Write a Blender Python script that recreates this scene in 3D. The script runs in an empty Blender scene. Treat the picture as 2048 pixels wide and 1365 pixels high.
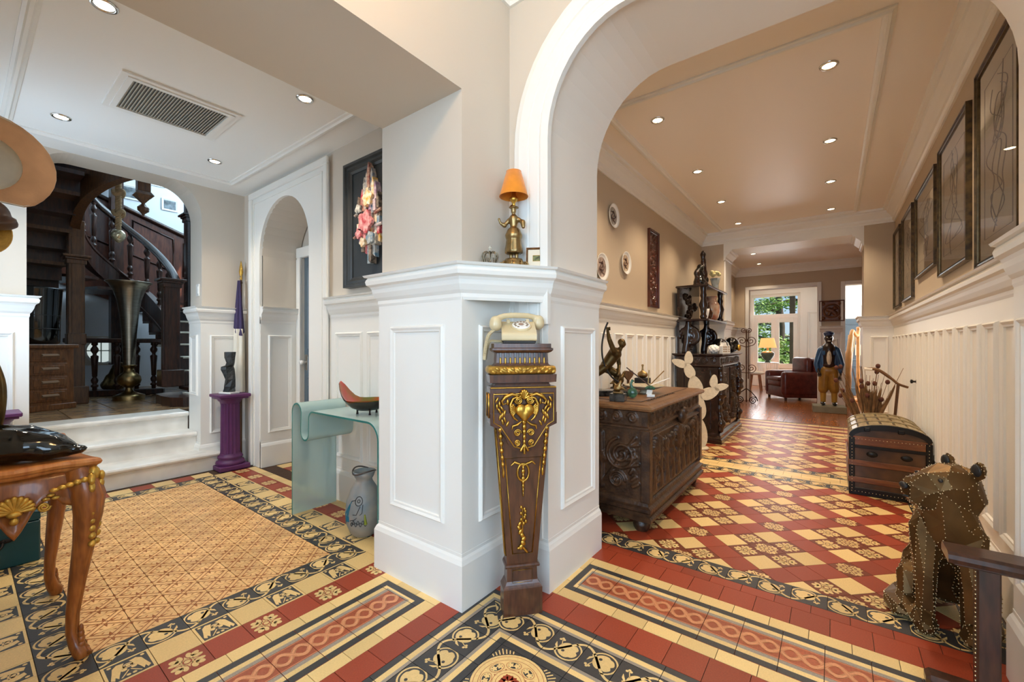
import bpy, bmesh, math, random
import numpy as np
from mathutils import Vector, Matrix, Euler
from mathutils.geometry import tessellate_polygon
random.seed(7)
PI = math.pi
SC = bpy.context.scene
COL = SC.collection
# ------------------------------------------------------------------ camera, world, daylight, exposure
cam_d = bpy.data.cameras.new('camera')
cam = bpy.data.objects.new('camera', cam_d); COL.objects.link(cam)
cam_d.sensor_width = 36.0
cam_d.lens = 846.0 / 2048.0 * 36.0
cam_d.shift_y = (690.0 - 682.5) / 2048.0
cam_d.clip_start = 0.02
cam.location = (0, 0, 1.2)
cam.rotation_euler = (PI / 2, 0, math.radians(37.19))
SC.camera = cam
SC.view_settings.view_transform = 'Standard'
SC.view_settings.look = 'None'
SC.view_settings.gamma = 1.0
SC.view_settings.use_curve_mapping = False
SC.view_settings.exposure = 0.72
SC.cycles.use_denoising = True
SC.cycles.max_bounces = 6
SC.cycles.diffuse_bounces = 5
SC.cycles.glossy_bounces = 2
SC.cycles.transmission_bounces = 5
SC.cycles.caustics_reflective = False
SC.cycles.caustics_refractive = False
SC.cycles.adaptive_threshold = 0.12
SC.cycles.sample_clamp_indirect = 6.0
world = bpy.data.worlds.new('sky'); SC.world = world; world.use_nodes = True
wn = world.node_tree.nodes; wl = world.node_tree.links
bgn = wn['Background']
skyn = wn.new('ShaderNodeTexSky'); skyn.sky_type = 'HOSEK_WILKIE'
skyn.sun_direction = (0.35, -0.6, 0.72); skyn.turbidity = 3.5; skyn.ground_albedo = 0.35
wl.new(skyn.outputs[0], bgn.inputs[0]); bgn.inputs[1].default_value = 2.2
def area(name, loc, rot, sx, sy, power, col):
    d = bpy.data.lights.new(name, 'AREA'); d.shape = 'RECTANGLE'; d.size = sx; d.size_y = sy
    d.energy = power; d.color = col
    o = bpy.data.objects.new(name, d); COL.objects.link(o); o.location = loc; o.rotation_euler = rot
    return o
# daylight entering by the hall's entrance glazing behind the camera, the hall's side window,
# the entry room's window; the stair hall's light is an added, unseen fill
DAY = (0.56, 0.77, 1.0)
area('daylight_entrance', (0.6, -3.02, 1.75), (PI / 2, 0, 0), 2.6, 2.6, 88, DAY)
area('daylight_side_window', (2.42, -0.9, 1.7), (0, PI / 2, 0), 1.7, 1.6, 34, DAY)
area('stair_hall_fill', (-7.3, 2.85, 4.3), (-PI * 0.35, 0, 0), 2.2, 1.6, 60, (0.62, 0.85, 1.0))
area('daylight_garden_room', (-1.32, 14.1, 1.5), (-PI / 2, 0, 0), 1.15, 2.0, 20, (0.95, 0.97, 1.0))
area('harp_room_fill', (1.95, 12.0, 1.5), (0, PI / 2, 0), 1.4, 1.2, 40, (0.95, 0.97, 1.0))  # unseen area light by the harp room's windowless right wall
sun_d = bpy.data.lights.new('sun', 'SUN'); sun_d.energy = 6.0; sun_d.angle = 0.01; sun_d.color = (1, 0.95, 0.85)
sun = bpy.data.objects.new('sun', sun_d); COL.objects.link(sun); sun.rotation_euler = Vector((-0.62, -0.30, -0.72)).to_track_quat('-Z', 'Y').to_euler()

# ------------------------------------------------------------------ materials
def lin(c):
    if isinstance(c, str):
        c = c.lstrip('#'); c = [int(c[i:i + 2], 16) / 255 for i in (0, 2, 4)]
    return tuple(x / 12.92 if x <= 0.04045 else ((x + 0.055) / 1.055) ** 2.4 for x in c)
MATS = {}
def mat(name, col, rough=0.5, metal=0.0, var=0.0, vscale=8.0, bump=0.0, bscale=40.0, spec=0.5, col2=None, emit=0.0, trans=0.0, ior=1.45,
        kind='noise', stretch=(1, 1, 1), coat=0.0, alpha=1.0, sheen=0.0, space='Object'):
    if name in MATS: return MATS[name]
    m = bpy.data.materials.new(name); m.use_nodes = True; MATS[name] = m
    nt = m.node_tree; b = nt.nodes['Principled BSDF']
    c = lin(col)
    b.inputs['Base Color'].default_value = (*c, 1)
    b.inputs['Roughness'].default_value = rough
    b.inputs['Metallic'].default_value = metal
    b.inputs['Specular IOR Level'].default_value = spec
    b.inputs['IOR'].default_value = ior
    if coat: b.inputs['Coat Weight'].default_value = coat; b.inputs['Coat Roughness'].default_value = 0.08
    if sheen: b.inputs['Sheen Weight'].default_value = sheen
    if trans: b.inputs['Transmission Weight'].default_value = trans
    if alpha < 1: b.inputs['Alpha'].default_value = alpha
    if emit:
        b.inputs['Emission Color'].default_value = (*c, 1); b.inputs['Emission Strength'].default_value = emit
    if var or bump or col2 is not None:
        tc = nt.nodes.new('ShaderNodeTexCoord'); mp = nt.nodes.new('ShaderNodeMapping')
        mp.inputs['Scale'].default_value = stretch
        nt.links.new(tc.outputs[space], mp.inputs[0])
        if var or col2 is not None:
            if kind == 'wave':
                n = nt.nodes.new('ShaderNodeTexWave'); n.inputs['Scale'].default_value = vscale
                n.inputs['Distortion'].default_value = 6.0; n.inputs['Detail'].default_value = 2.0
                fac = n.outputs['Fac']
            elif kind == 'voronoi':
                n = nt.nodes.new('ShaderNodeTexVoronoi'); n.inputs['Scale'].default_value = vscale
                fac = n.outputs['Distance']
            else:
                n = nt.nodes.new('ShaderNodeTexNoise'); n.inputs['Scale'].default_value = vscale
                n.inputs['Detail'].default_value = 2.0; n.inputs['Roughness'].default_value = 0.62
                fac = n.outputs['Fac']
            nt.links.new(mp.outputs[0], n.inputs['Vector'])
            r = nt.nodes.new('ShaderNodeValToRGB')
            if col2 is not None: c2 = lin(col2)
            else:
                c2 = tuple(min(1, x * (1 + var)) for x in c); c = tuple(x * (1 - var) for x in c)
            r.color_ramp.elements[0].color = (*c, 1); r.color_ramp.elements[1].color = (*c2, 1)
            r.color_ramp.elements[0].position = 0.32; r.color_ramp.elements[1].position = 0.68
            nt.links.new(fac, r.inputs[0]); nt.links.new(r.outputs[0], b.inputs['Base Color'])
        if bump:
            nb = nt.nodes.new('ShaderNodeTexNoise'); nb.inputs['Scale'].default_value = bscale; nb.inputs['Detail'].default_value = 1
            nt.links.new(mp.outputs[0], nb.inputs['Vector'])
            bp = nt.nodes.new('ShaderNodeBump'); bp.inputs['Strength'].default_value = bump; bp.inputs['Distance'].default_value = 0.01
            nt.links.new(nb.outputs['Fac'], bp.inputs['Height']); nt.links.new(bp.outputs[0], b.inputs['Normal'])
    return m

M = {}
M['beige'] = mat('beige plaster', '#d0c6b8', 0.75)
M['white'] = mat('white paint', '#eeece6', 0.42)
M['dimmed_beige'] = mat('taupe plaster', '#c0af98', 0.75)  # hall's beige darkened for corridor and far walls; dimmer light put into colour
M['arch'] = mat('off white arch plaster', '#ece4d9', 0.6)
M['white_rough'] = mat('white brushed paint', '#eeece6', 0.5, var=0.03, vscale=9, bump=0.25, bscale=35, stretch=(1, 1, .5))
M['ceil'] = mat('ceiling paint', '#f3f2ee', 0.5)
M['ceil_gloss'] = mat('satin ceiling paint', '#f7efe6', 0.33)
M['pale'] = mat('pale stair wall paint', '#e4e8ee', 0.6)
M['grout'] = mat('grout', '#4a3527', 0.8, var=0.2, vscale=60)
M['t_red'] = mat('red cement tile', '#9c4027', 0.38, var=0.13, vscale=26, space='Generated', bump=0.03, bscale=60)
M['t_cream'] = mat('cream cement tile', '#ebc988', 0.38, var=0.07, vscale=22, space='Generated', bump=0.02, bscale=60)
M['t_black'] = mat('charcoal cement tile', '#3f3d3d', 0.38, var=0.16, vscale=30, space='Generated')
M['t_grey'] = mat('grey cement inlay', '#9c8f80', 0.35, var=0.12, vscale=30, space='Generated')
M['t_tan'] = mat('tan encaustic tile', '#f2c383', 0.38, var=0.08, vscale=12, space='Generated')
M['t_line'] = mat('brown encaustic line', '#a5622c', 0.32, var=0.1, vscale=20, space='Generated')
M['t_pink'] = mat('salmon encaustic strand', '#d99468', 0.32, var=0.08, vscale=20, space='Generated')
M['t_dark'] = mat('dark red cement tile', '#77371f', 0.38, var=0.15, vscale=26, space='Generated')
M['t_rose'] = mat('dusky red encaustic', '#a8573a', 0.32, var=0.1, vscale=20, space='Generated')
M['marble'] = mat('white marble', '#dcd8d0', 0.28, col2='#f2efe9', vscale=5, kind='noise')
M['terra'] = mat('terracotta slab', '#7d624a', 0.25, col2='#a88a66', vscale=9)
M['parq'] = mat('parquet oak', '#8a4a24', 0.22, col2='#b4733f', vscale=6, stretch=(9, 1, 9), space='Object')
M['dark'] = mat('dark stained oak', '#2a1710', 0.35, col2='#4a2a1c', vscale=7, stretch=(6, 6, 1), coat=0.3)
M['dark2'] = mat('brown stained oak', '#4a2f1d', 0.38, col2='#6d4729', vscale=8, stretch=(7, 7, 1), coat=0.2)
M['oak'] = mat('mid oak', '#5f3c22', 0.42, col2='#8a5a34', vscale=9, stretch=(7, 7, 1))
M['ebony'] = mat('ebonised carved wood', '#170d0a', 0.22, col2='#35201a', vscale=14, coat=0.5)
M['chest'] = mat('carved chest oak', '#2d1d14', 0.36, col2='#523825', vscale=16, bump=0.3, bscale=60)
M['chestlt'] = mat('worn chest oak', '#5b3b24', 0.36, col2='#87603c', vscale=10, stretch=(1, 5, 1), bump=0.2, bscale=50)
M['mahog'] = mat('mahogany', '#432719', 0.32, col2='#633b26', vscale=8, stretch=(6, 6, 1), coat=0.4)
M['walnut'] = mat('honey walnut', '#7a4219', 0.32, col2='#a8642c', vscale=8, stretch=(6, 6, 1), coat=0.3)
M['walnut_top'] = mat('honey walnut top', '#a8602b', 0.3, col2='#c98345', vscale=6, stretch=(1, 8, 1), coat=0.3)
M['gold'] = mat('gilt bronze', '#c79a45', 0.32, 1.0, var=0.2, vscale=30)
M['gilt'] = mat('gilded wood', '#caa04a', 0.38, 0.75, var=0.22, vscale=30, bump=0.2, bscale=60)
M['brass'] = mat('antique brass', '#9b8258', 0.34, 1.0, var=0.25, vscale=22)
M['bronze'] = mat('green brown bronze', '#5a4728', 0.36, 0.75, var=0.3, vscale=14)
M['pewter'] = mat('brushed pewter', '#a39b8c', 0.3, 1.0, var=0.16, vscale=9, stretch=(1, 1, 14))
M['iron'] = mat('wrought iron', '#2a2320', 0.5, 0.6, var=0.2)
M['rust'] = mat('rusty iron', '#5a3420', 0.6, 0.4, var=0.3, vscale=30)
M['chrome'] = mat('polished chrome', '#d8d8d6', 0.12, 1.0)
M['black'] = mat('black gloss glaze', '#0b0b0b', 0.10, coat=0.6)
M['blackmat'] = mat('charcoal satin', '#262626', 0.45, var=0.1)
M['frame_dk'] = mat('dark grey picture frame', '#3a3b3a', 0.35, var=0.15, vscale=10)
M['purple'] = mat('purple paint', '#5a2a58', 0.42, var=0.1, vscale=14)
M['navy'] = mat('navy flag cloth', '#3a2f55', 0.7, var=0.15, vscale=6)
M['flagwhite'] = mat('off white flag cloth', '#e9e2d2', 0.8, var=0.05)
M['flagred'] = mat('red flag cloth', '#a0382c', 0.8, var=0.1)
M['teal'] = mat('teal lacquer', '#12454d', 0.35, var=0.12, vscale=5)
M['suede'] = mat('tan suede', '#c79468', 0.85, var=0.16, vscale=9, bump=0.15, bscale=90, sheen=0.3)
M['felt'] = mat('cream felt', '#d9cdb8', 0.9, var=0.08, vscale=12)
M['leather_br'] = mat('brown leather', '#4b352a', 0.45, var=0.15, vscale=14, bump=0.1)
M['straw'] = mat('woven straw', '#c29645', 0.7, var=0.2, vscale=50)
M['greyfelt'] = mat('grey felt', '#8c8880', 0.9, var=0.1)
M['rope'] = mat('jute rope', '#a58a66', 0.9, var=0.2, vscale=50)
M['doorblue'] = mat('slate blue paint', '#5d6c77', 0.4, var=0.06)
M['porcelain'] = mat('white porcelain', '#f2f0ea', 0.15, coat=0.4)
M['glass'] = mat('clear glass', '#ffffff', 0.02, trans=1.0, ior=1.45)
M['phone'] = mat('ivory bakelite', '#dcc9a0', 0.22, var=0.04, coat=0.3)
M['phonedk'] = mat('dark bakelite', '#2a2420', 0.3)
M['orange'] = mat('orange lamp cloth', '#e08a1e', 0.75, var=0.06, vscale=30, sheen=0.2)
M['paper'] = mat('cream paper', '#e5dac4', 0.85, var=0.03)
M['ink'] = mat('grey pencil line', '#8d7f70', 0.8)
M['leather'] = mat('oxblood leather', '#4a1c18', 0.28, col2='#6b2c25', vscale=10, bump=0.1, bscale=60, coat=0.2)
M['sheep'] = mat('cream sheepskin', '#e6dccb', 0.95, var=0.06, bump=0.6, bscale=60)
M['skin'] = mat('dark painted skin', '#2a1a14', 0.3, var=0.15, coat=0.3)
M['jacket'] = mat('blue painted jacket', '#22456f', 0.3, col2='#31608f', vscale=10, coat=0.3)
M['trouser'] = mat('mustard painted trousers', '#a0762f', 0.35, var=0.15, vscale=10, coat=0.2)
M['shirt'] = mat('cream painted shirt', '#e6dcc4', 0.4, var=0.05)
M['lion'] = mat('hammered brass sheet', '#6a5030', 0.42, 0.75, var=0.3, vscale=7, bump=0.12, bscale=30)
M['rivet'] = mat('bright rivets', '#e8d9b0', 0.25, 0.9)
M['harp'] = mat('golden maple', '#c98d4c', 0.35, var=0.12, vscale=8, coat=0.3)
M['leafg'] = mat('garden leaf', '#5f8a34', 0.6, col2='#9ab85a', vscale=3)
M['bark'] = mat('bark', '#4a4038', 0.9, var=0.2)
M['lawn'] = mat('lawn', '#6f8f45', 0.9, var=0.2)
M['lampon'] = mat('glowing downlight', '#ffe2b0', 0.5, emit=14.0)
M['lampwhite'] = mat('glowing cool downlight', '#fff1da', 0.5, emit=14.0)
M['shadeon'] = mat('lit lamp shade', '#f2b06a', 0.8, emit=0.6)
M['cork'] = mat('light concrete', '#d8cdb6', 0.8, var=0.08, vscale=40, bump=0.2, bscale=90)
M['dried'] = mat('dried stems', '#7a5836', 0.9, var=0.25, vscale=20)
M['driedfl'] = mat('dried flower heads', '#5a3226', 0.9, var=0.3, vscale=20)
M['greeng'] = mat('green glass', '#4f8a6a', 0.08, trans=0.6, var=0.4, vscale=30, coat=0.5)
M['stone'] = mat('speckled ceramic', '#b7ab93', 0.4, var=0.2, vscale=40)
M['blackmarble'] = mat('black marble', '#141414', 0.15, col2='#4a4a48', vscale=24)
M['trunkw'] = mat('trunk pine slats', '#7a6746', 0.45, col2='#9a8860', vscale=7, stretch=(6, 1, 6), coat=0.2)
M['trunkd'] = mat('trunk brown hide', '#33200f', 0.36, col2='#5a3a1c', vscale=6, coat=0.3)
M['trunkr'] = mat('trunk red brown slats', '#5a2f16', 0.36, col2='#7c4a24', vscale=8, stretch=(1, 6, 6), coat=0.3)
M['trunkm'] = mat('trunk black fittings', '#17120e', 0.35, 0.3, var=0.2)
M['ventgrey'] = mat('vent dark cavity', '#6f6a60', 0.6)

def thin_glass(name, rough=0.02):
    m = bpy.data.materials.new(name); m.use_nodes = True; nt = m.node_tree; nt.nodes.clear()
    o = nt.nodes.new('ShaderNodeOutputMaterial'); mx = nt.nodes.new('ShaderNodeMixShader'); t = nt.nodes.new('ShaderNodeBsdfTransparent'); g = nt.nodes.new('ShaderNodeBsdfGlossy'); f = nt.nodes.new('ShaderNodeFresnel')
    g.inputs['Roughness'].default_value = rough; f.inputs['IOR'].default_value = 1.45
    nt.links.new(f.outputs[0], mx.inputs[0]); nt.links.new(t.outputs[0], mx.inputs[1]); nt.links.new(g.outputs[0], mx.inputs[2]); nt.links.new(mx.outputs[0], o.inputs[0])
    MATS[name] = m; return m
M['glass'] = thin_glass('window glass'); thin_glass('picture glass')
# ------------------------------------------------------------------ mesh builder
class MB:
    def __init__(s): s.v = []; s.f = []; s.m = []; s.sm = []
    def add(s, vs, fs, mi=0, smooth=False):
        o = len(s.v); s.v += [tuple(p) for p in vs]
        for f in fs: s.f.append([i + o for i in f]); s.m.append(mi); s.sm.append(smooth)
        return s
    def quad(s, a, b, c, d, mi=0): return s.add([a, b, c, d], [[0, 1, 2, 3]], mi)
    def box(s, x0, x1, y0, y1, z0, z1, mi=0, bev=0.0):
        if bev > 0:
            b = min(bev, abs(x1 - x0) * .45, abs(y1 - y0) * .45, abs(z1 - z0) * .45)
            bm = bmesh.new(); bmesh.ops.create_cube(bm, size=1.0)
            for v in bm.verts:
                v.co = Vector(((x0 + x1) / 2 + v.co.x * (x1 - x0), (y0 + y1) / 2 + v.co.y * (y1 - y0), (z0 + z1) / 2 + v.co.z * (z1 - z0)))
            bmesh.ops.bevel(bm, geom=list(bm.edges), offset=b, segments=1, affect='EDGES', profile=0.5)
            bm.verts.index_update()
            s.add([v.co[:] for v in bm.verts], [[v.index for v in f.verts] for f in bm.faces], mi); bm.free(); return s
        v = [(x0, y0, z0), (x1, y0, z0), (x1, y1, z0), (x0, y1, z0), (x0, y0, z1), (x1, y0, z1), (x1, y1, z1), (x0, y1, z1)]
        return s.add(v, [[0, 3, 2, 1], [4, 5, 6, 7], [0, 1, 5, 4], [1, 2, 6, 5], [2, 3, 7, 6], [3, 0, 4, 7]], mi)
    def cbox(s, c, sz, mi=0, rot=None, bev=0.0):
        t = MB().box(-sz[0] / 2, sz[0] / 2, -sz[1] / 2, sz[1] / 2, -sz[2] / 2, sz[2] / 2, mi, bev)
        R = rot if rot is not None else Matrix.Identity(3)
        s.add([Vector(c) + R @ Vector(p) for p in t.v], t.f, mi); return s
    def frust(s, x, y, z0, z1, w0, d0, w1, d1, mi=0):
        v = [(x - w0 / 2, y - d0 / 2, z0), (x + w0 / 2, y - d0 / 2, z0), (x + w0 / 2, y + d0 / 2, z0), (x - w0 / 2, y + d0 / 2, z0),
             (x - w1 / 2, y - d1 / 2, z1), (x + w1 / 2, y - d1 / 2, z1), (x + w1 / 2, y + d1 / 2, z1), (x - w1 / 2, y + d1 / 2, z1)]
        return s.add(v, [[0, 3, 2, 1], [4, 5, 6, 7], [0, 1, 5, 4], [1, 2, 6, 5], [2, 3, 7, 6], [3, 0, 4, 7]], mi)
    def poly(s, pts, f, mi=0):
        """flat polygon (2D pts, any simple outline) mapped by f(u,v)->xyz"""
        tr = tessellate_polygon([[Vector((p[0], p[1], 0)) for p in pts]])
        return s.add([f(*p) for p in pts], [list(t) for t in tr], mi)
    def prism(s, pts, f, h0, h1, mi=0, smooth=False, smi=None):
        """2D outline extruded between h0 and h1; f(u,v,h)->xyz"""
        n = len(pts)
        tr = tessellate_polygon([[Vector((p[0], p[1], 0)) for p in pts]])
        v = [f(p[0], p[1], h0) for p in pts] + [f(p[0], p[1], h1) for p in pts]
        s.add(v, [list(t)[::-1] for t in tr] + [[i + n for i in t] for t in tr], mi)
        return s.add(v, [[i, (i + 1) % n, (i + 1) % n + n, i + n] for i in range(n)], mi if smi is None else smi, smooth)
    def lathe(s, prof, n=24, c=(0, 0, 0), mi=0, smooth=True, sx=1, sy=1, cap=True, flute=0, fd=0.0):
        v = []; f = []
        for r, z in prof:
            for k in range(n):
                a = 2 * PI * k / n
                rr = r
                if flute: rr = r * (1 - fd * (0.5 + 0.5 * math.cos(a * flute)))
                v.append((c[0] + rr * sx * math.cos(a), c[1] + rr * sy * math.sin(a), c[2] + z))
        for i in range(len(prof) - 1):
            for k in range(n):
                f.append([i * n + k, i * n + (k + 1) % n, (i + 1) * n + (k + 1) % n, (i + 1) * n + k])
        s.add(v, f, mi, smooth)
        if cap:
            if prof[0][0] > 1e-4: s.add(v[:n], [list(range(n))[::-1]], mi)
            if prof[-1][0] > 1e-4: s.add(v[-n:], [list(range(n))], mi)
        return s
    def tube(s, path, r, n=8, mi=0, cap=True, closed=False, flat=1.0):
        P = [Vector(p) for p in path]; m = len(P)
        R = r if hasattr(r, '__len__') else [r] * m
        v = []; f = []; up = None
        for i in range(m):
            a = P[(i - 1) % m] if (i > 0 or closed) else P[i]
            b = P[(i + 1) % m] if (i < m - 1 or closed) else P[i]
            t = (b - a)
            if t.length < 1e-9: t = Vector((0, 0, 1))
            t.normalize()
            if up is None:
                up = Vector((0, 0, 1)) if abs(t.z) < 0.9 else Vector((1, 0, 0))
            u = up - t * up.dot(t)
            if u.length < 1e-6: u = t.orthogonal()
            u.normalize(); w = t.cross(u); up = u
            for k in range(n):
                an = 2 * PI * k / n
                v.append(P[i] + u * (R[i] * math.cos(an)) + w * (R[i] * flat * math.sin(an)))
        mm = m if closed else m - 1
        for i in range(mm):
            for k in range(n):
                j = (i + 1) % m
                f.append([i * n + k, i * n + (k + 1) % n, j * n + (k + 1) % n, j * n + k])
        s.add(v, f, mi, True)
        if cap and not closed:
            s.add(v[:n], [list(range(n))[::-1]], mi); s.add(v[-n:], [list(range(n))], mi)
        return s
    def ell(s, c, r, n=12, mi=0, rot=None, m=None):
        m = m or max(6, n // 2 + 1)
        if not hasattr(r, '__len__'): r = (r, r, r)
        v = []; f = []
        R = rot if rot is not None else Matrix.Identity(3)
        C = Vector(c)
        for i in range(m + 1):
            ph = PI * i / m
            for k in range(n):
                a = 2 * PI * k / n
                v.append(C + R @ Vector((r[0] * math.sin(ph) * math.cos(a), r[1] * math.sin(ph) * math.sin(a), -r[2] * math.cos(ph))))
        for i in range(m):
            for k in range(n):
                f.append([i * n + k, i * n + (k + 1) % n, (i + 1) * n + (k + 1) % n, (i + 1) * n + k])
        return s.add(v, f, mi, True)
    def cap_(s, p, q, r0, r1, n=10, mi=0):
        """tapered capsule"""
        p = Vector(p); q = Vector(q); t = q - p; L = t.length
        R = t.to_track_quat('Z', 'Y').to_matrix() if L > 1e-6 else Matrix.Identity(3)
        prof = []
        for i in range(5): a = -PI / 2 + PI / 2 * i / 4; prof.append((r0 * math.cos(a), r0 * math.sin(a)))
        for i in range(5): a = PI / 2 * i / 4; prof.append((r1 * math.cos(a), L + r1 * math.sin(a)))
        t2 = MB().lathe(prof, n, cap=False)
        return s.add([p + R @ Vector(x) for x in t2.v], t2.f, mi, True)
    def sweep(s, path, prof, mi=0, closed=False, smooth=False, caps=True):
        """moulding: profile [(out,z)] along a 2D path; out is measured to the left of travel"""
        P = [Vector((p[0], p[1])) for p in path]; m = len(P); n = len(prof)
        zz = [p[2] if len(p) > 2 else 0 for p in path]
        v = []
        for i in range(m):
            d0 = (P[i] - P[i - 1]) if (i > 0 or closed) else None
            d1 = (P[(i + 1) % m] - P[i]) if (i < m - 1 or closed) else None
            if d0 is None: d0 = d1
            if d1 is None: d1 = d0
            n0 = Vector((-d0.y, d0.x)).normalized(); n1 = Vector((-d1.y, d1.x)).normalized()
            k = n0 + n1
            if k.length < 1e-6: k = n0
            k.normalize(); sc = 1 / max(0.25, k.dot(n0))
            for o, z in prof: v.append((P[i].x + k.x * o * sc, P[i].y + k.y * o * sc, z + zz[i]))
        f = []
        for i in range(m if closed else m - 1):
            j = (i + 1) % m
            for q in range(n - 1): f.append([i * n + q, j * n + q, j * n + q + 1, i * n + q + 1])
        s.add(v, f, mi, smooth)
        if caps and not closed:
            tr = tessellate_polygon([[Vector((p[0], p[1], 0)) for p in prof]])
            s.add(v[:n], [list(t) for t in tr], mi); s.add(v[-n:], [list(t)[::-1] for t in tr], mi)
        return s
    def xf(s, Mx):
        s.v = [tuple(Mx @ Vector(p)) for p in s.v]; return s
    def join(s, o, Mx=None, mi=None):
        vs = o.v if Mx is None else [tuple(Mx @ Vector(p)) for p in o.v]
        off = len(s.v); s.v += vs
        s.f += [[i + off for i in f] for f in o.f]; s.m += o.m if mi is None else [mi] * len(o.m); s.sm += o.sm
        return s
    def mesh(s, name, mats):
        me = bpy.data.meshes.new(name)
        me.from_pydata([tuple(p) for p in s.v], [], s.f)
        if not isinstance(mats, (list, tuple)): mats = [mats]
        for m in mats: me.materials.append(M[m] if isinstance(m, str) else m)
        me.polygons.foreach_set('material_index', s.m)
        me.polygons.foreach_set('use_smooth', s.sm)
        me.update(); return me
    def build(s, name, mats, parent=None, loc=None, rot=None):
        o = bpy.data.objects.new(name, s.mesh(name, mats)); COL.objects.link(o)
        if parent is not None: o.parent = parent
        if loc is not None: o.location = loc
        if rot is not None: o.rotation_euler = rot if hasattr(rot, '__len__') else (0, 0, rot)
        return o
def organic(mb, name, mats, parent, voxel=0.01, it=4, loc=None, rot=None, dec=None):
    """one continuous skin over the joined volumes of mb"""
    t = MB(); t.v = mb.v; t.f = mb.f; t.m = [0] * len(mb.f); t.sm = mb.sm
    me = t.mesh('tmp', mats if not isinstance(mats, (list, tuple)) else mats[0])
    o = bpy.data.objects.new('tmp', me); COL.objects.link(o)
    r = o.modifiers.new('r', 'REMESH'); r.mode = 'VOXEL'; r.voxel_size = voxel; r.use_smooth_shade = True
    sm = o.modifiers.new('s', 'SMOOTH'); sm.factor = 0.6; sm.iterations = it
    if dec:
        dm = o.modifiers.new('d', 'DECIMATE'); dm.ratio = dec
    dg = bpy.context.evaluated_depsgraph_get()
    m2 = bpy.data.meshes.new_from_object(o.evaluated_get(dg)); m2.name = name
    bpy.data.objects.remove(o); bpy.data.meshes.remove(me)
    m2.polygons.foreach_set('use_smooth', [True] * len(m2.polygons))
    o = bpy.data.objects.new(name, m2); COL.objects.link(o)
    if parent is not None: o.parent = parent
    if loc is not None: o.location = loc
    if rot is not None: o.rotation_euler = (0, 0, rot)
    return o
def tag(o, label, cat, group=None):
    o['label'] = label; o['category'] = cat
    if group: o['group'] = group
    return o
def thing(name, label, cat, loc=(0, 0, 0), rotz=0.0, group=None):
    o = bpy.data.objects.new(name, None); COL.objects.link(o)
    o.location = loc; o.rotation_euler = (0, 0, rotz); o.empty_display_size = 0.05
    return tag(o, label, cat, group)
def struct(o): o['kind'] = 'structure'; return o
def copyx(src, parent, **kw):
    c = src.copy(); COL.objects.link(c); c.parent = parent
    for k, v in kw.items(): setattr(c, k, v)
    return c
def spiral(cx, cz, r0, r1, a0, a1, n=24):
    return [(cx + (r0 + (r1 - r0) * i / n) * math.cos(a0 + (a1 - a0) * i / n), cz + (r0 + (r1 - r0) * i / n) * math.sin(a0 + (a1 - a0) * i / n)) for i in range(n + 1)]
def bez(p0, p1, p2, p3, n=12):
    p0, p1, p2, p3 = map(Vector, (p0, p1, p2, p3)); out = []
    for i in range(n + 1):
        t = i / n; u = 1 - t
        out.append(p0 * u ** 3 + p1 * 3 * u * u * t + p2 * 3 * u * t * t + p3 * t ** 3)
    return out
def crom(pts, n=6):
    P = [Vector(p) for p in pts]; out = []
    for i in range(len(P) - 1):
        a = P[max(0, i - 1)]; b = P[i]; c = P[i + 1]; d = P[min(len(P) - 1, i + 2)]
        for k in range(n):
            t = k / n
            out.append(0.5 * ((2 * b) + (c - a) * t + (2 * a - 5 * b + 4 * c - d) * t * t + (3 * b - a - 3 * c + d) * t ** 3))
    out.append(P[-1]); return out
def relief(w, h, strokes, nx, nz, depth, base=0.0, bg=0.0):
    """carved panel: heights over a w x h grid (x right, z up, relief towards -y); strokes = [(pts2d, radius, height)]"""
    X, Z = np.meshgrid(np.linspace(0, w, nx), np.linspace(0, h, nz))
    H = np.zeros_like(X)
    for pts, r, hh in strokes:
        d = np.full(X.shape, 1e9)
        P = [np.array(p[:2], float) for p in pts]
        if len(P) == 1: P = [P[0], P[0] + 1e-6]
        for a, b in zip(P[:-1], P[1:]):
            ab = b - a; L2 = ab @ ab + 1e-12
            t = np.clip(((X - a[0]) * ab[0] + (Z - a[1]) * ab[1]) / L2, 0, 1)
            d = np.minimum(d, np.hypot(X - a[0] - t * ab[0], Z - a[1] - t * ab[1]))
        q = np.clip(1 - (d / r) ** 2, 0, 1)
        H = np.maximum(H, hh * np.sqrt(q))
    if bg:
        rs = np.random.RandomState(3); H += bg * rs.rand(*H.shape)
    H[0, :] = H[-1, :] = 0; H[:, 0] = H[:, -1] = 0
    mb = MB()
    v = [(X[j, i], -base - depth * H[j, i], Z[j, i]) for j in range(nz) for i in range(nx)]
    f = [[j * nx + i, j * nx + i + 1, (j + 1) * nx + i + 1, (j + 1) * nx + i] for j in range(nz - 1) for i in range(nx - 1)]
    return mb.add(v, f, 0, True)
# ------------------------------------------------------------------ the setting
CAP = 1.57
def bx(name, x0, x1, y0, y1, z0, z1, m, parent=None):
    o = MB().box(x0, x1, y0, y1, z0, z1).build(name, m, parent)
    if parent is None: struct(o)
    return o
def arch_pts(x0, x1, zs, rx, rz, n=12):
    """up the right jamb, over and down the left: from (x1,zs) to (x0,zs)"""
    out = []
    for i in range(n + 1):
        a = PI / 2 * i / n
        out.append((x1 - rx + rx * math.cos(a), zs + rz * math.sin(a)))
    for i in range(n + 1):
        a = PI / 2 + PI / 2 * i / n
        out.append((x0 + rx + rx * math.cos(a), zs + rz * math.sin(a)))
    return out
FX = lambda u, v, h: (u, h, v)       # outline in x-z, extruded along y
FY = lambda u, v, h: (h, u, v)       # outline in y-z, extruded along x
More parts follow.
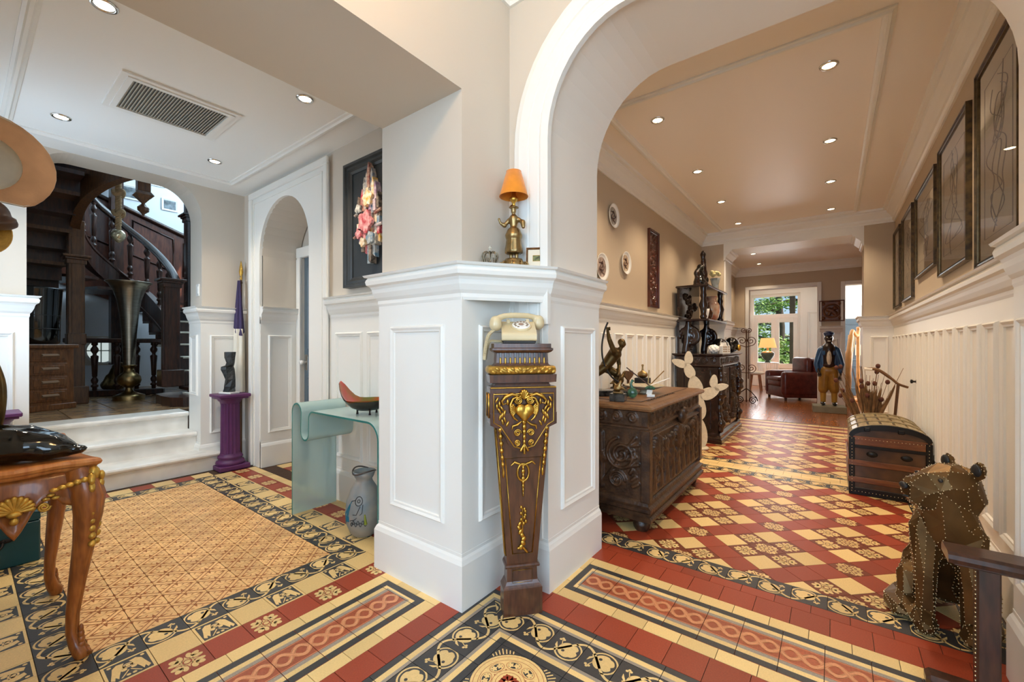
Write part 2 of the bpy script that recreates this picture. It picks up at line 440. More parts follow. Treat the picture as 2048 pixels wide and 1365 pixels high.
# mouldings ------------------------------------------------
P_BASE = [(0, 0), (0.030, 0), (0.030, 0.205), (0.022, 0.225), (0.014, 0.235), (0.014, 0.25), (0, 0.25)]
P_CAP = [(0, -0.165), (0.012, -0.165), (0.016, -0.152), (0.016, -0.135), (0.026, -0.12), (0.036, -0.095), (0.040, -0.075), (0.046, -0.062), (0.060, -0.052),
         (0.064, -0.034), (0.060, -0.022), (0.054, -0.014), (0.068, -0.010), (0.074, 0.0), (0, 0.0)]
P_CROWN = [(0, -0.17), (0.014, -0.17), (0.018, -0.15), (0.03, -0.14), (0.032, -0.11), (0.06, -0.075), (0.085, -0.05), (0.09, -0.03), (0.115, -0.025), (0.12, 0.0), (0, 0.0)]
def wains(parent, path, cap_path=None, z=CAP, base=True, slab=True, cap=True, m='white', bz=0.0):
    if slab:
        MB().sweep(path, [(0, bz), (0.012, bz), (0.012, z - 0.1), (0, z - 0.1)]).build('wainscot', m, parent)
    if base: MB().sweep(path, [(o, q + bz) for o, q in P_BASE]).build('baseboard', m, parent)
    if cap: MB().sweep(cap_path or path, [(o, q + z) for o, q in P_CAP]).build('cap_rail', m, parent)
def panel(parent, a, b, z0, z1, u0, u1, m='white', off=0.012, w=0.034, name='panel_moulding'):
    """raised rectangular moulding on the wall running a->b (room on the left), between distances u0..u1 along it"""
    a = Vector(a); b = Vector(b); d = (b - a).normalized(); n = Vector((-d.y, d.x))
    prof = [(0.0, 0.0), (0.004, 0.010), (0.010, 0.016), (0.016, 0.013), (0.022, 0.009), (0.030, 0.008), (w, 0.0)]
    mb = MB(); ring = []
    for t, h in prof:
        ring.append([(u0 + t, z0 + t, h), (u1 - t, z0 + t, h), (u1 - t, z1 - t, h), (u0 + t, z1 - t, h)])
    v = []
    for r in ring:
        for (u, z, h) in r:
            p = a + d * u + n * (off + h); v.append((p.x, p.y, z))
    f = []
    for i in range(len(prof) - 1):
        for k in range(4): f.append([i * 4 + k, i * 4 + (k + 1) % 4, (i + 1) * 4 + (k + 1) % 4, (i + 1) * 4 + k])
    mb.add(v, f); return mb.build(name, m, parent)

# ---- hall / entry pillar
wp = bx('wall_pillar', -1.944, -1.35, 1.40, 2.30, 0, 3.3, 'beige')
beam = bx('beam', -1.944, -1.35, -3.1, 1.40, 2.37, 3.3, 'beige')
whl = bx('wall_hall_left', -1.944, -1.35, -3.1, -0.12, 0, 2.37, 'beige')
# ---- arch wall
AX0, AX1, AY0, AY1 = -1.115, 0.53, 1.757, 2.304
ap = arch_pts(AX0, AX1, 2.20, 0.42, 0.49)
out = [(-1.67, 0), (-1.67, 3.3), (2.45, 3.3), (2.45, 0), (AX1, 0)] + ap + [(AX0, 0)]
wa = struct(MB().prism(out[::-1], FX, AY0, AY1, 0, False, 1).build('wall_arch', ['beige', 'arch']))
# archivolt: reeded white band following the opening on the hall side, running down to the cap
def band(path, prof, y):
    """profile [(offset outward from opening, proud towards -y)] along an x-z path"""
    P = [Vector(p) for p in path]; v = []; n = len(prof)
    for i, p in enumerate(P):
        d = (P[min(i + 1, len(P) - 1)] - P[max(i - 1, 0)]).normalized(); nn = Vector((d.y, -d.x))
        for o, h in prof: v.append((p.x + nn.x * o, y - h, p.y + nn.y * o))
    f = [[i * n + q, (i + 1) * n + q, (i + 1) * n + q + 1, i * n + q + 1] for i in range(len(P) - 1) for q in range(n - 1)]
    return MB().add(v, f)
pth = [(AX1, 1.30)] + ap + [(AX0, 1.30)]
prof = [(-0.02, 0), (-0.02, 0.03), (0.02, 0.034), (0.03, 0.022), (0.036, 0.020), (0.04, 0.026), (0.085, 0.030), (0.09, 0.022), (0.096, 0.022), (0.10, 0.03), (0.15, 0.034), (0.155, 0.026), (0.185, 0.022), (0.195, 0.012), (0.2, 0.0)]
band(pth, prof, AY0).build('archivolt', 'white', wa)
for k in range(5):
    MB().cbox((-1.33 + k * 0.048, 1.740, 0.82), (0.012, 0.014, 1.14)).build('bead', 'white', wa)
# wainscot round niche, pillar and door wall
pathA = [(AX0, AY1), (AX0, AY0), (-1.35, AY0), (-1.35, 1.40), (-1.944, 1.40), (-1.944, 1.82), (-3.20, 1.82)]
wains(wp, pathA, [(AX0, AY1), (AX0, AY0), (-1.35, 1.40), (-1.944, 1.40), (-1.944, 1.82), (-3.20, 1.82)], m='white')
MB().prism([(AX0, AY0), (-1.35, 1.40), (-1.35, AY0)], lambda u, v, h: (u, v, h), CAP - 0.03, CAP - 0.001).build('corner_shelf', 'white', wp)
panel(wp, (-1.35, 1.40), (-1.944, 1.40), 0.36, 1.295, 0.10, 0.50)
panel(wp, (-1.35, AY0), (-1.35, 1.40), 0.36, 1.295, 0.03, 0.255)
panel(wa, (AX0, AY1), (AX0, AY0), 0.36, 1.295, 0.07, 0.44)
# pillar side and door wall
wd = struct(MB().prism([(-1.944, 0), (-1.944, 3.0), (-5.2, 3.0), (-5.2, 0), (-4.45, 0)][::1] +
    [(-4.45 + 0.475 - 0.475 * math.cos(PI * i / 20), 2.07 + 0.475 * math.sin(PI * i / 20)) for i in range(21)] + [(-3.50, 0)], FX, 1.82, 2.19).build('wall_entry', 'beige'))
panel(wd, (-1.944, 1.82), (-3.20, 1.82), 0.33, 1.295, 0.05, 0.36)
panel(wd, (-1.944, 1.82), (-3.20, 1.82), 0.33, 1.295, 0.42, 0.74)
panel(wd, (-1.944, 1.82), (-3.20, 1.82), 0.33, 1.295, 0.80, 1.16)
# casing round the arched alcove
cas = MB()
o_ = [(-4.63, 0), (-4.63, 2.675), (-3.22, 2.675), (-3.22, 0), (-3.50, 0)] + [(-4.45 + 0.475 + 0.475 * math.cos(PI * i / 24), 2.07 + 0.475 * math.sin(PI * i / 24)) for i in range(25)] + [(-4.45, 0)]
cas.prism(o_, FX, 1.795, 1.825)
co = cas.build('door_casing', 'white', wd)
fr = MB()
for (a, b) in (((-4.66, -4.60), (0, 2.64)), ((-3.25, -3.19), (0, 2.64))): fr.box(a[0], a[1], 1.775, 1.80, b[0], b[1], 0, 0.006)
fr.box(-4.66, -3.19, 1.775, 1.80, 2.64, 2.70, 0, 0.006)
fr.box(-4.575, -4.56, 1.785, 1.80, 0, 2.585); fr.box(-3.29, -3.275, 1.785, 1.80, 0, 2.585); fr.box(-4.575, -3.275, 1.785, 1.80, 2.585, 2.60)
fr.build('casing_moulding', 'white', wd)
ar = [(-4.45 + 0.475 - 0.475 * math.cos(PI * i / 24), 2.07 + 0.475 * math.sin(PI * i / 24)) for i in range(25)]
# alcove back wall, wainscot in alcove
wab = bx('wall_alcove', -5.2, -3.0, 2.20, 2.30, 0, 3.0, 'beige')
wains(wab, [(-4.45, 2.20), (-4.45, 1.80)])
panel(wab, (-4.45, 2.20), (-4.45, 1.80), 0.33, 1.295, 0.10, 0.33)
# ---- door_1 : slate blue door in the alcove
d1 = struct(bpy.data.objects.new('door_1', None)); COL.objects.link(d1)
f_ = MB(); f_.box(-4.44, -4.33, 2.14, 2.199, 0, 2.09, 0, 0.008); f_.box(-3.62, -3.51, 2.14, 2.199, 0, 2.09, 0, 0.008); f_.box(-4.44, -3.51, 2.14, 2.199, 2.09, 2.20, 0, 0.008)
f_.box(-4.345, -4.325, 2.125, 2.139, 0, 2.09); f_.box(-3.625, -3.605, 2.125, 2.139, 0, 2.09)
f_.build('door_frame', 'white', d1)
MB().box(-4.33, -3.62, 2.175, 2.20, 0.005, 2.09).build('door_leaf', 'doorblue', d1)
for (u0, u1, z0, z1) in ((0.08, 0.32, 1.15, 2.0), (0.40, 0.63, 1.15, 2.0), (0.08, 0.32, 0.86, 1.08), (0.40, 0.63, 0.86, 1.08), (0.08, 0.32, 0.14, 0.80), (0.40, 0.63, 0.14, 0.80)):
    panel(d1, (-3.62, 2.175), (-4.33, 2.175), z0, z1, 0.71 - u1, 0.71 - u0, 'doorblue', off=0.0)
kn = MB().lathe([(0.012, 0), (0.012, 0.02), (0.02, 0.03), (0.026, 0.05), (0.02, 0.066), (0, 0.07)], 14)
kn.xf(Matrix.Rotation(PI / 2, 4, 'X')).build('door_knob', 'porcelain', d1, (-4.285, 2.175, 1.02))
MB().box(-4.31, -4.262, 2.168, 2.176, 0.94, 1.10, 0, 0.003).build('lock_plate', 'chrome', d1)
# ---- far wall of entry room with the stair arch
ap2 = arch_pts(0.33, 1.447, 2.42, 0.26, 0.318)
wf = struct(MB().prism(([(-0.3, 0), (-0.3, 3.0), (2.2, 3.0), (2.2, 0), (1.447, 0)] + ap2 + [(0.33, 0)]), FY, -5.19, -4.87).build('wall_stair_arch', 'beige'))
wains(wf, [(-4.87, 1.82), (-4.87, 1.447), (-5.19, 1.447)], m='white')
wains(wf, [(-5.19, 0.33), (-4.87, 0.33), (-4.87, -0.1)], m='white')
panel(wf, (-4.87, 1.82), (-4.87, 1.447), 0.33, 1.295, 0.06, 0.31)
panel(wf, (-4.87, 1.447), (-5.19, 1.447), 0.70, 1.30, 0.06, 0.27)
panel(wf, (-4.87, 0.33), (-4.87, -0.1), 0.33, 1.295, 0.06, 0.37)
wb = struct(MB().box(-5.2, -4.70, -0.3, -0.1, 0, 3).box(-3.70, -1.944, -0.3, -0.1, 0, 3).box(-4.70, -3.70, -0.3, -0.1, 0, 0.9).box(-4.70, -3.70, -0.3, -0.1, 2.35, 3).build('wall_entry_back', 'beige'))
# ---- ceilings
ce = bx('ceiling_entry', -5.0, -1.944, -0.2, 1.9, 2.74, 2.9, 'ceil')
P_TRIM = [(-0.028, 0), (-0.028, -0.010), (-0.014, -0.014), (-0.006, -0.026), (0.008, -0.026), (0.014, -0.014), (0.028, -0.010), (0.028, 0)]
MB().sweep([(-4.56, 0.21), (-2.15, 0.21), (-2.15, 1.595), (-4.56, 1.595)][::-1], [(o, z + 2.74) for o, z in P_TRIM], closed=True).build('ceiling_trim', 'white', ce)
MB().sweep([(-2.2, -0.1), (-4.87, -0.1)][::-1], [(o, z + 2.74) for o, z in P_CROWN]).build('cornice', 'white', ce)
ch = bx('ceiling_hall', -1.4, 2.6, -3.2, 1.9, 3.13, 3.3, 'ceil')
MB().sweep([(2.45, 1.757), (-1.35, 1.757), (-1.35, -3.05)], [(o, z + 3.13) for o, z in P_CROWN]).build('cornice', 'white', ch)
# ---- hall outer walls (behind the camera) with entrance glazing and a side window
struct(MB().box(-1.4, -0.7, -3.25, -3.05, 0, 3.3).box(1.9, 2.6, -3.25, -3.05, 0, 3.3).box(-0.7, 1.9, -3.25, -3.05, 3.05, 3.3).build('wall_back', 'beige'))
struct(MB().box(2.45, 2.6, -3.1, -1.75, 0, 3.3).box(2.45, 2.6, -0.05, 1.9, 0, 3.3).box(2.45, 2.6, -1.75, -0.05, 0, 0.9).box(2.45, 2.6, -1.75, -0.05, 2.5, 3.3).build('wall_hall_right', 'beige'))
def window(name, x0, x1, z0, z1, y, nx, nz, par=None, axis='x'):
    w = struct(bpy.data.objects.new(name, None)); COL.objects.link(w); t = 0.03
    def B(a0, a1, b0, b1, c0, c1, nm, m):
        (MB().box(a0, a1, b0, b1, c0, c1) if axis == 'x' else MB().box(b0, b1, a0, a1, c0, c1)).build(nm, m, w)
    B(x0, x0 + .06, y - t, y + t, z0, z1, 'frame', 'white'); B(x1 - .06, x1, y - t, y + t, z0, z1, 'frame', 'white')
    B(x0 + .06, x1 - .06, y - t, y + t, z0, z0 + .06, 'frame', 'white'); B(x0 + .06, x1 - .06, y - t, y + t, z1 - .06, z1, 'frame', 'white')
    for i in range(1, nx):
        c = x0 + (x1 - x0) * i / nx; B(c - .02, c + .02, y - .02, y + .02, z0 + .06, z1 - .06, 'muntin', 'white')
    for i in range(1, nz):
        c = z0 + (z1 - z0) * i / nz; B(x0 + .06, x1 - .06, y - .018, y + .018, c - .02, c + .02, 'muntin', 'white')
    return w
window('window_1', -0.7, 1.9, 0.02, 3.05, -3.15, 4, 3)
window('window_2', -1.75, -0.05, 0.9, 2.5, 2.52, 2, 2, axis='y')
window('window_3', -4.70, -3.70, 0.9, 2.35, -0.2, 2, 2)
# ---- corridor
wcl = bx('wall_corridor_left', -1.87, -1.67, 2.304, 7.2, 0, 3.1, 'dimmed_beige')
wcr = bx('wall_corridor_right', 0.625, 0.85, 2.304, 7.2, 0, 3.1, 'dimmed_beige')
CC = 2.93
cc = bx('ceiling_corridor', -1.9, 0.9, 2.25, 7.3, CC, 3.1, 'ceil_gloss')
MB().sweep([(-1.67, 7.2), (-1.67, 2.304)], [(o, z + CC) for o, z in P_CROWN]).build('cornice', 'white', cc)
MB().sweep([(0.625, 2.304), (0.625, 7.2)], [(o, z + CC) for o, z in P_CROWN]).build('cornice', 'white', cc)
MB().sweep([(0.625, 7.2), (-1.67, 7.2)], [(o, z + CC) for o, z in P_CROWN]).build('cornice', 'white', cc)
MB().sweep([(-1.35, 2.91), (0.235, 2.91), (0.235, 7.0), (-1.35, 7.0)][::-1], [(o, z + CC) for o, z in P_TRIM], closed=True).build('ceiling_trim', 'white', cc)
wains(wcl, [(-1.67, 7.2), (-1.67, 2.304), (AX0, 2.304)])
wains(wcr, [(0.53, 2.304), (0.625, 2.304), (0.625, 7.2)][0:3])
# right jamb
wains(wa, [(1.3, AY0), (AX1, AY0), (AX1, AY1)][0:3][::1] if False else [(AX1, AY0), (AX1, AY1)])
panel(wa, (AX1, AY0), (AX1, AY1), 0.36, 1.295, 0.07, 0.47)
y = 2.40
for k in range(17):
    panel(wcr, (0.625, 2.304), (0.625, 7.2), 0.33, 1.31, 0.05 + k * 0.287, 0.05 + k * 0.287 + 0.215, off=0.012)
for k in range(17):
    panel(wcl, (-1.67, 7.2), (-1.67, 2.304), 0.33, 1.31, 0.05 + k * 0.287, 0.05 + k * 0.287 + 0.215, off=0.012)
# piers and header closing the corridor
wpl = bx('wall_pier_left', -1.87, -1.35, 7.2, 7.75, 0, 3.1, 'dimmed_beige'); wpr = bx('wall_pier_right', 0.325, 0.85, 7.2, 7.75, 0, 3.1, 'dimmed_beige')
hd = bx('beam', -1.35, 0.325, 7.2, 7.75, 2.66, 3.1, 'white')
wains(wpl, [(-1.35, 7.75), (-1.35, 7.2), (-1.67, 7.2)]); wains(wpr, [(0.625, 7.2), (0.325, 7.2), (0.325, 7.75)])
panel(wpr, (0.625, 7.2), (0.325, 7.2), 0.33, 1.31, 0.06, 0.24); panel(wpl, (-1.35, 7.2), (-1.67, 7.2), 0.33, 1.31, 0.06, 0.26)
MB().sweep([(-1.35, 7.75), (-1.35, 7.2)], [(o * 1.0, z * 0.9 + 2.66) for o, z in P_CROWN]).build('capital', 'white', wpl)
MB().sweep([(0.325, 7.2), (0.325, 7.75)], [(o * 1.0, z * 0.9 + 2.66) for o, z in P_CROWN]).build('capital', 'white', wpr)
MB().box(-1.352, -1.33, 7.24, 7.71, CAP, 2.5).build('pilaster_facing', 'white', wpl)
for k in range(5): MB().box(-1.332, -1.322, 7.28 + k * 0.09, 7.33 + k * 0.09, 0.32, 1.32).build('flute', 'white', wpl)
# ---- far room (armchair opening and harp opening)
bx('wall_far_left', -1.95, -1.72, 7.75, 10.55, 0, 2.95, 'dimmed_beige'); bx('wall_far_right', 1.4, 1.6, 7.75, 10.4, 0, 2.95, 'dimmed_beige')
bx('wall_far_side', 0.85, 1.6, 7.55, 7.75, 0, 2.95, 'dimmed_beige')
cf = bx('ceiling_far', -1.95, 1.6, 7.75, 10.5, 2.85, 3.0, 'ceil_gloss')
wfar = struct(MB().prism([(-1.95, 0), (-1.95, 2.95), (1.6, 2.95), (1.6, 0), (0.95, 0), (0.95, 2.36), (0.19, 2.36), (0.19, 0), (-0.25, 0), (-0.25, 2.38), (-1.45, 2.38), (-1.45, 0)], FX, 10.4, 10.6).build('wall_far', 'dimmed_beige'))
MB().sweep([(1.4, 10.4), (-1.72, 10.4), (-1.72, 7.75)], [(o, z + 2.85) for o, z in P_CROWN]).build('cornice', 'white', cf)
wains(wfar, [(0.15, 10.4), (-0.21, 10.4)]); wains(wfar, [(-1.49, 10.4), (-1.72, 10.4), (-1.72, 7.75)])
panel(wfar, (0.15, 10.4), (-0.21, 10.4), 0.33, 1.31, 0.08, 0.28)
for (a, b, zt) in ((-1.45, -0.25, 2.38), (0.19, 0.95, 2.36)):
    c = MB(); c.box(a - .07, a, 10.375, 10.4, 0, zt + .07, 0, .006); c.box(b, b + .07, 10.375, 10.4, 0, zt + .07, 0, .006); c.box(a, b, 10.375, 10.4, zt, zt + .07, 0, .006)
    c.build('opening_casing', 'white', wfar)
# garden room beyond
bx('wall_garden_left', -3.2, -3.0, 10.6, 14.4, 0, 2.9, 'white'); bx('wall_garden_partition', -0.02, 0.08, 10.6, 14.2, 0, 2.9, 'white'); bx('ceiling_garden', -3.2, 2.2, 10.5, 14.5, 2.8, 3.0, 'ceil')
WX0, WX1, WY = -1.93, -0.72, 14.2
wg = struct(MB().prism([(-3.2, 0), (-3.2, 2.9), (0.05, 2.9), (0.05, 0), (WX1, 0), (WX1, 2.66), (WX0, 2.66), (WX0, 0)], FX, WY, WY + 0.25).build('wall_garden', 'white'))
panel(wg, (0.0, WY), (-0.72, WY), 0.4, 2.1, 0.1, 0.55)
w4 = struct(bpy.data.objects.new('window_4', None)); COL.objects.link(w4)
def wb_(nm, x0, x1, z0, z1, m='white', y0=0.08, y1=0.15): return MB().box(x0, x1, WY + y0, WY + y1, z0, z1, 0, 0.006 if m == 'white' else 0).build(nm, m, w4)
wb_('frame', WX0, WX0 + .07, 0, 2.58); wb_('frame', WX1 - .07, WX1, 0, 2.58); wb_('frame', WX0, WX1, 2.58, 2.66); wb_('transom', WX0 + .07, WX1 - .07, 1.96, 2.08)
for s0 in (WX0 + .07, (WX0 + WX1) / 2):
    s1 = s0 + (WX1 - WX0 - .14) / 2
    wb_('stile', s0, s0 + .10, 0, 1.96); wb_('stile', s1 - .10, s1, 0, 1.96); wb_('rail', s0 + .1, s1 - .1, 1.84, 1.96); wb_('rail', s0 + .1, s1 - .1, 0.52, 0.66); wb_('lower_panel', s0 + .1, s1 - .1, 0.0, 0.52, y0=0.10, y1=0.13)
    MB().quad((s0 + .1, WY + .112, .66), (s1 - .1, WY + .112, .66), (s1 - .1, WY + .112, 1.84), (s0 + .1, WY + .112, 1.84)).build('pane', 'glass', w4)
MB().quad((WX0 + .07, WY + .112, 2.08), (WX1 - .07, WY + .112, 2.08), (WX1 - .07, WY + .112, 2.58), (WX0 + .07, WY + .112, 2.58)).build('pane', 'glass', w4)
# harp room beyond the second opening
wh = bx('wall_harp_room', 0.05, 2.2, 13.0, 13.2, 0, 2.9, 'white'); bx('wall_harp_right', 2.0, 2.2, 10.6, 13.2, 0, 2.9, 'white')
d2 = struct(bpy.data.objects.new('door_2', None)); COL.objects.link(d2)
MB().box(0.12, 0.72, 12.94, 13.0, 0, 1.82).build('door_leaf', 'doorblue', d2)
for (z0, z1) in ((0.15, 0.7), (0.82, 1.7)): panel(d2, (0.72, 12.94), (0.12, 12.94), z0, z1, 0.08, 0.52, 'doorblue', off=0)
MB().box(0.42, 0.53, 12.925, 12.94, 0.95, 1.2).build('notice', 'paper', d2)
d3 = struct(bpy.data.objects.new('door_3', None)); COL.objects.link(d3)
MB().box(0.46, 0.50, 10.62, 11.35, 0.01, 2.0, 0, .005).build('door_leaf', 'white', d3)
for z in (0.4, 1.0, 1.75): MB().lathe([(0.008, 0), (0.008, 0.1)], 8, (0.457, 10.63, z)).build('hinge', 'chrome', d3)
# ---- stair hall
SZ = 0.525
sw = struct(MB().box(-9.1, -8.9, -1.2, 1.148, 0, 5.4).box(-9.1, -8.9, 1.588, 3.4, 0, 5.4).box(-9.1, -8.9, 1.148, 1.588, 0, 0.888).box(-9.1, -8.9, 1.148, 1.588, 1.328, 5.4).build('wall_stair_back', 'pale'))
w5 = struct(bpy.data.objects.new('window_5', None)); COL.objects.link(w5)
n_ = 32; c_ = [(1.368 + 0.19 * math.cos(2 * PI * k / n_), 1.108 + 0.19 * math.sin(2 * PI * k / n_)) for k in range(n_)]
def sqp(k):
    a = 2 * PI * k / n_; q = 0.22 / max(abs(math.cos(a)), abs(math.sin(a))); return (1.368 + q * math.cos(a), 1.108 + q * math.sin(a))
s_ = [sqp(k) for k in range(n_)]
v_ = [(-8.895, *p) for p in c_] + [(-8.895, *p) for p in s_] + [(-9.1, *p) for p in c_]
MB().add(v_, [[k, (k + 1) % n_, n_ + (k + 1) % n_, n_ + k] for k in range(n_)] + [[k, (k + 1) % n_, 2 * n_ + (k + 1) % n_, 2 * n_ + k] for k in range(n_)]).build('round_reveal', 'beige', w5)
MB().tube([(-8.89, *p) for p in c_], 0.018, 6, closed=True).build('frame', 'white', w5)
MB().tube([(-9.0, 1.18, 1.108), (-9.0, 1.556, 1.108)], 0.008, 6).tube([(-9.0, 1.368, 0.92), (-9.0, 1.368, 1.296)], 0.008, 6).build('muntin', 'white', w5)
bx('wall_stair_left', -9.1, -5.19, -1.35, -1.15, 0, 5.4, 'pale')
sr = struct(MB().box(-9.1, -8.4, 3.2, 3.4, 0, 5.4).box(-6.2, -5.19, 3.2, 3.4, 0, 5.4).box(-8.4, -6.2, 3.2, 3.4, 0, 3.5).box(-8.4, -6.2, 3.2, 3.4, 5.1, 5.4).build('wall_stair_right', 'pale'))
window('added_stair_window', -8.4, -6.2, 3.5, 5.1, 3.3, 3, 2)  # unseen window, added to go with the stair hall's fill light
bx('wall_stair_front', -5.35, -5.19, -1.35, 3.4, 3.0, 5.4, 'pale'); bx('wall_stair_front_right', -5.35, -5.2, 1.9, 3.4, 0, 3.0, 'pale'); bx('wall_stair_front_left', -5.35, -5.2, -1.35, -0.25, 0, 3.0, 'pale')
bx('ceiling_stair', -9.1, -5.19, -1.35, 3.4, 5.4, 5.5, 'ceil')
# marble steps
ms = struct(bpy.data.objects.new('marble_steps', None)); COL.objects.link(ms)
def step(x, y0, y1, z, xb, rounded=True):
    prof = [(xb, z - 0.175), (x - 0.03, z - 0.175), (x - 0.03, z - 0.05), (x - 0.018, z - 0.046), (x, z - 0.034), (x + 0.004, z - 0.02), (x - 0.002, z - 0.006), (x - 0.014, z), (xb, z)]
    MB().prism(prof, lambda u, v, h: (u, h, v), y0, y1).build('step', 'marble', ms)
step(-4.70, 0.16, 1.585, 0.175, -5.3); step(-4.95, 0.345, 1.432, 0.35, -5.4); step(-5.19, 0.345, 1.432, 0.525, -5.5)
fl_ = bx('floor_landing', -9.0, -5.5, -1.2, 3.3, 0.3, SZ - 0.012, 'grout')
for i in range(10):
    for j in range(12):
        x0 = -8.98 + i * 0.348; y0 = -1.18 + j * 0.365
        MB().box(x0 + .003, x0 + .345, y0 + .003, y0 + .362, SZ - 0.02, SZ, 0, 0.003).build('slab', 'terra', fl_)
# ------------------------------------------------------------------ the encaustic tile floor
def vary(m, amt=0.16):
    nt = m.node_tree; b = nt.nodes['Principled BSDF']; l = [k for k in nt.links if k.to_socket == b.inputs['Base Color']]
    if not l: return
    src = l[0].from_socket
    oi = nt.nodes.new('ShaderNodeObjectInfo'); mr = nt.nodes.new('ShaderNodeMapRange'); hs = nt.nodes.new('ShaderNodeHueSaturation')
    mr.inputs['To Min'].default_value = 1 - amt; mr.inputs['To Max'].default_value = 1 + amt * 0.6
    nt.links.new(oi.outputs['Random'], mr.inputs['Value']); nt.links.new(mr.outputs[0], hs.inputs['Value'])
    nt.links.new(src, hs.inputs['Color']); nt.links.new(hs.outputs[0], b.inputs['Base Color'])
for k in ('t_red', 't_cream', 't_black', 't_tan', 't_rose', 'parq', 'terra'): vary(M[k])
floor = bx('floor', -5.19, 2.45, -3.05, 10.6, -0.10, -0.004, 'grout')
TM = ['t_cream', 't_red', 't_black', 't_grey', 't_tan', 't_line', 't_pink', 't_rose', 't_dark']
CRE, RED, BLK, GRY, TAN, LIN, PNK, ROS, DKR = range(9)
def strip(pts, w):
    P = [Vector(p) for p in pts]; L = []; R = []
    W = w if hasattr(w, '__len__') else [w] * len(P)
    for i, p in enumerate(P):
        d = (P[min(i + 1, len(P) - 1)] - P[max(i - 1, 0)]).normalized(); n = Vector((-d.y, d.x)) * W[i] * 0.5
        L.append((p + n)[:]); R.append((p - n)[:])
    return [[L[i], L[i + 1], R[i + 1], R[i]] for i in range(len(P) - 1)]
def circ(cx, cy, r, n=14, a0=0.0): return [(cx + r * math.cos(a0 + 2 * PI * k / n), cy + r * math.sin(a0 + 2 * PI * k / n)) for k in range(n)]
def polar(cx, cy, fn, n=48): return [(cx + fn(2 * PI * k / n) * math.cos(2 * PI * k / n), cy + fn(2 * PI * k / n) * math.sin(2 * PI * k / n)) for k in range(n)]
def rect(x0, x1, y0, y1): return [(x0, y0), (x1, y0), (x1, y1), (x0, y1)]
def clipp(poly, planes):
    for (a, b, c) in planes:           # keep a*x+b*y<=c
        o = []
        for i in range(len(poly)):
            p = poly[i]; q = poly[(i + 1) % len(poly)]
            dp = a * p[0] + b * p[1] - c; dq = a * q[0] + b * q[1] - c
            if dp <= 0: o.append(p)
            if (dp < 0 < dq) or (dq < 0 < dp):
                t = dp / (dp - dq); o.append((p[0] + t * (q[0] - p[0]), p[1] + t * (q[1] - p[1])))
        poly = o
        if len(poly) < 3: return []
    return poly
class Pat:
    """a tile: outline rectangle, ground colour, inlaid outlines [(pts, colour)] in metres about the centre"""
    def __init__(s, sx, sy, ground, inl=()): s.sx = sx; s.sy = sy; s.g = ground; s.inl = list(inl)
    def mesh(s, name, planes=None, mirror=False, z0=-0.02):
        g = 0.0012; mb = MB(); base = rect(-s.sx / 2 + g, s.sx / 2 - g, -s.sy / 2 + g, s.sy / 2 - g)
        if planes:
            base = clipp(base, planes)
            if len(base) < 3: return None
        mb.prism(base, lambda u, v, h: (u, v, h), z0, 0.0, s.g)
        zc = 0.0
        lay = {}
        for item in s.inl:
            pts, c = item[0], item[1]; L = item[2] if len(item) > 2 else 1
            if mirror: pts = [(p[0], -p[1]) for p in pts][::-1]
            z = 0.00025 * L
            tr = tessellate_polygon([[Vector((p[0], p[1], 0)) for p in pts]])
            for t in tr:
                q = [pts[i] for i in t]
                if abs((q[1][0] - q[0][0]) * (q[2][1] - q[0][1]) - (q[2][0] - q[0][0]) * (q[1][1] - q[0][1])) < 1e-10: continue
                q = clipp(q, [(1, 0, s.sx / 2 - g), (-1, 0, s.sx / 2 - g), (0, 1, s.sy / 2 - g), (0, -1, s.sy / 2 - g)] + (planes or []))
                if len(q) >= 3:
                    ar = sum(q[i][0] * q[(i + 1) % len(q)][1] - q[(i + 1) % len(q)][0] * q[i][1] for i in range(len(q)))
                    if ar < 0: q = q[::-1]
                    mb.add([(p[0], p[1], z) for p in q], [list(range(len(q)))], c)
        return mb.mesh(name, TM)
T = 0.14; H = T / 2
def S(pts, s=T): return [(p[0] * s, p[1] * s) for p in pts]
def leafpoly(cx, cy, r, rot):
    def fn(a):
        d1 = math.atan2(math.sin(a - 4.3), math.cos(a - 4.3)); d2 = math.atan2(math.sin(a - 5.6), math.cos(a - 5.6)); d3 = math.atan2(math.sin(a - 0.6), math.cos(a - 0.6))
        return r * (1 - 0.30 * math.exp(-(d1 / .2) ** 2) - 0.26 * math.exp(-(d2 / .2) ** 2) - 0.12 * math.exp(-(d3 / .2) ** 2))
    return [(cx + math.cos(rot) * (p[0]) - math.sin(rot) * p[1], cy + math.sin(rot) * p[0] + math.cos(rot) * p[1]) for p in polar(0, 0, fn, 44)]
def vine_inl(amp=0.41):
    inl = []
    wave = [(x, amp * -math.sin(PI * x)) for x in np.linspace(-0.5, 0.5, 17)]
    for q in strip(S(wave), 0.075 * T): inl.append((q, CRE))
    for q in strip(S([(0.13 + 0.375 * math.cos(a), 0.07 + 0.375 * math.sin(a)) for a in np.linspace(math.radians(-80), math.radians(165), 17)]), 0.05 * T): inl.append((q, CRE))
    inl.append((S(leafpoly(0.13, 0.07, 0.295, 0.5)), CRE))
    inl.append((S(circ(0.01, 0.16, 0.05, 8)), BLK, 2))
    for q in strip(S([(-0.16, 0.18), (-0.26, 0.06), (-0.3, -0.06)]), [0.05 * T, 0.07 * T, 0.01 * T]): inl.append((q, CRE))
    for q in strip(S([(-0.12, -0.02), (-0.2, -0.22)]), 0.025 * T): inl.append((q, CRE))
    for c in ((-0.21, -0.27), (-0.26, -0.21), (-0.155, -0.23)): inl.append((S(circ(*c, 0.042, 7)), CRE))
    return inl
PV = Pat(T, T, BLK, vine_inl())
mV = [PV.mesh('vine_tile_a'), PV.mesh('vine_tile_b', mirror=True)]
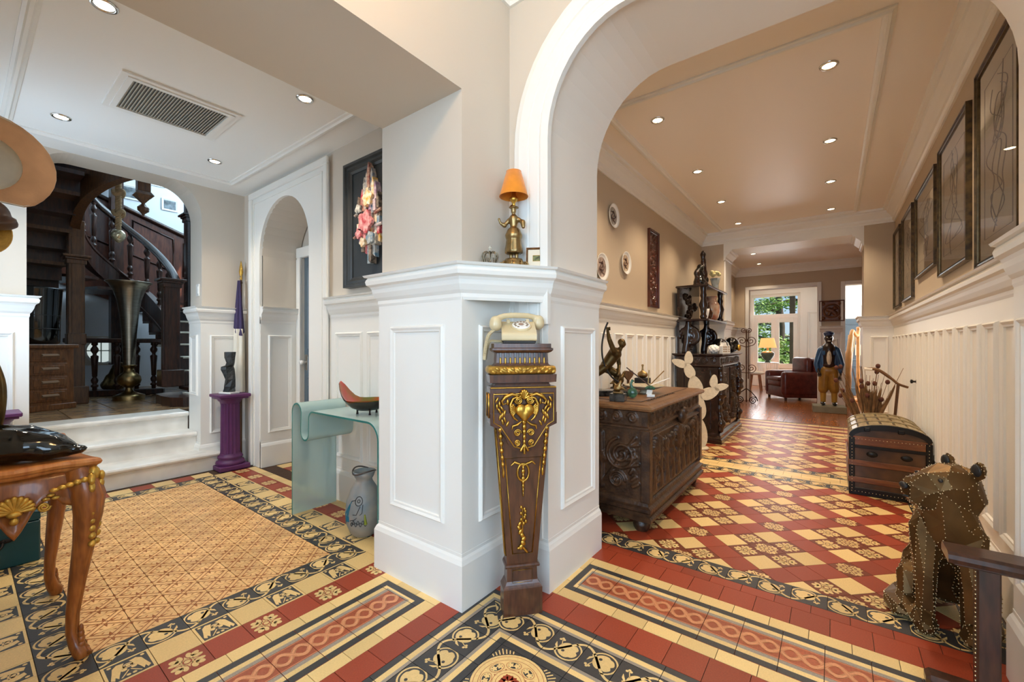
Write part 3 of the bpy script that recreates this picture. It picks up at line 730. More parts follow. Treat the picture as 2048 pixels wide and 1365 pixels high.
def carpet_inl():
    inl = []
    for sgn in (1, -1):
        for off in (-0.07, 0.07):
            d = off * math.sqrt(2)
            pts = [(-0.5, sgn * -0.5 + d), (0.5, sgn * 0.5 + d)]
            for q in strip(S(pts), 0.036 * T): inl.append((q, LIN))
    for (cx, cy) in ((0.5, 0), (-0.5, 0), (0, 0.5), (0, -0.5)):
        for k in range(4):
            a = k * PI / 2; ca, sa = math.cos(a), math.sin(a); W = lambda u, v: (cx + u * ca - v * sa, cy + u * sa + v * ca)
            inl.append((S([W(0.17, 0), W(0.36, 0.05), W(0.36, -0.05)]), LIN))
            b = a + PI / 4; cb, sb = math.cos(b), math.sin(b); V = lambda u, v: (cx + u * cb - v * sb, cy + u * sb + v * cb)
            inl.append((S([V(0.11, 0.0), V(0.235, 0.028), V(0.235, -0.028)]), LIN))
    return inl
mCarpet = Pat(T, T, TAN, carpet_inl()).mesh('carpet_tile')
def fleur_inl(s=T, c=CRE, g=RED):
    inl = []
    for k in range(4):
        a = PI / 4 + k * PI / 2
        for (rr, w, da) in ((0.30, 0.085, 0.0), (0.26, 0.07, 0.42), (0.26, 0.07, -0.42)):
            cx, cy = rr * math.cos(a + da) * 1.12, rr * math.sin(a + da) * 1.12
            inl.append((S([(cx + 0.12 * math.cos(a + da * 1.6) * math.cos(t) - w * math.sin(a + da * 1.6) * math.sin(t), cy + 0.12 * math.sin(a + da * 1.6) * math.cos(t) + w * math.cos(a + da * 1.6) * math.sin(t)) for t in np.linspace(0, 2 * PI, 11)[:-1]], s), c))
        for q in strip(S([(0.12 * math.cos(a), 0.12 * math.sin(a)), (0.3 * math.cos(a), 0.3 * math.sin(a))], s), 0.06 * s): inl.append((q, c))
        b = k * PI / 2
        inl.append((S([(0.14 * math.cos(b - .3), 0.14 * math.sin(b - .3)), (0.27 * math.cos(b), 0.27 * math.sin(b)), (0.14 * math.cos(b + .3), 0.14 * math.sin(b + .3))], s), c))
    inl.append((S(circ(0, 0, 0.15, 16), s), c)); inl.append((S(circ(0, 0, 0.11, 14), s), g, 2)); inl.append((S(circ(0, 0, 0.075, 12), s), c, 3))
    return inl
mFleur = Pat(T, T, RED, fleur_inl()).mesh('fleur_tile')
mRed = Pat(T, T, RED).mesh('red_tile'); mCream = Pat(T, T, CRE).mesh('cream_tile'); mCreamH = Pat(T, H, CRE).mesh('cream_half_tile'); mRedH = Pat(T, H, RED).mesh('red_half_tile')
def griffin():
    inl = [(S(rect(-0.43, 0.43, -0.43, 0.43)), BLK)]
    for sg in (-1, 1):
        body = [(0.05, -0.30), (0.20, -0.34), (0.30, -0.22), (0.34, 0.0), (0.40, 0.28), (0.33, 0.36), (0.30, 0.22), (0.25, 0.34), (0.21, 0.18), (0.17, 0.05), (0.12, -0.05), (0.05, -0.08), (0.10, -0.18)]
        inl.append((S([(sg * p[0], p[1]) for p in (body if sg > 0 else body[::-1])]), CRE, 2))
        inl.append((S(circ(sg * 0.10, 0.03, 0.065, 8)), CRE, 2)); inl.append((S(circ(sg * 0.34, -0.34, 0.05, 6)), CRE, 2)); inl.append((S(circ(sg * 0.06, 0.32, 0.05, 6)), CRE, 2))
        for q in strip(S([(sg * 0.02, 0.10), (sg * 0.1, 0.22), (sg * 0.2, 0.36)]), 0.03 * T): inl.append((q, CRE, 2))
    inl.append((S(circ(0, -0.12, 0.11, 12)), CRE, 2)); inl.append((S(circ(0, -0.12, 0.07, 10)), BLK, 3)); inl.append((S(circ(0, -0.12, 0.05, 10)), CRE, 4))
    return inl
mGrif = Pat(T, T, CRE, griffin()).mesh('griffin_tile')
def frame_inl():   # half tile 0.07: charcoal / cream / grey from outside to inside (+y outside)
    return [(rect(-H, H, 0.003 - 0.006, 0.003 + 0.018 - 0.006), CRE), (rect(-H, H, -0.035, -0.003), GRY)]
PF = Pat(T, H, BLK, [(rect(-H, H, -0.019, 0.005), CRE), (rect(-H, H, -0.036, -0.019), GRY)])
mFrame = PF.mesh('frame_tile')
def guil():
    inl = []; L = 2 * T
    for sg in (-1, 1):
        inl.append((rect(-H, H, *(sorted((sg * 0.140, sg * 0.106)))), BLK)); inl.append((rect(-H, H, *(sorted((sg * 0.106, sg * 0.082)))), CRE)); inl.append((rect(-H, H, *(sorted((sg * 0.082, sg * 0.062)))), GRY))
        inl.append((rect(-H, H, *(sorted((sg * 0.0585, sg * 0.0555)))), PNK))
    for ph in (0, PI):
        for q in strip([(x, 0.032 * math.sin(2 * PI * x / T + ph)) for x in np.linspace(-H, H, 33)], 0.019): inl.append((q, PNK, 2 if ph == 0 else 3))
        for sg in (-1, 1):
            for q in strip([(x, 0.032 * math.sin(2 * PI * x / T + ph) + sg * 0.0098) for x in np.linspace(-H, H, 33)], 0.0016): inl.append((q, LIN, 2 if ph == 0 else 3))
    return inl
PG = Pat(T, 2 * T, ROS, guil()); mGuil = PG.mesh('guilloche_tile')
PGE = Pat(0.055, 2 * T, BLK, [(rect(-0.0275 + 0.033, 0.0275, -0.106, 0.106), CRE), (rect(0.018, 0.0275, -0.082, 0.082), GRY, 2)]); mGuilEnd = PGE.mesh('guilloche_end_tile')
def place(name, me, x, y, r=0.0):
    o = bpy.data.objects.new(name, me); COL.objects.link(o); o.parent = floor; o.location = (x, y, 0.0); o.rotation_euler = (0, 0, r); return o
# ---- entry room: carpet of lattice tiles in a vine border
FX0, FY0 = -4.395, 0.322
for i in range(15):
    for j in range(7): place('carpet_tile', mCarpet, FX0 + T * (i + .5), FY0 + T * (j + .5))
bx0, by0, bx1, by1 = FX0 - H, FY0 - H, FX0 + 15 * T + H, FY0 + 7 * T + H
k = 0
for i in range(16): place('vine_tile', mV[i % 2], bx0 + T * i, by1, 0); place('vine_tile', mV[i % 2], bx1 - T * i, by0, PI)
for j in range(8): place('vine_tile', mV[j % 2], bx1, by1 - T * j, -PI / 2); place('vine_tile', mV[j % 2], bx0, by0 + T * j, PI / 2)
# rows round the carpet
def rows(fn1, n, start):
    for i in range(n): fn1(i + start)
for i in range(17):
    x = bx0 - H + T * (i + .5)
    place('griffin_tile' if i % 2 else 'cream_tile', mGrif if i % 2 else mCream, x, by1 + T)
    place('red_tile' if i % 2 else 'fleur_tile', mRed if i % 2 else mFleur, x, by1 + 2 * T)
    place('cream_half_tile', mCreamH, x, by1 + 2 * T + T * .75)
    place('griffin_tile' if i % 2 else 'cream_tile', mGrif if i % 2 else mCream, x, by0 - T, PI)
    place('red_tile' if i % 2 else 'fleur_tile', mRed if i % 2 else mFleur, x, by0 - 2 * T)
for j in range(12):
    y = 1.442 + T * .5 - T * j + (T if False else 0)
    if y > 1.60: continue
    place('griffin_tile' if j % 2 else 'cream_tile', mGrif if j % 2 else mCream, bx1 + T, y - T, -PI / 2)
    place('red_tile' if j % 2 else 'fleur_tile', mRed if j % 2 else mFleur, bx1 + 2 * T, y - T)
    if j < 11: place('red_tile' if j % 2 else 'cream_tile', mRed if j % 2 else mCream, bx0 - T, y - T, PI / 2)
for j in range(3):
    place('cream_tile', mCream, bx1 + T, 1.442 + T * (.5 + j)); place('red_tile', mRed, bx1 + 2 * T, 1.442 + T * (.5 + j))
# alcove floor
for i in range(7):
    for j in range(4): place('red_tile' if (i + j) % 2 else 'cream_tile', mRed if (i + j) % 2 else mCream, -4.40 + T * (i + .5), 1.932 + T * (j + .5))
# ---- threshold strip between entry room and hall (runs along y)
SX = bx1 + 2.5 * T                      # -1.875
ys = [1.335 - T * (j + .5) for j in range(13)]
for y in ys:
    place('cream_half_tile', mCreamH, SX + H / 2, y, PI / 2); place('cream_half_tile', mCreamH, SX + H / 2 + 2 * T + H, y, PI / 2)
    place('guilloche_tile', mGuil, SX + H + T, y - 0.055, PI / 2)
place('guilloche_end_tile', mGuilEnd, SX + H + T, 1.335 - 0.0275, -PI / 2)
for i in range(3): place('cream_half_tile', mCreamH, SX + T * (i + .5), 1.335 + H / 2)
mRedN = Pat(T, 0.122, RED).mesh('red_narrow_tile')
for y in [1.40 - T * (j + .5) for j in range(13)]: place('red_tile', mRedN, -1.397, y, PI / 2)
# ---- hall frame: mitred corner at (-1.056,1.325), runs along +x and -y
CX, CY = -1.056, 1.325
for run in range(2):
    for i in range(-2, 15):
        u = T * (i + .5)
        for (w0, kind) in ((0.035, 'i'), (0.14, 'v'), (0.245, 'o')):
            pos = (CX + u, CY + w0) if run == 0 else (CX - w0, CY - u)
            rot = 0.0 if run == 0 else PI / 2
            if kind == 'i': rot += PI
            par = (i + 2) % 2
            lo, hi = u - H, u + H; half = 0.035 if kind != 'v' else 0.07
            if hi <= -(w0 + half) + 1e-6: continue
            need = lo < -(w0 - half) - 1e-6
            if not need:
                me = mV[par] if kind == 'v' else mFrame
                place('vine_tile' if kind == 'v' else 'frame_tile', me, *pos, rot)
            else:
                # keep the part with (u' >= -w') ; local axes depend on the rotation
                if run == 0: pl = (-1, -1, u + w0) if kind != 'i' else (1, 1, u + w0)
                else: pl = (1, -1, u + w0) if kind != 'i' else (-1, 1, u + w0)
                P_ = PV if kind == 'v' else PF
                me = P_.mesh('mitre_tile', [pl], mirror=(par == 1 and kind == 'v'))
                if me: place('vine_tile' if kind == 'v' else 'frame_tile', me, *pos, rot)
# medallions inside the frame
def medal():
    r = 0.138; inl = []
    inl.append((circ(0, 0, r, 40), CRE, 1)); inl.append((circ(0, 0, r * .93, 40), ROS, 2)); inl.append((circ(0, 0, r * .915, 40), CRE, 3)); inl.append((circ(0, 0, r * .80, 40), ROS, 4)); inl.append((circ(0, 0, r * .785, 40), CRE, 5))
    for k in range(8):
        a = 2 * PI * k / 8 + PI / 8; cx, cy = r * .60 * math.cos(a), r * .60 * math.sin(a)
        E = lambda s1, s2: [(cx + s1 * math.cos(t) * -math.sin(a) + s2 * math.sin(t) * math.cos(a), cy + s1 * math.cos(t) * math.cos(a) + s2 * math.sin(t) * math.sin(a)) for t in np.linspace(0, 2 * PI, 17)[:-1]]
        inl.append((E(r * .215, r * .155), ROS, 6)); inl.append((E(r * .20, r * .14), CRE, 7)); inl.append((E(r * .165, r * .108), BLK, 8))
        for sg in (-1, 1):
            q = sg * r * .085
            c = (cx - math.sin(a) * q, cy + math.cos(a) * q)
            inl.append((polar(*c, lambda t: r * .075 * (1 + .25 * math.cos(5 * t)), 20), CRE, 9))
        b = 2 * PI * k / 8; inl.append((circ(r * .45 * math.cos(b), r * .45 * math.sin(b), r * .022, 7), ROS, 6))
    inl.append((circ(0, 0, r * .44, 32), ROS, 6)); inl.append((circ(0, 0, r * .425, 32), CRE, 7)); inl.append((circ(0, 0, r * .345, 32), ROS, 8)); inl.append((circ(0, 0, r * .33, 32), CRE, 9))
    for k in range(4):
        a = k * PI / 2 + PI / 4
        for da in (-.42, .42):
            inl.append((polar(r * .16 * math.cos(a + da), r * .16 * math.sin(a + da), lambda t: r * .09 * (1 + .2 * math.cos(5 * t)), 18), RED, 10))
        for q in strip([(0, 0), (r * .24 * math.cos(a), r * .24 * math.sin(a))], r * .02): inl.append((q, RED, 10))
        for d_ in (-.12, 0, .12): inl.append((circ(r * (.26 if d_ == 0 else .23) * math.cos(a + d_), r * (.26 if d_ == 0 else .23) * math.sin(a + d_), r * .026, 7), RED, 11))
        for e in range(-3, 4):      # palmette in the corner
            t = a + e * 0.09; rr = r * (1.09 + 0.16 * (1 - abs(e) / 4))
            for q in strip([(r * 1.03 * math.cos(t), r * 1.03 * math.sin(t)), (rr * math.cos(t), rr * math.sin(t))], r * .035): inl.append((q, CRE, 1))
    return inl
mMed = Pat(2 * T, 2 * T, BLK, medal()).mesh('medallion_tile')
for i in range(8):
    for j in range(5): place('medallion_tile', mMed, CX + 2 * T * (i + .5), CY - 2 * T * (j + .5))
# ---- bands across the arch (run along x)
xs = [-1.355 + T * (i + .5) for i in range(28)]
mRedA = Pat(T, 0.147, RED).mesh('red_wide_tile')
for i, x in enumerate(xs): place('red_tile', mRedA, x, 1.605 + 0.0735)
xs2 = [-1.06 + T * (i + .5) for i in range(25)]
for i, x in enumerate(xs2):
    place('cream_half_tile', mCreamH, x, 1.752 + H / 2)
    if x > 0.62: continue
    place('cream_half_tile', mCreamH, x, 2.102 + H / 2)
    place('guilloche_tile', mGuil, x + 0.055, 1.962)
place('guilloche_end_tile', mGuilEnd, -1.06 + 0.0275, 1.962)
for j in range(3): place('cream_half_tile', mCreamH, -1.06 - H / 2, 1.752 + T * (j + .5), PI / 2)
for i in range(13): place('red_tile', mRed, -1.13 + T * (i + .5), 2.172 + H); place('red_half_tile', mRedH, -1.20 + T * (i + .5), 2.312 + H / 2)
# ---- corridor: vine borders and a 45 degree chequer of red bars
for i in range(17): place('vine_tile', mV[i % 2], -1.70 + T * (i + .5), 2.452, PI)
mRedFill = Pat(2.32, 0.3, RED).mesh('red_fill')
YE = 4.42
for j in range(14):
    y = 2.522 + T * (j + .5)
    place('vine_tile', mV[j % 2], 0.52, y, PI / 2); place('vine_tile', mV[j % 2], -1.56, y, PI / 2)
s = 0.1347; D45 = PI / 4
PC = {'red': Pat(s, s, RED), 'cream': Pat(s, s, CRE), 'fleur': Pat(s, s, DKR, fleur_inl(s, CRE, DKR))}
def orn():
    inl = [(polar(0, 0, lambda a: s * (.30 + .16 * abs(math.cos(2 * a)) ** .5 * (1 + .25 * math.cos(16 * a))), 96), CRE, 1)]
    for k in range(8):
        a = k * PI / 4; inl.append((circ(s * .27 * math.cos(a), s * .27 * math.sin(a), s * .055, 7), DKR, 2)); a += PI / 8
        for q in strip([(s * .12 * math.cos(a), s * .12 * math.sin(a)), (s * .42 * math.cos(a), s * .42 * math.sin(a))], s * .03): inl.append((q, DKR, 2))
    inl.append((circ(0, 0, s * .12, 12), DKR, 3)); inl.append((circ(0, 0, s * .08, 10), CRE, 4)); return inl
PC['ornate'] = Pat(s, s, DKR, orn())
mC = {k: p.mesh('corridor_' + k) for k, p in PC.items()}
OX, OY = 0.070, 2.886
def kind_of(i, j):
    a, b = i % 4, j % 4
    if a == 0 and b == 0: return 'ornate'
    if a == 0 or b == 0: return 'red'
    if a == 2 and b == 2: return 'ornate'
    if a == 2 or b == 2: return 'fleur'
    return 'cream'
NAMES = {'red': 'red_tile', 'cream': 'cream_tile', 'fleur': 'fleur_tile', 'ornate': 'rosette_tile'}
far = MB()
for i in range(-40, 60):
    for j in range(-40, 60):
        x = OX + (i - j) * s / math.sqrt(2); y = OY + (i + j) * s / math.sqrt(2); e = s / math.sqrt(2)
        for (X0, X1, Y0, Y1, near) in ((-1.49, 0.45, 2.522, YE, True), (-1.67, 0.625, 4.91, 7.06, False)):
            if x < X0 - e or x > X1 + e or y < Y0 - e or y > Y1 + e: continue
            kd = kind_of(i, j); cut = x < X0 + e or x > X1 - e or y < Y0 + e or y > Y1 - e
            if cut:
                c = math.sqrt(.5)   # world limits seen in the tile's own turned axes
                pl = [(c, -c, X1 - x), (-c, c, x - X0), (c, c, Y1 - y), (-c, -c, y - Y0)]
                me = PC[kd].mesh('cut_' + kd, pl)
                if me is None: continue
            else: me = mC[kd]
            if near: place(NAMES[kd], me, x, y, D45)
            else:
                Mx = Matrix.Translation((x, y, 0)) @ Matrix.Rotation(D45, 4, 'Z'); off = len(far.v)
                far.v += [tuple(Mx @ v.co) for v in me.vertices]
                for p in me.polygons: far.f.append([q + off for q in p.vertices]); far.m.append(p.material_index); far.sm.append(False)
fo = far.build('tile_field', TM, floor); fo['kind'] = 'stuff'
for i in range(17):
    x = -1.70 + T * (i + .5)
    place('vine_tile', mV[i % 2], x, YE + 0.07, PI); place('vine_tile', mV[i % 2], x, YE + 0.42, 0)
    place('cream_half_tile', mCreamH, x, YE + 0.14 + H / 2); place('cream_half_tile', mCreamH, x + H, YE + 0.28 + H / 2)
    place('cream_half_tile', mCreamH, x + H, YE + 0.21 + H / 2)
    place('cream_tile', mCream, x, 7.13); place('red_tile', mRed, x, 7.27); place('cream_tile', mCream, x, 7.41)
    place('red_tile', mRed, x, 7.55); place('cream_tile', mCream, x, 7.69)
# ---- parquet in the far rooms
pf = bx('floor_parquet', -3.2, 2.2, 7.76, 14.4, -0.08, -0.004, 'grout')
rnd = random.Random(5); far2 = MB(); npl = 0
for i in range(46):
    x0 = -3.15 + i * 0.115; y0 = 7.77 - rnd.random() * 0.5
    while y0 < 14.35:
        L = 0.75 + rnd.random() * 0.25; a = max(y0, 7.77); b = min(y0 + L, 14.38)
        if b - a > 0.05:
            if a < 10.6 and x0 > -1.8 and x0 < 1.1 and npl < 300:
                q = MB().box(x0 + .0012, x0 + .1138, a + .0012, b - .0012, -0.02, 0.0).build('plank', 'parq', pf); npl += 1
            else: far2.box(x0 + .0012, x0 + .1138, a + .0012, b - .0012, -0.02, 0.0)
        y0 += L
o = far2.build('plank_field', 'parq', pf); o['kind'] = 'stuff'
MB().box(-1.35, 0.325, 7.76, 7.80, -0.01, 0.004).build('threshold', 'dark2', pf)
# ------------------------------------------------------------------ ceiling spots and their light
def lamp(name, loc, power, col, size=0.05, spot=118):
    d = bpy.data.lights.new(name, 'SPOT'); d.energy = power; d.color = col; d.shadow_soft_size = size; d.spot_size = math.radians(spot); d.spot_blend = 0.7
    o = bpy.data.objects.new(name, d); COL.objects.link(o); o.location = loc; return o
for nm in ('lampon', 'lampwhite', 'shadeon'): M[nm].cycles.emission_sampling = 'NONE'
sp_ring = MB().lathe([(0.034, -0.001), (0.034, -0.004), (0.040, -0.008), (0.048, -0.007), (0.052, -0.001), (0.052, 0.0)], 24, cap=False).mesh('spot_ring', 'chrome')
sp_lens = {k: MB().lathe([(0.0, -0.002), (0.034, -0.003)], 20, cap=False).mesh('spot_lens', k) for k in ('lampon', 'lampwhite')}
WARM = (1.0, 0.80, 0.57); NEUT = (1.0, 0.86, 0.68)
def downlight(x, y, z, label, group, power, col, lens='lampon'):
    t = thing('recessed_spotlight', label, 'ceiling light', (x, y, z), 0, group)
    for me, nm in ((sp_ring, 'trim_ring'), (sp_lens[lens], 'lens')):
        o = bpy.data.objects.new(nm, me); COL.objects.link(o); o.parent = t
    lamp('spotlight_beam', (x, y, z - 0.03), power, col)
G1 = 'recessed spotlights in the entry ceiling'; G2 = 'recessed spotlights in the corridor ceiling'; G3 = 'recessed spotlights in the far room ceiling'
for (x, y, w) in ((-4.15, 0.435, 'by the stair arch above the hats'), (-4.13, 1.32, 'by the ceiling trim corner above the flag'), (-2.63, 1.325, 'above the dark framed collage'), (-2.63, 0.41, 'between the air vent and the top of the picture')):
    downlight(x, y, 2.74, 'small round lit entry spotlight ' + w, G1, 22, NEUT, 'lampwhite')
k = 0
rowname = ['first', 'second', 'third', 'fourth']
for r, y in enumerate((3.27, 4.48, 5.60, 6.74)):
    for x, side in ((-1.075, 'plates wall'), (-0.02, 'framed drawings wall')):
        downlight(x, y, CC, 'warm lit corridor spotlight, %s from the arch on the side of the %s' % (rowname[r], side), G2, 32, WARM)
for (x, y, w) in ((-1.15, 8.75, 'nearer one past the header'), (-1.2, 9.9, 'farther one by the end wall')):
    downlight(x, y, 2.85, 'small warm spotlight in the far room ceiling, ' + w, G3, 24, WARM)
# hall lantern, above and behind the camera
hl = thing('ceiling_lantern', 'warm glowing glass bowl lantern under the hall ceiling', 'ceiling light', (-0.80, 0.6, 3.13))
MB().lathe([(0.05, 0), (0.05, -0.03), (0.015, -0.04), (0.015, -0.12), (0.0, -0.12)], 16).build('canopy', 'brass', hl)
MB().lathe([(0.0, -0.26), (0.08, -0.245), (0.13, -0.20), (0.15, -0.13), (0.145, -0.13), (0.12, -0.19), (0.07, -0.235), (0, -0.25)], 24, cap=False).build('bowl', 'shadeon', hl)
hp = bpy.data.lights.new('lantern_light', 'POINT'); hp.energy = 14; hp.color = (1.0, 0.66, 0.30); hp.shadow_soft_size = 0.12
ho = bpy.data.objects.new('lantern_light', hp); COL.objects.link(ho); ho.location = (-0.80, 0.6, 2.84)
# daylight at the entry room window
area('daylight_entry_window', (-4.20, -0.06, 1.65), (PI / 2, 0, 0), 0.9, 1.35, 11, DAY)

# ------------------------------------------------------------------ air vent
vt = thing('air_vent', 'white framed rectangular air vent with grey slats in entry ceiling', 'vent', (-3.43, 0.865, 2.74))
def rframe(x0, x1, y0, y1, w, z0, z1):
    return MB().box(x0, x1, y0, y0 + w, z0, z1).box(x0, x1, y1 - w, y1, z0, z1).box(x0, x0 + w, y0 + w, y1 - w, z0, z1).box(x1 - w, x1, y0 + w, y1 - w, z0, z1)
rframe(-0.275, 0.275, -0.30, 0.30, 0.03, -0.012, 0).build('outer_frame', 'white', vt)
rframe(-0.245, 0.245, -0.27, 0.27, 0.028, -0.018, 0).build('inner_frame', 'white', vt)
MB().box(-0.22, 0.22, -0.245, 0.245, -0.004, 0).build('cavity', 'ventgrey', vt)
sl = MB().cbox((0, 0, 0), (0.434, 0.010, 0.003), rot=Matrix.Rotation(0.7, 3, 'X')).mesh('slat', mat('vent slat', '#b9b2a4', 0.5))
for i in range(32):
    o = bpy.data.objects.new('slat', sl); COL.objects.link(o); o.parent = vt; o.location = (0, -0.236 + i * 0.01523, -0.010)
# ------------------------------------------------------------------ console table (honey walnut with gilding)
ct = thing('console_table', 'carved honey-brown console table with gilded shell and cabriole legs', 'table', (-2.64, 0.125, 0))
def serp(hx, hy, a=0.022):
    pts = []
    for (s0, s1, n) in (((-hx, -hy), (hx, -hy), 16), ((hx, -hy), (hx, hy), 12), ((hx, hy), (-hx, hy), 16), ((-hx, hy), (-hx, -hy), 12)):
        for i in range(n):
            t = i / n; x = s0[0] + (s1[0] - s0[0]) * t; y = s0[1] + (s1[1] - s0[1]) * t
            nx, ny = (s1[1] - s0[1]), -(s1[0] - s0[0]); L = math.hypot(nx, ny); nx /= L; ny /= L
            off = -a * (0.5 - 0.5 * math.cos(4 * PI * t)) * (1 if 0.0 < t < 1 else 0) + (0.012 if t in (0,) else 0)
            pts.append((x + nx * off, y + ny * off))
    return pts
def ring_stack(levels):
    mb = MB(); n = len(levels[0][0]); v = []
    for pts, z in levels: v += [(p[0], p[1], z) for p in pts]
    f = [[i * n + k, i * n + (k + 1) % n, (i + 1) * n + (k + 1) % n, (i + 1) * n + k] for i in range(len(levels) - 1) for k in range(n)]
    mb.add(v, f, 0, False)
    for (pts, z), rev in ((levels[0], True), (levels[-1], False)):
        tr = tessellate_polygon([[Vector((p[0], p[1], 0)) for p in pts]]); mb.add([(p[0], p[1], z) for p in pts], [list(t)[::-1] if rev else list(t) for t in tr])
    return mb
ring_stack([(serp(0.36, 0.185), 0.722), (serp(0.368, 0.195), 0.728), (serp(0.372, 0.198), 0.736), (serp(0.382, 0.206), 0.742), (serp(0.386, 0.210), 0.752), (serp(0.380, 0.205), 0.762), (serp(0.372, 0.198), 0.765)]).build('table_top', 'walnut_top', ct)
def apron(p, q, zlow):
    p = Vector(p); q = Vector(q); d = (q - p); L = d.length; d.normalize(); n = Vector((-d.y, d.x)); mb = MB(); N = 24; v = []
    for i in range(N + 1):
        t = i / N; x = p + d * L * t
        zb = 0.60 - 0.035 * math.cos(2 * PI * (t - 0.5) * 2) * (1 if 0.2 < t < .8 else .4) + 0.05 * abs(2 * t - 1) ** 3 * 0 - (0.05 if abs(t - .5) < .12 else 0) * (1 - abs(t - .5) / .12)
        bow = 0.012 * math.sin(PI * t)
        for (z, o) in ((0.722, 0.0), (0.70, 0.006), (zb + .03, 0.010 + bow), (zb + .012, 0.018 + bow), (zb, 0.012 + bow), (zb, -0.02), (0.722, -0.02)):
            r = x + n * o; v.append((r.x, r.y, z))
    m = 7; f = [[i * m + k, (i + 1) * m + k, (i + 1) * m + (k + 1) % m, i * m + (k + 1) % m] for i in range(N) for k in range(m)]
    return mb.add(v, f, 0, True).build('apron', 'walnut', ct)
ap_ = [((0.345, -0.175), (0.345, 0.175)), ((0.345, 0.175), (-0.345, 0.175)), ((-0.345, 0.175), (-0.345, -0.175)), ((-0.345, -0.175), (0.345, -0.175))]
for a, b in ap_: apron(b, a, .6)
for sx in (-1, 1):
    for sy in (-1, 1):
        c = Vector((sx * 0.335, sy * 0.165, 0)); e = Vector((sx * .72, sy * .70, 0))
        pts = [(0.0, 0.725), (0.012, 0.69), (0.032, 0.62), (0.030, 0.55), (0.016, 0.44), (-0.006, 0.30), (-0.024, 0.17), (-0.026, 0.10), (-0.012, 0.05), (0.006, 0.022), (0.010, 0.0)]
        rr = [0.042, 0.048, 0.050, 0.043, 0.033, 0.026, 0.020, 0.019, 0.022, 0.026, 0.020]
        path = [c + e * o + Vector((0, 0, z)) for o, z in pts]
        lg = MB().tube(path, rr, 10); lg.tube([path[0] + e * r_ * .98 + Vector((0, 0, 0)) for r_ in (0.0,)] + [p + e * (r * .9) for p, r in zip(path[1:-2], rr[1:-2])], 0.007, 6)
        lo = lg.build('leg', 'walnut', ct)
        g = MB()
        for k in range(9):
            t = k / 8; p = path[1].lerp(path[4], t); w = 0.024 * (1 - 0.55 * t)
            for s2 in (-1, 1):
                side = Vector((-e.y, e.x, 0)) * s2
                g.ell(p + e * 0.046 * (1 - .25 * t) + side * w * .9, (0.016 * (1 - .4 * t), 0.012, 0.024 * (1 - .4 * t)), 8, rot=Matrix.Rotation(s2 * .5, 3, 'Y'))
        for s2 in (-1, 1):
            side = Vector((-e.y, e.x, 0)) * s2
            for k in range(5): g.ell(path[1] + e * 0.03 + side * (0.03 + 0.016 * k) + Vector((0, 0, 0.0 - 0.004 * k)) - e * .012 * k, (0.014, 0.014, 0.012 - .001 * k), 8)
        g.ell(path[0] + e * 0.048 + Vector((0, 0, -.02)), (0.02, 0.02, 0.03), 8)
        g.build('gilt_acanthus', 'gilt', lo)
        f2 = MB()
        for k in range(5): f2.ell(path[8] + e * 0.018 + Vector((0, 0, -0.02 + k * 0.02)), (0.016 - .002 * k, 0.016 - .002 * k, 0.018), 8)
        sc_ = spiral(0, 0, 0.002, 0.016, 0, 4 * PI, 20)
        f2.tube([path[9] + e * (u + .02) + Vector((0, 0, w)) for u, w in sc_], 0.005, 6)
        f2.build('scroll_foot', 'walnut', lo)
def shell(parent, o, ax, sc=1.0):
    """scallop facing +local ax direction; built in y-z plane"""
    mb = MB()
    for k in range(-5, 6):
        a = PI / 2 + k * 0.30; L = 0.05 * (1 - 0.03 * abs(k))
        mb.cap_((0, 0, -0.02), (0.006, L * math.cos(a) * 1.0, -0.02 + L * math.sin(a)), 0.004, 0.0085, 8)
    mb.ell((0.004, 0, -0.026), (0.012, 0.02, 0.012), 10)
    for s2 in (-1, 1):
        mb.tube([Vector((0.004, s2 * (0.055 + u), w)) for u, w in spiral(0.015, -0.02, .003, .017, 0, 4 * PI, 18)], 0.004, 6)
        for k in range(3): mb.ell((0.003, s2 * (0.075 + .012 * k), 0.006 + .012 * (k % 2)), (0.006, 0.012, 0.007), 8)
    mb.ell((0.004, 0, -0.05), (0.01, 0.012, 0.014), 8)
    return mb
shell(ct, None, None).build('gilt_shell', 'gilt', ct, (0.372, 0.0, 0.635))
q = shell(ct, None, None).build('gilt_shell', 'gilt', ct, (0.0, 0.202, 0.635), PI / 2)
# black glazed sculpture lying on the table
bs = thing('black_sculpture', 'glossy black glazed animal-like sculpture lying on console table', 'sculpture', (-2.42, 0.11, 0.765), math.radians(60))
b = MB().ell((0, 0, 0.062), (0.17, 0.10, 0.062), 20).ell((0.10, 0.0, 0.045), (0.10, 0.07, 0.045), 16).cap_((0.16, 0, 0.035), (0.215, 0.0, 0.03), 0.032, 0.016).ell((-0.05, 0.0, 0.085), (0.13, 0.075, 0.045), 16)
b.ell((0.215, 0, 0.034), (0.02, 0.026, 0.014), 10)
for s2 in (-1, 1): b.tube([(0.16, s2 * .02, 0.075), (0.05, s2 * .045, 0.118), (-0.06, s2 * .05, 0.126), (-0.15, s2 * .03, 0.09)], 0.014, 8)
organic(b, 'body', 'black', bs, 0.009, 5)
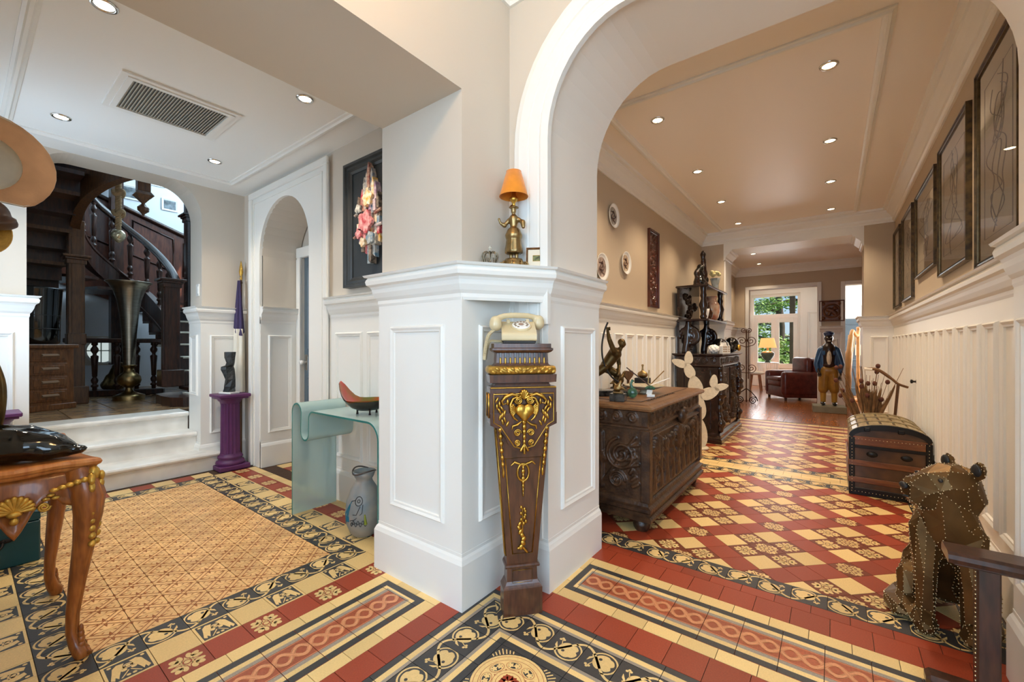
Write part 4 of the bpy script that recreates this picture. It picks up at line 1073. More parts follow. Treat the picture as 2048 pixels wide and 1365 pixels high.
# bronze tube sculpture at the near end of the table
tb = thing('tube_sculpture', 'bronze bent-tube sculpture behind the black sculpture at photo edge', 'sculpture', (-2.60, 0.075, 0.765))
for k in range(4):
    MB().tube(crom([(0.0, 0.0, 0.0), (0.03 + .012 * k, 0.01 * k, 0.14), (0.045 + .012 * k, 0.012 * k, 0.28), (0.03, 0.01, 0.40), (0.0, 0.0, 0.47), (-0.05, 0, 0.42)], 6), 0.010, 8).build('bent_tube', 'bronze', tb)
MB().lathe([(0.07, 0), (0.07, 0.012), (0.02, 0.02), (0, 0.02)], 16).build('foot_plate', 'bronze', tb)
MB().tube([(0.02 + 0.03 * math.cos(a), 0.01, 0.52 + 0.03 * math.sin(a)) for a in np.linspace(0, 2 * PI, 20)[:-1]], 0.01, 8, closed=True).build('ring', 'bronze', tb)
# teal box
tbx = thing('teal_box', 'dark teal lacquered box with iron handle on floor beyond console table', 'box', (-3.76, 0.10, 0))
MB().box(-0.24, 0.24, -0.19, 0.19, 0.0, 0.225, 0, 0.006).build('body', 'teal', tbx)
lid = MB(); N = 10; prf = [(-0.24, 0.23)] + [(-0.24 + 0.48 * i / N, 0.275 + 0.035 * math.sin(PI * i / N)) for i in range(N + 1)] + [(0.24, 0.23)]
lid.prism([(0.19 * (2 * i / N - 1), 0.27 + 0.035 * math.sin(PI * i / N)) for i in range(N + 1)][::-1] + [(-0.19, 0.23), (0.19, 0.23)], lambda u, v, h: (h, u, v), -0.24, 0.24).build('lid', 'teal', tbx)
h_ = MB().tube(crom([(0.245, -0.055, 0.15), (0.275, -0.045, 0.125), (0.28, 0, 0.115), (0.275, 0.045, 0.125), (0.245, 0.055, 0.15)], 5), 0.006, 8)
for s2 in (-1, 1): h_.ell((0.243, s2 * .065, 0.15), (0.005, 0.03, 0.012), 10); h_.ell((0.246, s2 * .055, 0.15), 0.01, 8)
h_.ell((0.282, 0, 0.115), (0.01, 0.02, 0.01), 8); h_.build('handle', 'iron', tbx)
for s2 in (-1, 1): MB().box(0.241, 0.246, s2 * .12 - .012, s2 * .12 + .012, 0.20, 0.25).build('hasp', 'iron', tbx)
# ------------------------------------------------------------------ hats on a wall rack above the table
rk = thing('hat_rack', 'dark wooden peg rack on the entry back wall holding the hats', 'rack', (-2.45, -0.1, 1.70))
MB().box(-0.22, 0.22, 0.0, 0.02, -0.05, 0.05, 0, 0.005).build('board', 'dark', rk)
for x in (-0.15, 0.0, 0.15): MB().tube([(x, 0.02, 0), (x, 0.08, 0.01), (x, 0.10, 0.03)], 0.008, 8).build('peg', 'dark', rk)
def hat(name, label, loc, R, ra, rb, crown, m, m2, curl, n=36, flat=9.0):
    t = thing(name, label, 'hat', loc); t.rotation_euler = R
    br = MB(); v = []; rings = (0.0, 0.56, 0.66, 0.78, 0.9, 1.0)
    for r in rings[1:]:
        for k in range(n):
            a = 2 * PI * k / n; x = ra * r * math.cos(a); y = min(rb * r * math.sin(a), flat * rb)
            v.append((x, y, curl * max(0, r - .5) ** 1.5 * (math.cos(2 * a)) * 0.5 + 0.004))
    f = [[i * n + k, i * n + (k + 1) % n, (i + 1) * n + (k + 1) % n, (i + 1) * n + k] for i in range(4) for k in range(n)]
    nv = len(v); v2 = [(p[0], p[1], p[2] - 0.005) for p in v]; f2 = [[q + nv for q in g][::-1] for g in f]
    rim = [[3 * n + n + k, 3 * n + n + (k + 1) % n, nv + 4 * n + (k + 1) % n, nv + 4 * n + k] for k in range(n)]
    br.add(v + v2, f + f2 + rim, 0, True).build('brim', m, t)
    MB().tube([(v[4 * n + k][0] * .985, v[4 * n + k][1] * .985, v[4 * n + k][2] - .002) for k in range(n)], 0.003, 5, closed=True).build('stitched_edge', m2, t)
    cr = MB().lathe([(0.57 * ra, 0.0), (0.55 * ra, 0.3 * crown), (0.50 * ra, 0.7 * crown), (0.40 * ra, 0.95 * crown), (0.2 * ra, crown), (0.06 * ra, 0.90 * crown), (0, 0.88 * crown)], n, sy=rb / ra, cap=False).build('crown', m, t)
    MB().lathe([(0.565 * ra, -0.006), (0.54 * ra, 0.25 * crown), (0.36 * ra, 0.8 * crown), (0, 0.85 * crown)], n, sy=rb / ra, cap=False).build('lining', 'felt', t)
    MB().lathe([(0.575 * ra, 0.006), (0.57 * ra, 0.03)], n, sy=rb / ra, cap=False).build('hat_band', m2, t)
    return t
hat('wide_brimmed_hat', 'tan suede wide-brimmed hat hanging at the upper photo edge', (-2.37, 0.05, 1.84), (math.radians(-84), math.radians(6), math.radians(75)), 0.185, 0.175, 0.10, 'suede', 'felt', 0.10, flat=0.72)
hat('straw_hat', 'small woven golden straw hat hanging below the leather cap', (-2.43, 0.06, 1.60), (math.radians(70), math.radians(-30), math.radians(75)), 0.075, 0.085, 0.06, 'straw', 'straw', 0.02)
hat('felt_hat', 'grey felt hat hanging lowest under the straw hat', (-2.45, 0.035, 1.535), (math.radians(80), math.radians(-10), math.radians(75)), 0.06, 0.07, 0.06, 'greyfelt', 'greyfelt', 0.02)
cp = thing('leather_beret', 'brown leather cap hanging between suede hat and straw hat', 'cap', (-2.36, 0.05, 1.665), math.radians(-10))
organic(MB().ell((0, 0, 0.0), (0.075, 0.075, 0.055), 16).ell((0.0, 0.03, -0.03), (0.06, 0.065, 0.03), 14).ell((-0.01, -.02, -0.05), (0.05, 0.04, 0.03), 12), 'crown', 'leather_br', cp, 0.008, 4)
MB().ell((0.055, 0.045, -0.03), (0.05, 0.05, 0.008), 16, rot=Matrix.Rotation(.5, 3, 'Y')).build('peak', 'leather_br', cp)
for k in range(2): MB().ell((0.075, 0.01 + .02 * k, 0.0 - .015 * k), 0.006, 8).build('stud', 'brass', cp)
# ------------------------------------------------------------------ purple columns
def column(label, x, y):
    t = thing('fluted_pedestal', label, 'pedestal', (x, y, 0), 0, 'purple fluted pedestals beside the stair arch')
    MB().box(-0.13, 0.13, -0.13, 0.13, 0, 0.045, 0, 0.006).build('plinth', 'purple', t)
    MB().lathe([(0.115, 0.045), (0.122, 0.06), (0.115, 0.08), (0.10, 0.086), (0.098, 0.10), (0.106, 0.112), (0.10, 0.128), (0.088, 0.135), (0.086, 0.15)], 32).build('base_torus', 'purple', t)
    MB().lathe([(0.085, 0.15), (0.082, 0.165), (0.078, 0.62), (0.082, 0.635)], 96, flute=16, fd=0.13).build('fluted_shaft', 'purple', t)
    MB().lathe([(0.08, 0.635), (0.086, 0.64), (0.086, 0.65), (0.10, 0.66), (0.108, 0.68)], 32).build('capital', 'purple', t)
    MB().box(-0.12, 0.12, -0.12, 0.12, 0.68, 0.695, 0, 0.004).box(-0.135, 0.135, -0.135, 0.135, 0.695, 0.725, 0, 0.006).build('abacus', 'purple', t)
    return t
column('purple fluted column pedestal carrying the black twisted sculpture', -4.68, 1.625)
column('purple fluted column pedestal cut by the photo edge beside the steps', -4.66, 0.155)
ts = thing('twisted_sculpture', 'black carved twisted sculpture on thin marble slab atop purple column', 'sculpture', (-4.68, 1.615, 0.725), math.radians(20))
MB().box(-0.075, 0.075, -0.05, 0.05, 0, 0.018, 0, 0.003).build('marble_slab', 'marble', ts)
tw = MB(); lv = [(0.018, .068, .045, 0, 0), (0.07, .055, .042, .35, .008), (0.14, .042, .04, .8, .016), (0.19, .05, .04, 1.1, 0.0), (0.235, .062, .042, 1.3, -.018), (0.262, .058, .04, 1.35, -.022), (0.275, .038, .036, 1.2, .008), (0.30, .034, .034, .9, .018), (0.35, .046, .036, .6, .008), (0.40, .052, .036, .5, .012), (0.405, .05, .034, .5, .014)]
v = []; n = 6
for z, a, b_, r, ox in lv:
    for k in range(n):
        an = 2 * PI * k / n; x = a * math.cos(an); y_ = b_ * math.sin(an); v.append((x * math.cos(r) - y_ * math.sin(r) + ox, x * math.sin(r) + y_ * math.cos(r), z))
tw.add(v, [[i * n + k, i * n + (k + 1) % n, (i + 1) * n + (k + 1) % n, (i + 1) * n + k] for i in range(len(lv) - 1) for k in range(n)] + [list(range((len(lv) - 1) * n, len(lv) * n))])
tw.build('carved_body', mat('ribbed black stone', '#2c2e2e', 0.5, var=0.4, vscale=40, kind='wave', space='Object'), ts)
# ------------------------------------------------------------------ furled flag
fg = thing('furled_flag', 'furled navy and cream flag on pole with gold spearhead in corner', 'flag', (-4.825, 1.772, 0))
MB().tube([(0, 0, 0), (0.0, 0.0, 1.93)], 0.011, 8).build('pole', 'dark2', fg)
MB().lathe([(0.012, 0), (0.022, 0.02), (0.012, 0.035), (0.02, 0.05), (0.03, 0.085), (0.022, 0.13), (0.006, 0.19), (0, 0.20)], 10, (0, 0, 1.86), sy=.6).build('spearhead', 'gilt', fg)
def cloth(z0, z1, r0, r1, m, name, ph=0.0, tail=0.0):
    v = []; n = 28; R = 12
    for i in range(R + 1):
        t = i / R; z = z1 + (z0 - z1) * t; r = r1 + (r0 - r1) * t
        for k in range(n):
            a = 2 * PI * k / n; rr = r * (1 + 0.22 * math.sin(5 * a + ph + t * .8)); v.append((0.032 + rr * math.cos(a) * .9, -0.03 + rr * math.sin(a) * .7, z + tail * t * math.cos(a)))
    MB().add(v, [[i * n + k, i * n + (k + 1) % n, (i + 1) * n + (k + 1) % n, (i + 1) * n + k] for i in range(R) for k in range(n)], 0, True).build(name, m, fg)
cloth(1.34, 1.85, 0.056, 0.016, 'navy', 'navy_cloth', 0, -0.05); cloth(0.74, 1.36, 0.064, 0.054, 'flagwhite', 'cream_cloth', 0.4, -0.03)
MB().tube([(0.0, 0.0, 1.84), (0.01, -.02, 1.83)], 0.02, 8).build('tie', 'dark', fg)
# light switch on the arch reveal
ls = thing('light_switch', 'small white light switch on the stair arch reveal', 'switch', (-4.96, 1.447, 1.735))
MB().box(-0.04, 0.04, -0.010, 0.0, -0.06, 0.06, 0, 0.003).build('plate', 'porcelain', ls); MB().box(-0.025, 0.025, -0.014, -0.010, -0.035, 0.035, 0, 0.002).build('rocker', 'porcelain', ls)
# ------------------------------------------------------------------ framed collage
fc = thing('framed_collage', 'dark grey deep picture frame with painted driftwood collage', 'picture', (-2.62, 1.82, 2.085))
def pframe(parent, hx, hz, w, d, m, prof=None, name='frame'):
    prof = prof or [(0, 0), (0, d), (0.25 * w, d * 1.0), (0.35 * w, d * .75), (0.6 * w, d * .8), (0.75 * w, d * .55), (w, d * .45), (w, 0)]
    v = []; f = []
    for o, h in prof:
        for sx, sz in ((-1, -1), (1, -1), (1, 1), (-1, 1)): v.append((sx * (hx - o), -h, sz * (hz - o)))
    for i in range(len(prof) - 1):
        for k in range(4): f.append([i * 4 + k, i * 4 + (k + 1) % 4, (i + 1) * 4 + (k + 1) % 4, (i + 1) * 4 + k])
    return MB().add(v, f).build(name, m, parent)
pframe(fc, 0.315, 0.46, 0.075, 0.055, 'frame_dk'); MB().box(-0.245, 0.245, -0.018, 0, -0.39, 0.39).build('backing_board', mat('slate backing', '#2c2f30', 0.5, var=.1), fc)
cols = [mat('collage paint %d' % i, c, 0.6, col2=c2, vscale=26, space='Object') for i, (c, c2) in enumerate([('#b8a088', '#3a2f2a'), ('#d8c2a8', '#5a6f86'), ('#e0a52e', '#f2ead8'), ('#c23a44', '#f0b9b4'), ('#4f7f9a', '#d9d2c6'), ('#9a6f8f', '#e8d8cc'), ('#d9b89a', '#8a3a3a'), ('#e9e1d2', '#2f3438')])]
rnd = random.Random(11)
for i in range(9):
    x = -0.10 + i * 0.028; top = 0.36 - abs(i - 4.2) * 0.055 + rnd.uniform(-.03, .03); bot = -0.32 + abs(i - 4.5) * 0.045 + rnd.uniform(-.02, .02)
    seg = 5; hh = (top - bot) / seg
    for s_ in range(seg):
        z0 = bot + hh * s_; z1 = z0 + hh + .002; w = 0.029
        tp = [(x - w / 2, z0), (x + w / 2, z0), (x + w / 2, z1), (x, z1 + (0.05 if s_ == seg - 1 else 0)), (x - w / 2, z1)]
        if s_ == 0: tp[0] = (x - w / 2, z0 + rnd.uniform(0, .03))
        MB().prism(tp, FX, -0.05 - rnd.uniform(0, .02), -0.02).build('driftwood_sliver', cols[(i * 3 + s_ * 2 + rnd.randint(0, 2)) % 8], fc)
for (x, z, r, ci) in ((0.03, 0.14, 0.05, 2), (0.0, -0.02, 0.075, 3), (-0.075, -0.09, 0.035, 3), (0.06, -0.14, 0.04, 4), (-0.08, 0.08, 0.035, 7), (-0.03, -0.16, 0.03, 2)):
    MB().prism(polar(x, z, lambda a: r * (1 + .18 * math.cos(5 * a + r * 90)), 24), FX, -0.082, -0.06).build('painted_flower', cols[ci], fc)
for (x0, z0, x1, z1, ci) in ((-0.16, -0.11, -0.10, -0.08, 6), (0.09, 0.03, 0.16, 0.05, 6), (0.10, -0.06, 0.17, -0.05, 5), (-0.15, 0.05, -0.1, 0.07, 1)):
    MB().tube([(x0, -0.06, z0), (x1, -0.055, z1)], 0.012, 4).build('driftwood_stick', cols[ci], fc)
# ------------------------------------------------------------------ waterfall glass console
gm = bpy.data.materials.new('frosted aqua glass'); gm.use_nodes = True; b_ = gm.node_tree.nodes['Principled BSDF']
b_.inputs['Base Color'].default_value = (*lin('#d3f0ee'), 1); b_.inputs['Roughness'].default_value = 0.25; b_.inputs['Transmission Weight'].default_value = 0.45; b_.inputs['IOR'].default_value = 1.15
M['frost'] = gm
gd = mat('glass cut edge', '#3f8f8a', 0.1, trans=0.3)
gt = thing('glass_console_table', 'bent frosted aqua glass console table with rolled end', 'table', (-2.54, 1.605, 0))
def arcp(cx, cz, r, a0, a1, n=8): return [(cx + r * math.cos(a0 + (a1 - a0) * i / n), cz + r * math.sin(a0 + (a1 - a0) * i / n)) for i in range(n + 1)]
top = [(-0.50, 0.0), (-0.50, 0.70)] + arcp(-0.435, 0.725, 0.065, PI, 0.15, 10) + [(-0.375, 0.66), (-0.378, 0.62)] + arcp(-0.325, 0.60, 0.052, PI, 2 * PI, 10) + [(-0.27, 0.66)] + arcp(-0.22, 0.70, 0.05, PI, PI / 2, 6) + [(0.38, 0.75)] + arcp(0.40, 0.65, 0.10, PI / 2, 0, 8) + [(0.50, 0.0)]
W = 0.165
def sheet(pts, th, y0, y1, name, parent, m):
    mb = MB(); P = [Vector(p) for p in pts]; v = []
    for i, p in enumerate(P):
        d = (P[min(i + 1, len(P) - 1)] - P[max(i - 1, 0)]).normalized(); nn = Vector((-d.y, d.x)) * th / 2
        for s2 in (1, -1):
            for yy in (y0, y1): v.append((p.x + nn.x * s2, yy, p.y + nn.y * s2))
    f = []
    for i in range(len(P) - 1):
        a = i * 4; b = a + 4
        f += [[a, b, b + 1, a + 1], [a + 2, a + 3, b + 3, b + 2]]
    mb.add(v, f, 0, True); e = []
    for i in range(len(P) - 1):
        a = i * 4; b = a + 4; e += [[a, a + 2, b + 2, b], [a + 1, b + 1, b + 3, a + 3]]
    e += [[0, 1, 3, 2], [len(v) - 4, len(v) - 2, len(v) - 1, len(v) - 3]]
    mb.add(v, e, 1); return mb.build(name, [m, gd], parent)
i1 = 2 + 11 + 2 + 6
sheet(top, 0.012, -W, W, 'bent_glass_sheet', gt, 'frost')
# glass bowl on it
gb = thing('glass_bowl', 'pointed red and green glass dish with dark underside on glass table', 'bowl', (-2.37, 1.60, 0.757), math.radians(68))
bm_in = mat('red green fused glass', '#c23a1e', 0.15, col2='#1f7a34', vscale=5, coat=0.6); bm_out = mat('dark glazed underside', '#2a221c', 0.2, coat=.4)
n = 32; v = []; 
for ri, (r, z) in enumerate(((0.0, 0.028), (0.4, 0.032), (0.7, 0.05), (0.88, 0.072), (1.0, 0.095))):
    for k in range(n):
        a = 2 * PI * k / n; pk = max(0, math.cos(a - 2.6)) ** 8; pk2 = max(0, math.cos(a + .55)) ** 8
        rr = 0.15 * r * (1 + 0.22 * pk * r + 0.18 * pk2 * r); zz = z + 0.12 * pk * r ** 3 + 0.01 * pk2 * r ** 3
        v.append((rr * math.cos(a), rr * .72 * math.sin(a), zz))
f = [[i * n + k, i * n + (k + 1) % n, (i + 1) * n + (k + 1) % n, (i + 1) * n + k] for i in range(4) for k in range(n)]
MB().add(v, f, 0, True).build('inside_glaze', bm_in, gb)
MB().add([(p[0] * 1.01, p[1] * 1.01, p[2] - .006) for p in v], [g[::-1] for g in f], 0, True).build('underside', bm_out, gb)
for (x, y_) in ((0.06, 0.03), (-0.06, 0.03), (0, -0.05)): MB().lathe([(0.008, 0), (0.005, 0.02), (0.008, 0.034)], 8, (x, y_, 0)).build('foot', 'iron', gb)
# vase on floor
fv = thing('bird_vase', 'blue grey ceramic floor vase incised with a bird under glass table', 'vase', (-2.375, 1.575, 0))
vm = mat('blue grey slip glaze', '#6f7f88', 0.4, col2='#a59c90', vscale=7, bump=.1, bscale=40)
MB().lathe([(0.062, 0), (0.085, 0.02), (0.108, 0.08), (0.114, 0.15), (0.105, 0.22), (0.08, 0.29), (0.052, 0.335), (0.048, 0.35), (0.058, 0.365), (0.07, 0.40), (0.066, 0.40), (0.05, 0.365), (0.04, 0.34), (0, 0.30)], 36, cap=False).build('body', vm, fv)
MB().tube([(0.07 * math.cos(a) * (1 + .1 * math.cos(2 * a)), 0.07 * math.sin(a), 0.40 + 0.012 * math.cos(2 * a)) for a in np.linspace(0, 2 * PI, 28)[:-1]], 0.005, 6, closed=True).build('rim', mat('umber glaze', '#4a3f3a', .4), fv)
def onv(a, z):
    pr = [(0.062, 0), (0.085, 0.02), (0.108, 0.08), (0.114, 0.15), (0.105, 0.22), (0.08, 0.29), (0.052, 0.335)]
    r = np.interp(z, [p[1] for p in pr], [p[0] for p in pr]) + .0015; return (r * math.cos(a), r * math.sin(a), z)
A0 = math.radians(-52)
inkd = mat('incised dark line', '#2a2a2c', .6); inkb = mat('turquoise glaze', '#1f6f86', .35); inkg = mat('yellow green glaze', '#8f9a3a', .35)
for (a, z) in ((0.0, 0.24),):
    MB().tube([onv(A0 + a + 0.22 * math.cos(t), z + 0.026 * math.sin(t)) for t in np.linspace(0, 2 * PI, 17)[:-1]], 0.0022, 5, closed=True).tube([onv(A0 - .2, 0.245), onv(A0 - .5, 0.235)], 0.002, 5).tube([onv(A0 + a + 0.08 * math.cos(t), z + 0.009 * math.sin(t)) for t in np.linspace(0, 2 * PI, 13)[:-1]], 0.002, 5, closed=True).build('bird_head', inkd, fv)
bb = MB()
for k in range(9): bb.tube([onv(A0 - .45 - .06 * k, 0.24 - .01 * k), onv(A0 - .62 - .05 * k, 0.17 - .01 * k), onv(A0 - .6 - .03 * k, 0.11)], 0.002, 5)
bb.build('bird_wing', inkb, fv)
bb = MB().tube([onv(A0 + .25, 0.22), onv(A0 + .2, 0.17), onv(A0 - .2, 0.13), onv(A0 - .5, 0.12)], 0.002, 5).tube([onv(A0 + .1, 0.21), onv(A0 - .1, 0.16), onv(A0 - .3, 0.16)], 0.002, 5)
for k in range(7): bb.tube([onv(A0 - .4 + .13 * k + .05 * math.cos(t), 0.10 + .012 * math.sin(t) + .012 * (k % 2)) for t in np.linspace(0, 2 * PI, 11)[:-1]], 0.0018, 5, closed=True)
bb.build('bird_body', inkd, fv)
MB().tube([onv(A0 + .35, 0.16), onv(A0 + .4, 0.10)], [0.004, 0.010], 6).build('leaf_motif', inkg, fv)
# ------------------------------------------------------------------ stair hall
st = thing('spiral_staircase', 'dark oak curving staircase with turned balusters beyond the arch', 'staircase', (-7.0, 1.2, SZ))
O = Vector((-7.0, 1.2, SZ))
def L(p): return tuple(Vector(p) - O)
def newel(x, y, z0, z1, w, m, blocks=(), cap=None, plinth=True):
    mb = MB().box(x - w / 2, x + w / 2, y - w / 2, y + w / 2, z0, z1, 0, 0.006)
    for sx, sy in ((0, -1), (1, 0)):
        cx, cy = x + sx * w / 2, y + sy * w / 2
        mb.cbox((cx, cy, (z0 + z1) / 2), (0.012 if sx else w * .6, 0.012 if sy else w * .6, (z1 - z0) * .82), bev=.003)
    if plinth: mb.box(x - w * .72, x + w * .72, y - w * .72, y + w * .72, z0, z0 + 0.20, 0, 0.008)
    for zb in blocks: mb.box(x - w * .58, x + w * .58, y - w * .58, y + w * .58, zb, zb + 0.13, 0, 0.008); mb.frust(x + w * .58 + .004, y, zb + .03, zb + .10, .01, .07, .01, .07)
    if cap:
        for (k, dz0, dz1) in ((.60, -.10, -.05), (.70, -.05, -.025), (.85, -.025, 0.0)): mb.box(x - w * k, x + w * k, y - w * k, y + w * k, cap + dz0, cap + dz1, 0, .004)
    return mb.xf(Matrix.Translation(-O)).build('newel_post', m, st)
newel(-6.92, 0.84, SZ, 2.62, 0.135, 'dark2', (1.20,), 2.22)
newel(-6.30, 1.56, SZ + .18, 1.98, 0.15, 'dark', (), 1.98)
newel(-6.93, 1.95, 1.6, 3.6, 0.15, 'ebony', (), 2.95, False)
def ribbon(path, hgt, th, m, name, parent=st):
    P = [Vector(p) for p in path]; v = []
    for i, p in enumerate(P):
        d = P[min(i + 1, len(P) - 1)] - P[max(i - 1, 0)]; n = Vector((-d.y, d.x, 0)).normalized() * th / 2
        for (o, z) in ((-1, -.5), (-1.35, -.5), (-1.35, -.38), (-1, -.36), (-1, .36), (-1.4, .40), (-1.4, .5), (1.4, .5), (1.4, .40), (1, .36), (1, -.36), (1.35, -.38), (1.35, -.5)):
            v.append(tuple(p + n * o + Vector((0, 0, z * hgt)) - O))
    m_ = 13; f = [[i * m_ + k, (i + 1) * m_ + k, (i + 1) * m_ + (k + 1) % m_, i * m_ + (k + 1) % m_] for i in range(len(P) - 1) for k in range(m_)]
    return MB().add(v, f, 0, False).build(name, m, parent)
low = crom([(-6.34, 1.60, 0.98), (-6.75, 1.72, 1.22), (-7.25, 1.74, 1.50), (-7.70, 1.64, 1.80), (-7.98, 1.40, 2.10), (-7.90, 1.10, 2.36), (-7.45, 0.92, 2.54), (-6.95, 0.85, 2.62)], 8)
upp = crom([(-6.95, 0.85, 2.62), (-6.75, 0.82, 2.70), (-6.30, 0.84, 2.86), (-5.95, 0.98, 3.00), (-5.70, 1.20, 3.10), (-5.60, 1.5, 3.2)], 8)
ribbon(low, 0.30, 0.06, 'dark', 'stringer'); ribbon(upp, 0.28, 0.06, 'dark2', 'stringer')
hr = [p + Vector((0, 0, 0.82)) for p in low]
MB().tube([L(p) for p in hr], 0.038, 10, flat=1.3).build('handrail', 'ebony', st)
bal = MB().lathe([(0.022, 0), (0.022, 0.05), (0.034, 0.06), (0.034, 0.08), (0.018, 0.095), (0.030, 0.12), (0.034, 0.15), (0.022, 0.18), (0.016, 0.19), (0.024, 0.20), (0.030, 0.38), (0.036, 0.46), (0.036, 0.475), (0.018, 0.49), (0.018, 0.51), (0.034, 0.54), (0.038, 0.57), (0.024, 0.60), (0.018, 0.615), (0.03, 0.63), (0.03, 0.66)], 14).mesh('baluster', 'dark')
for i in range(4, len(low) - 3, 5):
    o = bpy.data.objects.new('baluster', bal); COL.objects.link(o); o.parent = st; o.location = L(low[i] + Vector((0, 0, 0.14)))
def board(p, nm='tread', m='dark', th=0.035):
    """horizontal polygon board p=[(x,y)..], z"""
    pts, z = p
    return MB().prism(pts, lambda u, v, h: L((u, v, h)), z - th, z).build(nm, m, st)
# first flight, climbing away along the far side
for k in range(7):
    x = -6.05 - 0.33 * k; z = SZ + 0.17 * (k + 1)
    board(([(x + .03, 1.66), (x + .03, 2.75), (x - .33, 2.75), (x - .33, 1.66)], z))
    MB().box(x - .012, x, 1.66, 2.75, z - 0.17, z - 0.035).xf(Matrix.Translation(-O)).build('riser', 'dark', st)
    MB().box(x - 0.30, x + 0.036, 1.78, 2.55, z - 0.012, z + 0.012, 0, 0.006).xf(Matrix.Translation(-O)).build('carpet_tread', 'sheep', st)
# curved bottom step with its runner
MB().prism([(-5.62, 1.50), (-5.58, 1.75), (-5.58, 2.75), (-6.08, 2.75), (-6.38, 1.75), (-6.42, 1.55), (-6.30, 1.42), (-6.0, 1.40), (-5.75, 1.42)], lambda u, v, h: L((u, v, h)), SZ, SZ + 0.10).build('bottom_step', 'dark', st)
MB().prism([(-5.66, 1.62), (-5.62, 2.6), (-6.06, 2.6), (-6.10, 1.62)], lambda u, v, h: L((u, v, h)), SZ + 0.10, SZ + 0.118).build('carpet_runner', 'sheep', st)
# winders along the back and the return flight seen from below
ctr = Vector((-7.45, 1.30, 0))
for k in range(5):
    a0 = math.radians(100 + k * 32); a1 = a0 + math.radians(34); z = 1.75 + 0.12 * k
    board(([(ctr.x + r * math.cos(a), ctr.y + r * math.sin(a)) for r, a in ((0.45, a0), (1.4, a0), (1.4, a1), (0.45, a1))], z))
for k in range(9):
    x = -8.35 + 0.25 * k; z = 1.72 + 0.155 * k
    board(([(x, -0.75), (x, 0.80), (x + .28, 0.80), (x + .28, -0.75)], z, ), 'tread', 'dark2' if k % 2 else 'dark', 0.04)
    MB().box(x + .005, x + .02, -0.75, 0.80, z - 0.155, z - .02).xf(Matrix.Translation(-O)).build('riser', 'dark', st)
c2 = Vector((-6.0, 1.05, 0))
for k in range(5):
    a0 = math.radians(205 + k * 26); a1 = a0 + math.radians(28); z = 3.02 + 0.14 * k
    board(([(c2.x + r * math.cos(a), c2.y + r * math.sin(a)) for r, a in ((0.22, a0), (1.35, a0), (1.35, a1), (0.22, a1))], z), 'winder', 'dark2', 0.045)
    p0 = (c2.x + .22 * math.cos(a0), c2.y + .22 * math.sin(a0)); p1 = (c2.x + 1.35 * math.cos(a0), c2.y + 1.35 * math.sin(a0))
    MB().add([L((*p0, z - .14)), L((*p1, z - .14)), L((*p1, z)), L((*p0, z))], [[0, 1, 2, 3]]).build('riser', 'dark', st)
board(([(-8.85, -1.1), (-8.85, 0.8), (-8.3, 0.8), (-8.3, -1.1)], 1.60), 'landing', 'dark')
MB().box(-8.85, -6.95, -1.12, -0.78, SZ, 3.0).xf(Matrix.Translation(-O)).build('outer_panelling', 'dark', st)
# panelled dado following the flight on the back wall
dz = MB().prism([(3.19, 1.2), (3.19, 2.75), (0.9, 3.62), (0.9, 2.1)], lambda u, v, h: L((h, u, v)), -8.90, -8.86).build('dado_panelling', mat('red brown panelling', '#4a261a', 0.3, col2='#6a3a28', vscale=6, stretch=(5, 5, 1), coat=.3), st)
for k in range(3):
    y0 = 1.05 + 0.66 * k; y1 = y0 + 0.52; s_ = -0.38
    zt = lambda y: 3.62 + s_ * (y - .9) - .14
    MB().tube([L((-8.855, y0, zt(y0) - .55)), L((-8.855, y1, zt(y1) - .55)), L((-8.855, y1, zt(y1))), L((-8.855, y0, zt(y0)))], 0.02, 4, closed=True).build('dado_moulding', 'dark', st)
MB().tube([L((-8.84, 0.9, 3.62)), L((-8.84, 3.19, 2.75))], 0.035, 6).build('dado_rail', 'dark', st)
MB().box(-8.80, -8.62, 1.42, 1.56, 0.9, 4.2).xf(Matrix.Translation(-O)).build('post', 'dark', st)
for y in (1.05, 1.78, 2.05): pass
# pendant newel hanging from the flight above
pn = MB().box(-0.055, 0.055, -0.055, 0.055, 0.24, 0.9, 0, .006)
pn.frust(0, 0, 0.20, 0.24, .16, .16, .11, .11).frust(0, 0, 0.12, 0.20, .03, .03, .15, .15)
pn.xf(Matrix.Translation(Vector((-5.97, 1.24, 2.62)) - O)).build('pendant_post', 'dark2', st)
MB().lathe([(0, -0.02), (0.014, -0.01), (0.012, 0.0), (0.05, 0.035), (0.052, 0.07), (0.02, 0.105), (0.012, 0.125)], 8, L((-5.97, 1.24, 2.62)), smooth=False).build('pendant_drop', 'dark2', st)
# low balustrade round the cellar well
lb = thing('low_balustrade', 'low dark wooden balustrade behind the tall trumpet vase', 'balustrade', (-7.6, 1.25, SZ), math.radians(66))
MB().box(-0.45, 0.55, -0.045, 0.045, 0.70, 0.76, 0, .01).build('top_rail', 'dark', lb); MB().box(-0.45, 0.55, -0.06, 0.06, 0.0, 0.08, 0, .01).build('bottom_rail', 'dark', lb)
for x in (-0.34, -0.16, 0.06, 0.26, 0.44):
    o = bpy.data.objects.new('baluster', bal); COL.objects.link(o); o.parent = lb; o.location = (x, 0, 0.07); o.scale = (1.1, 1.1, .96)
# dark leafy bronze standing behind the balustrade
db = thing('dark_figure', 'small dark bronze figure behind low balustrade under round window', 'sculpture', (-8.25, 1.38, SZ))
organic(MB().ell((0, 0, .10), (0.14, 0.14, 0.10), 14).cap_((0, 0, .1), (0.02, 0.03, .3), .10, .07).ell((0.02, 0.06, .36), (.07, .08, .07), 12).cap_((0, .05, .25), (.1, .18, .33), .03, .02).cap_((0, -.05, .22), (.1, -.12, .1), .035, .03), 'body', 'bronze', db, .015, 3)
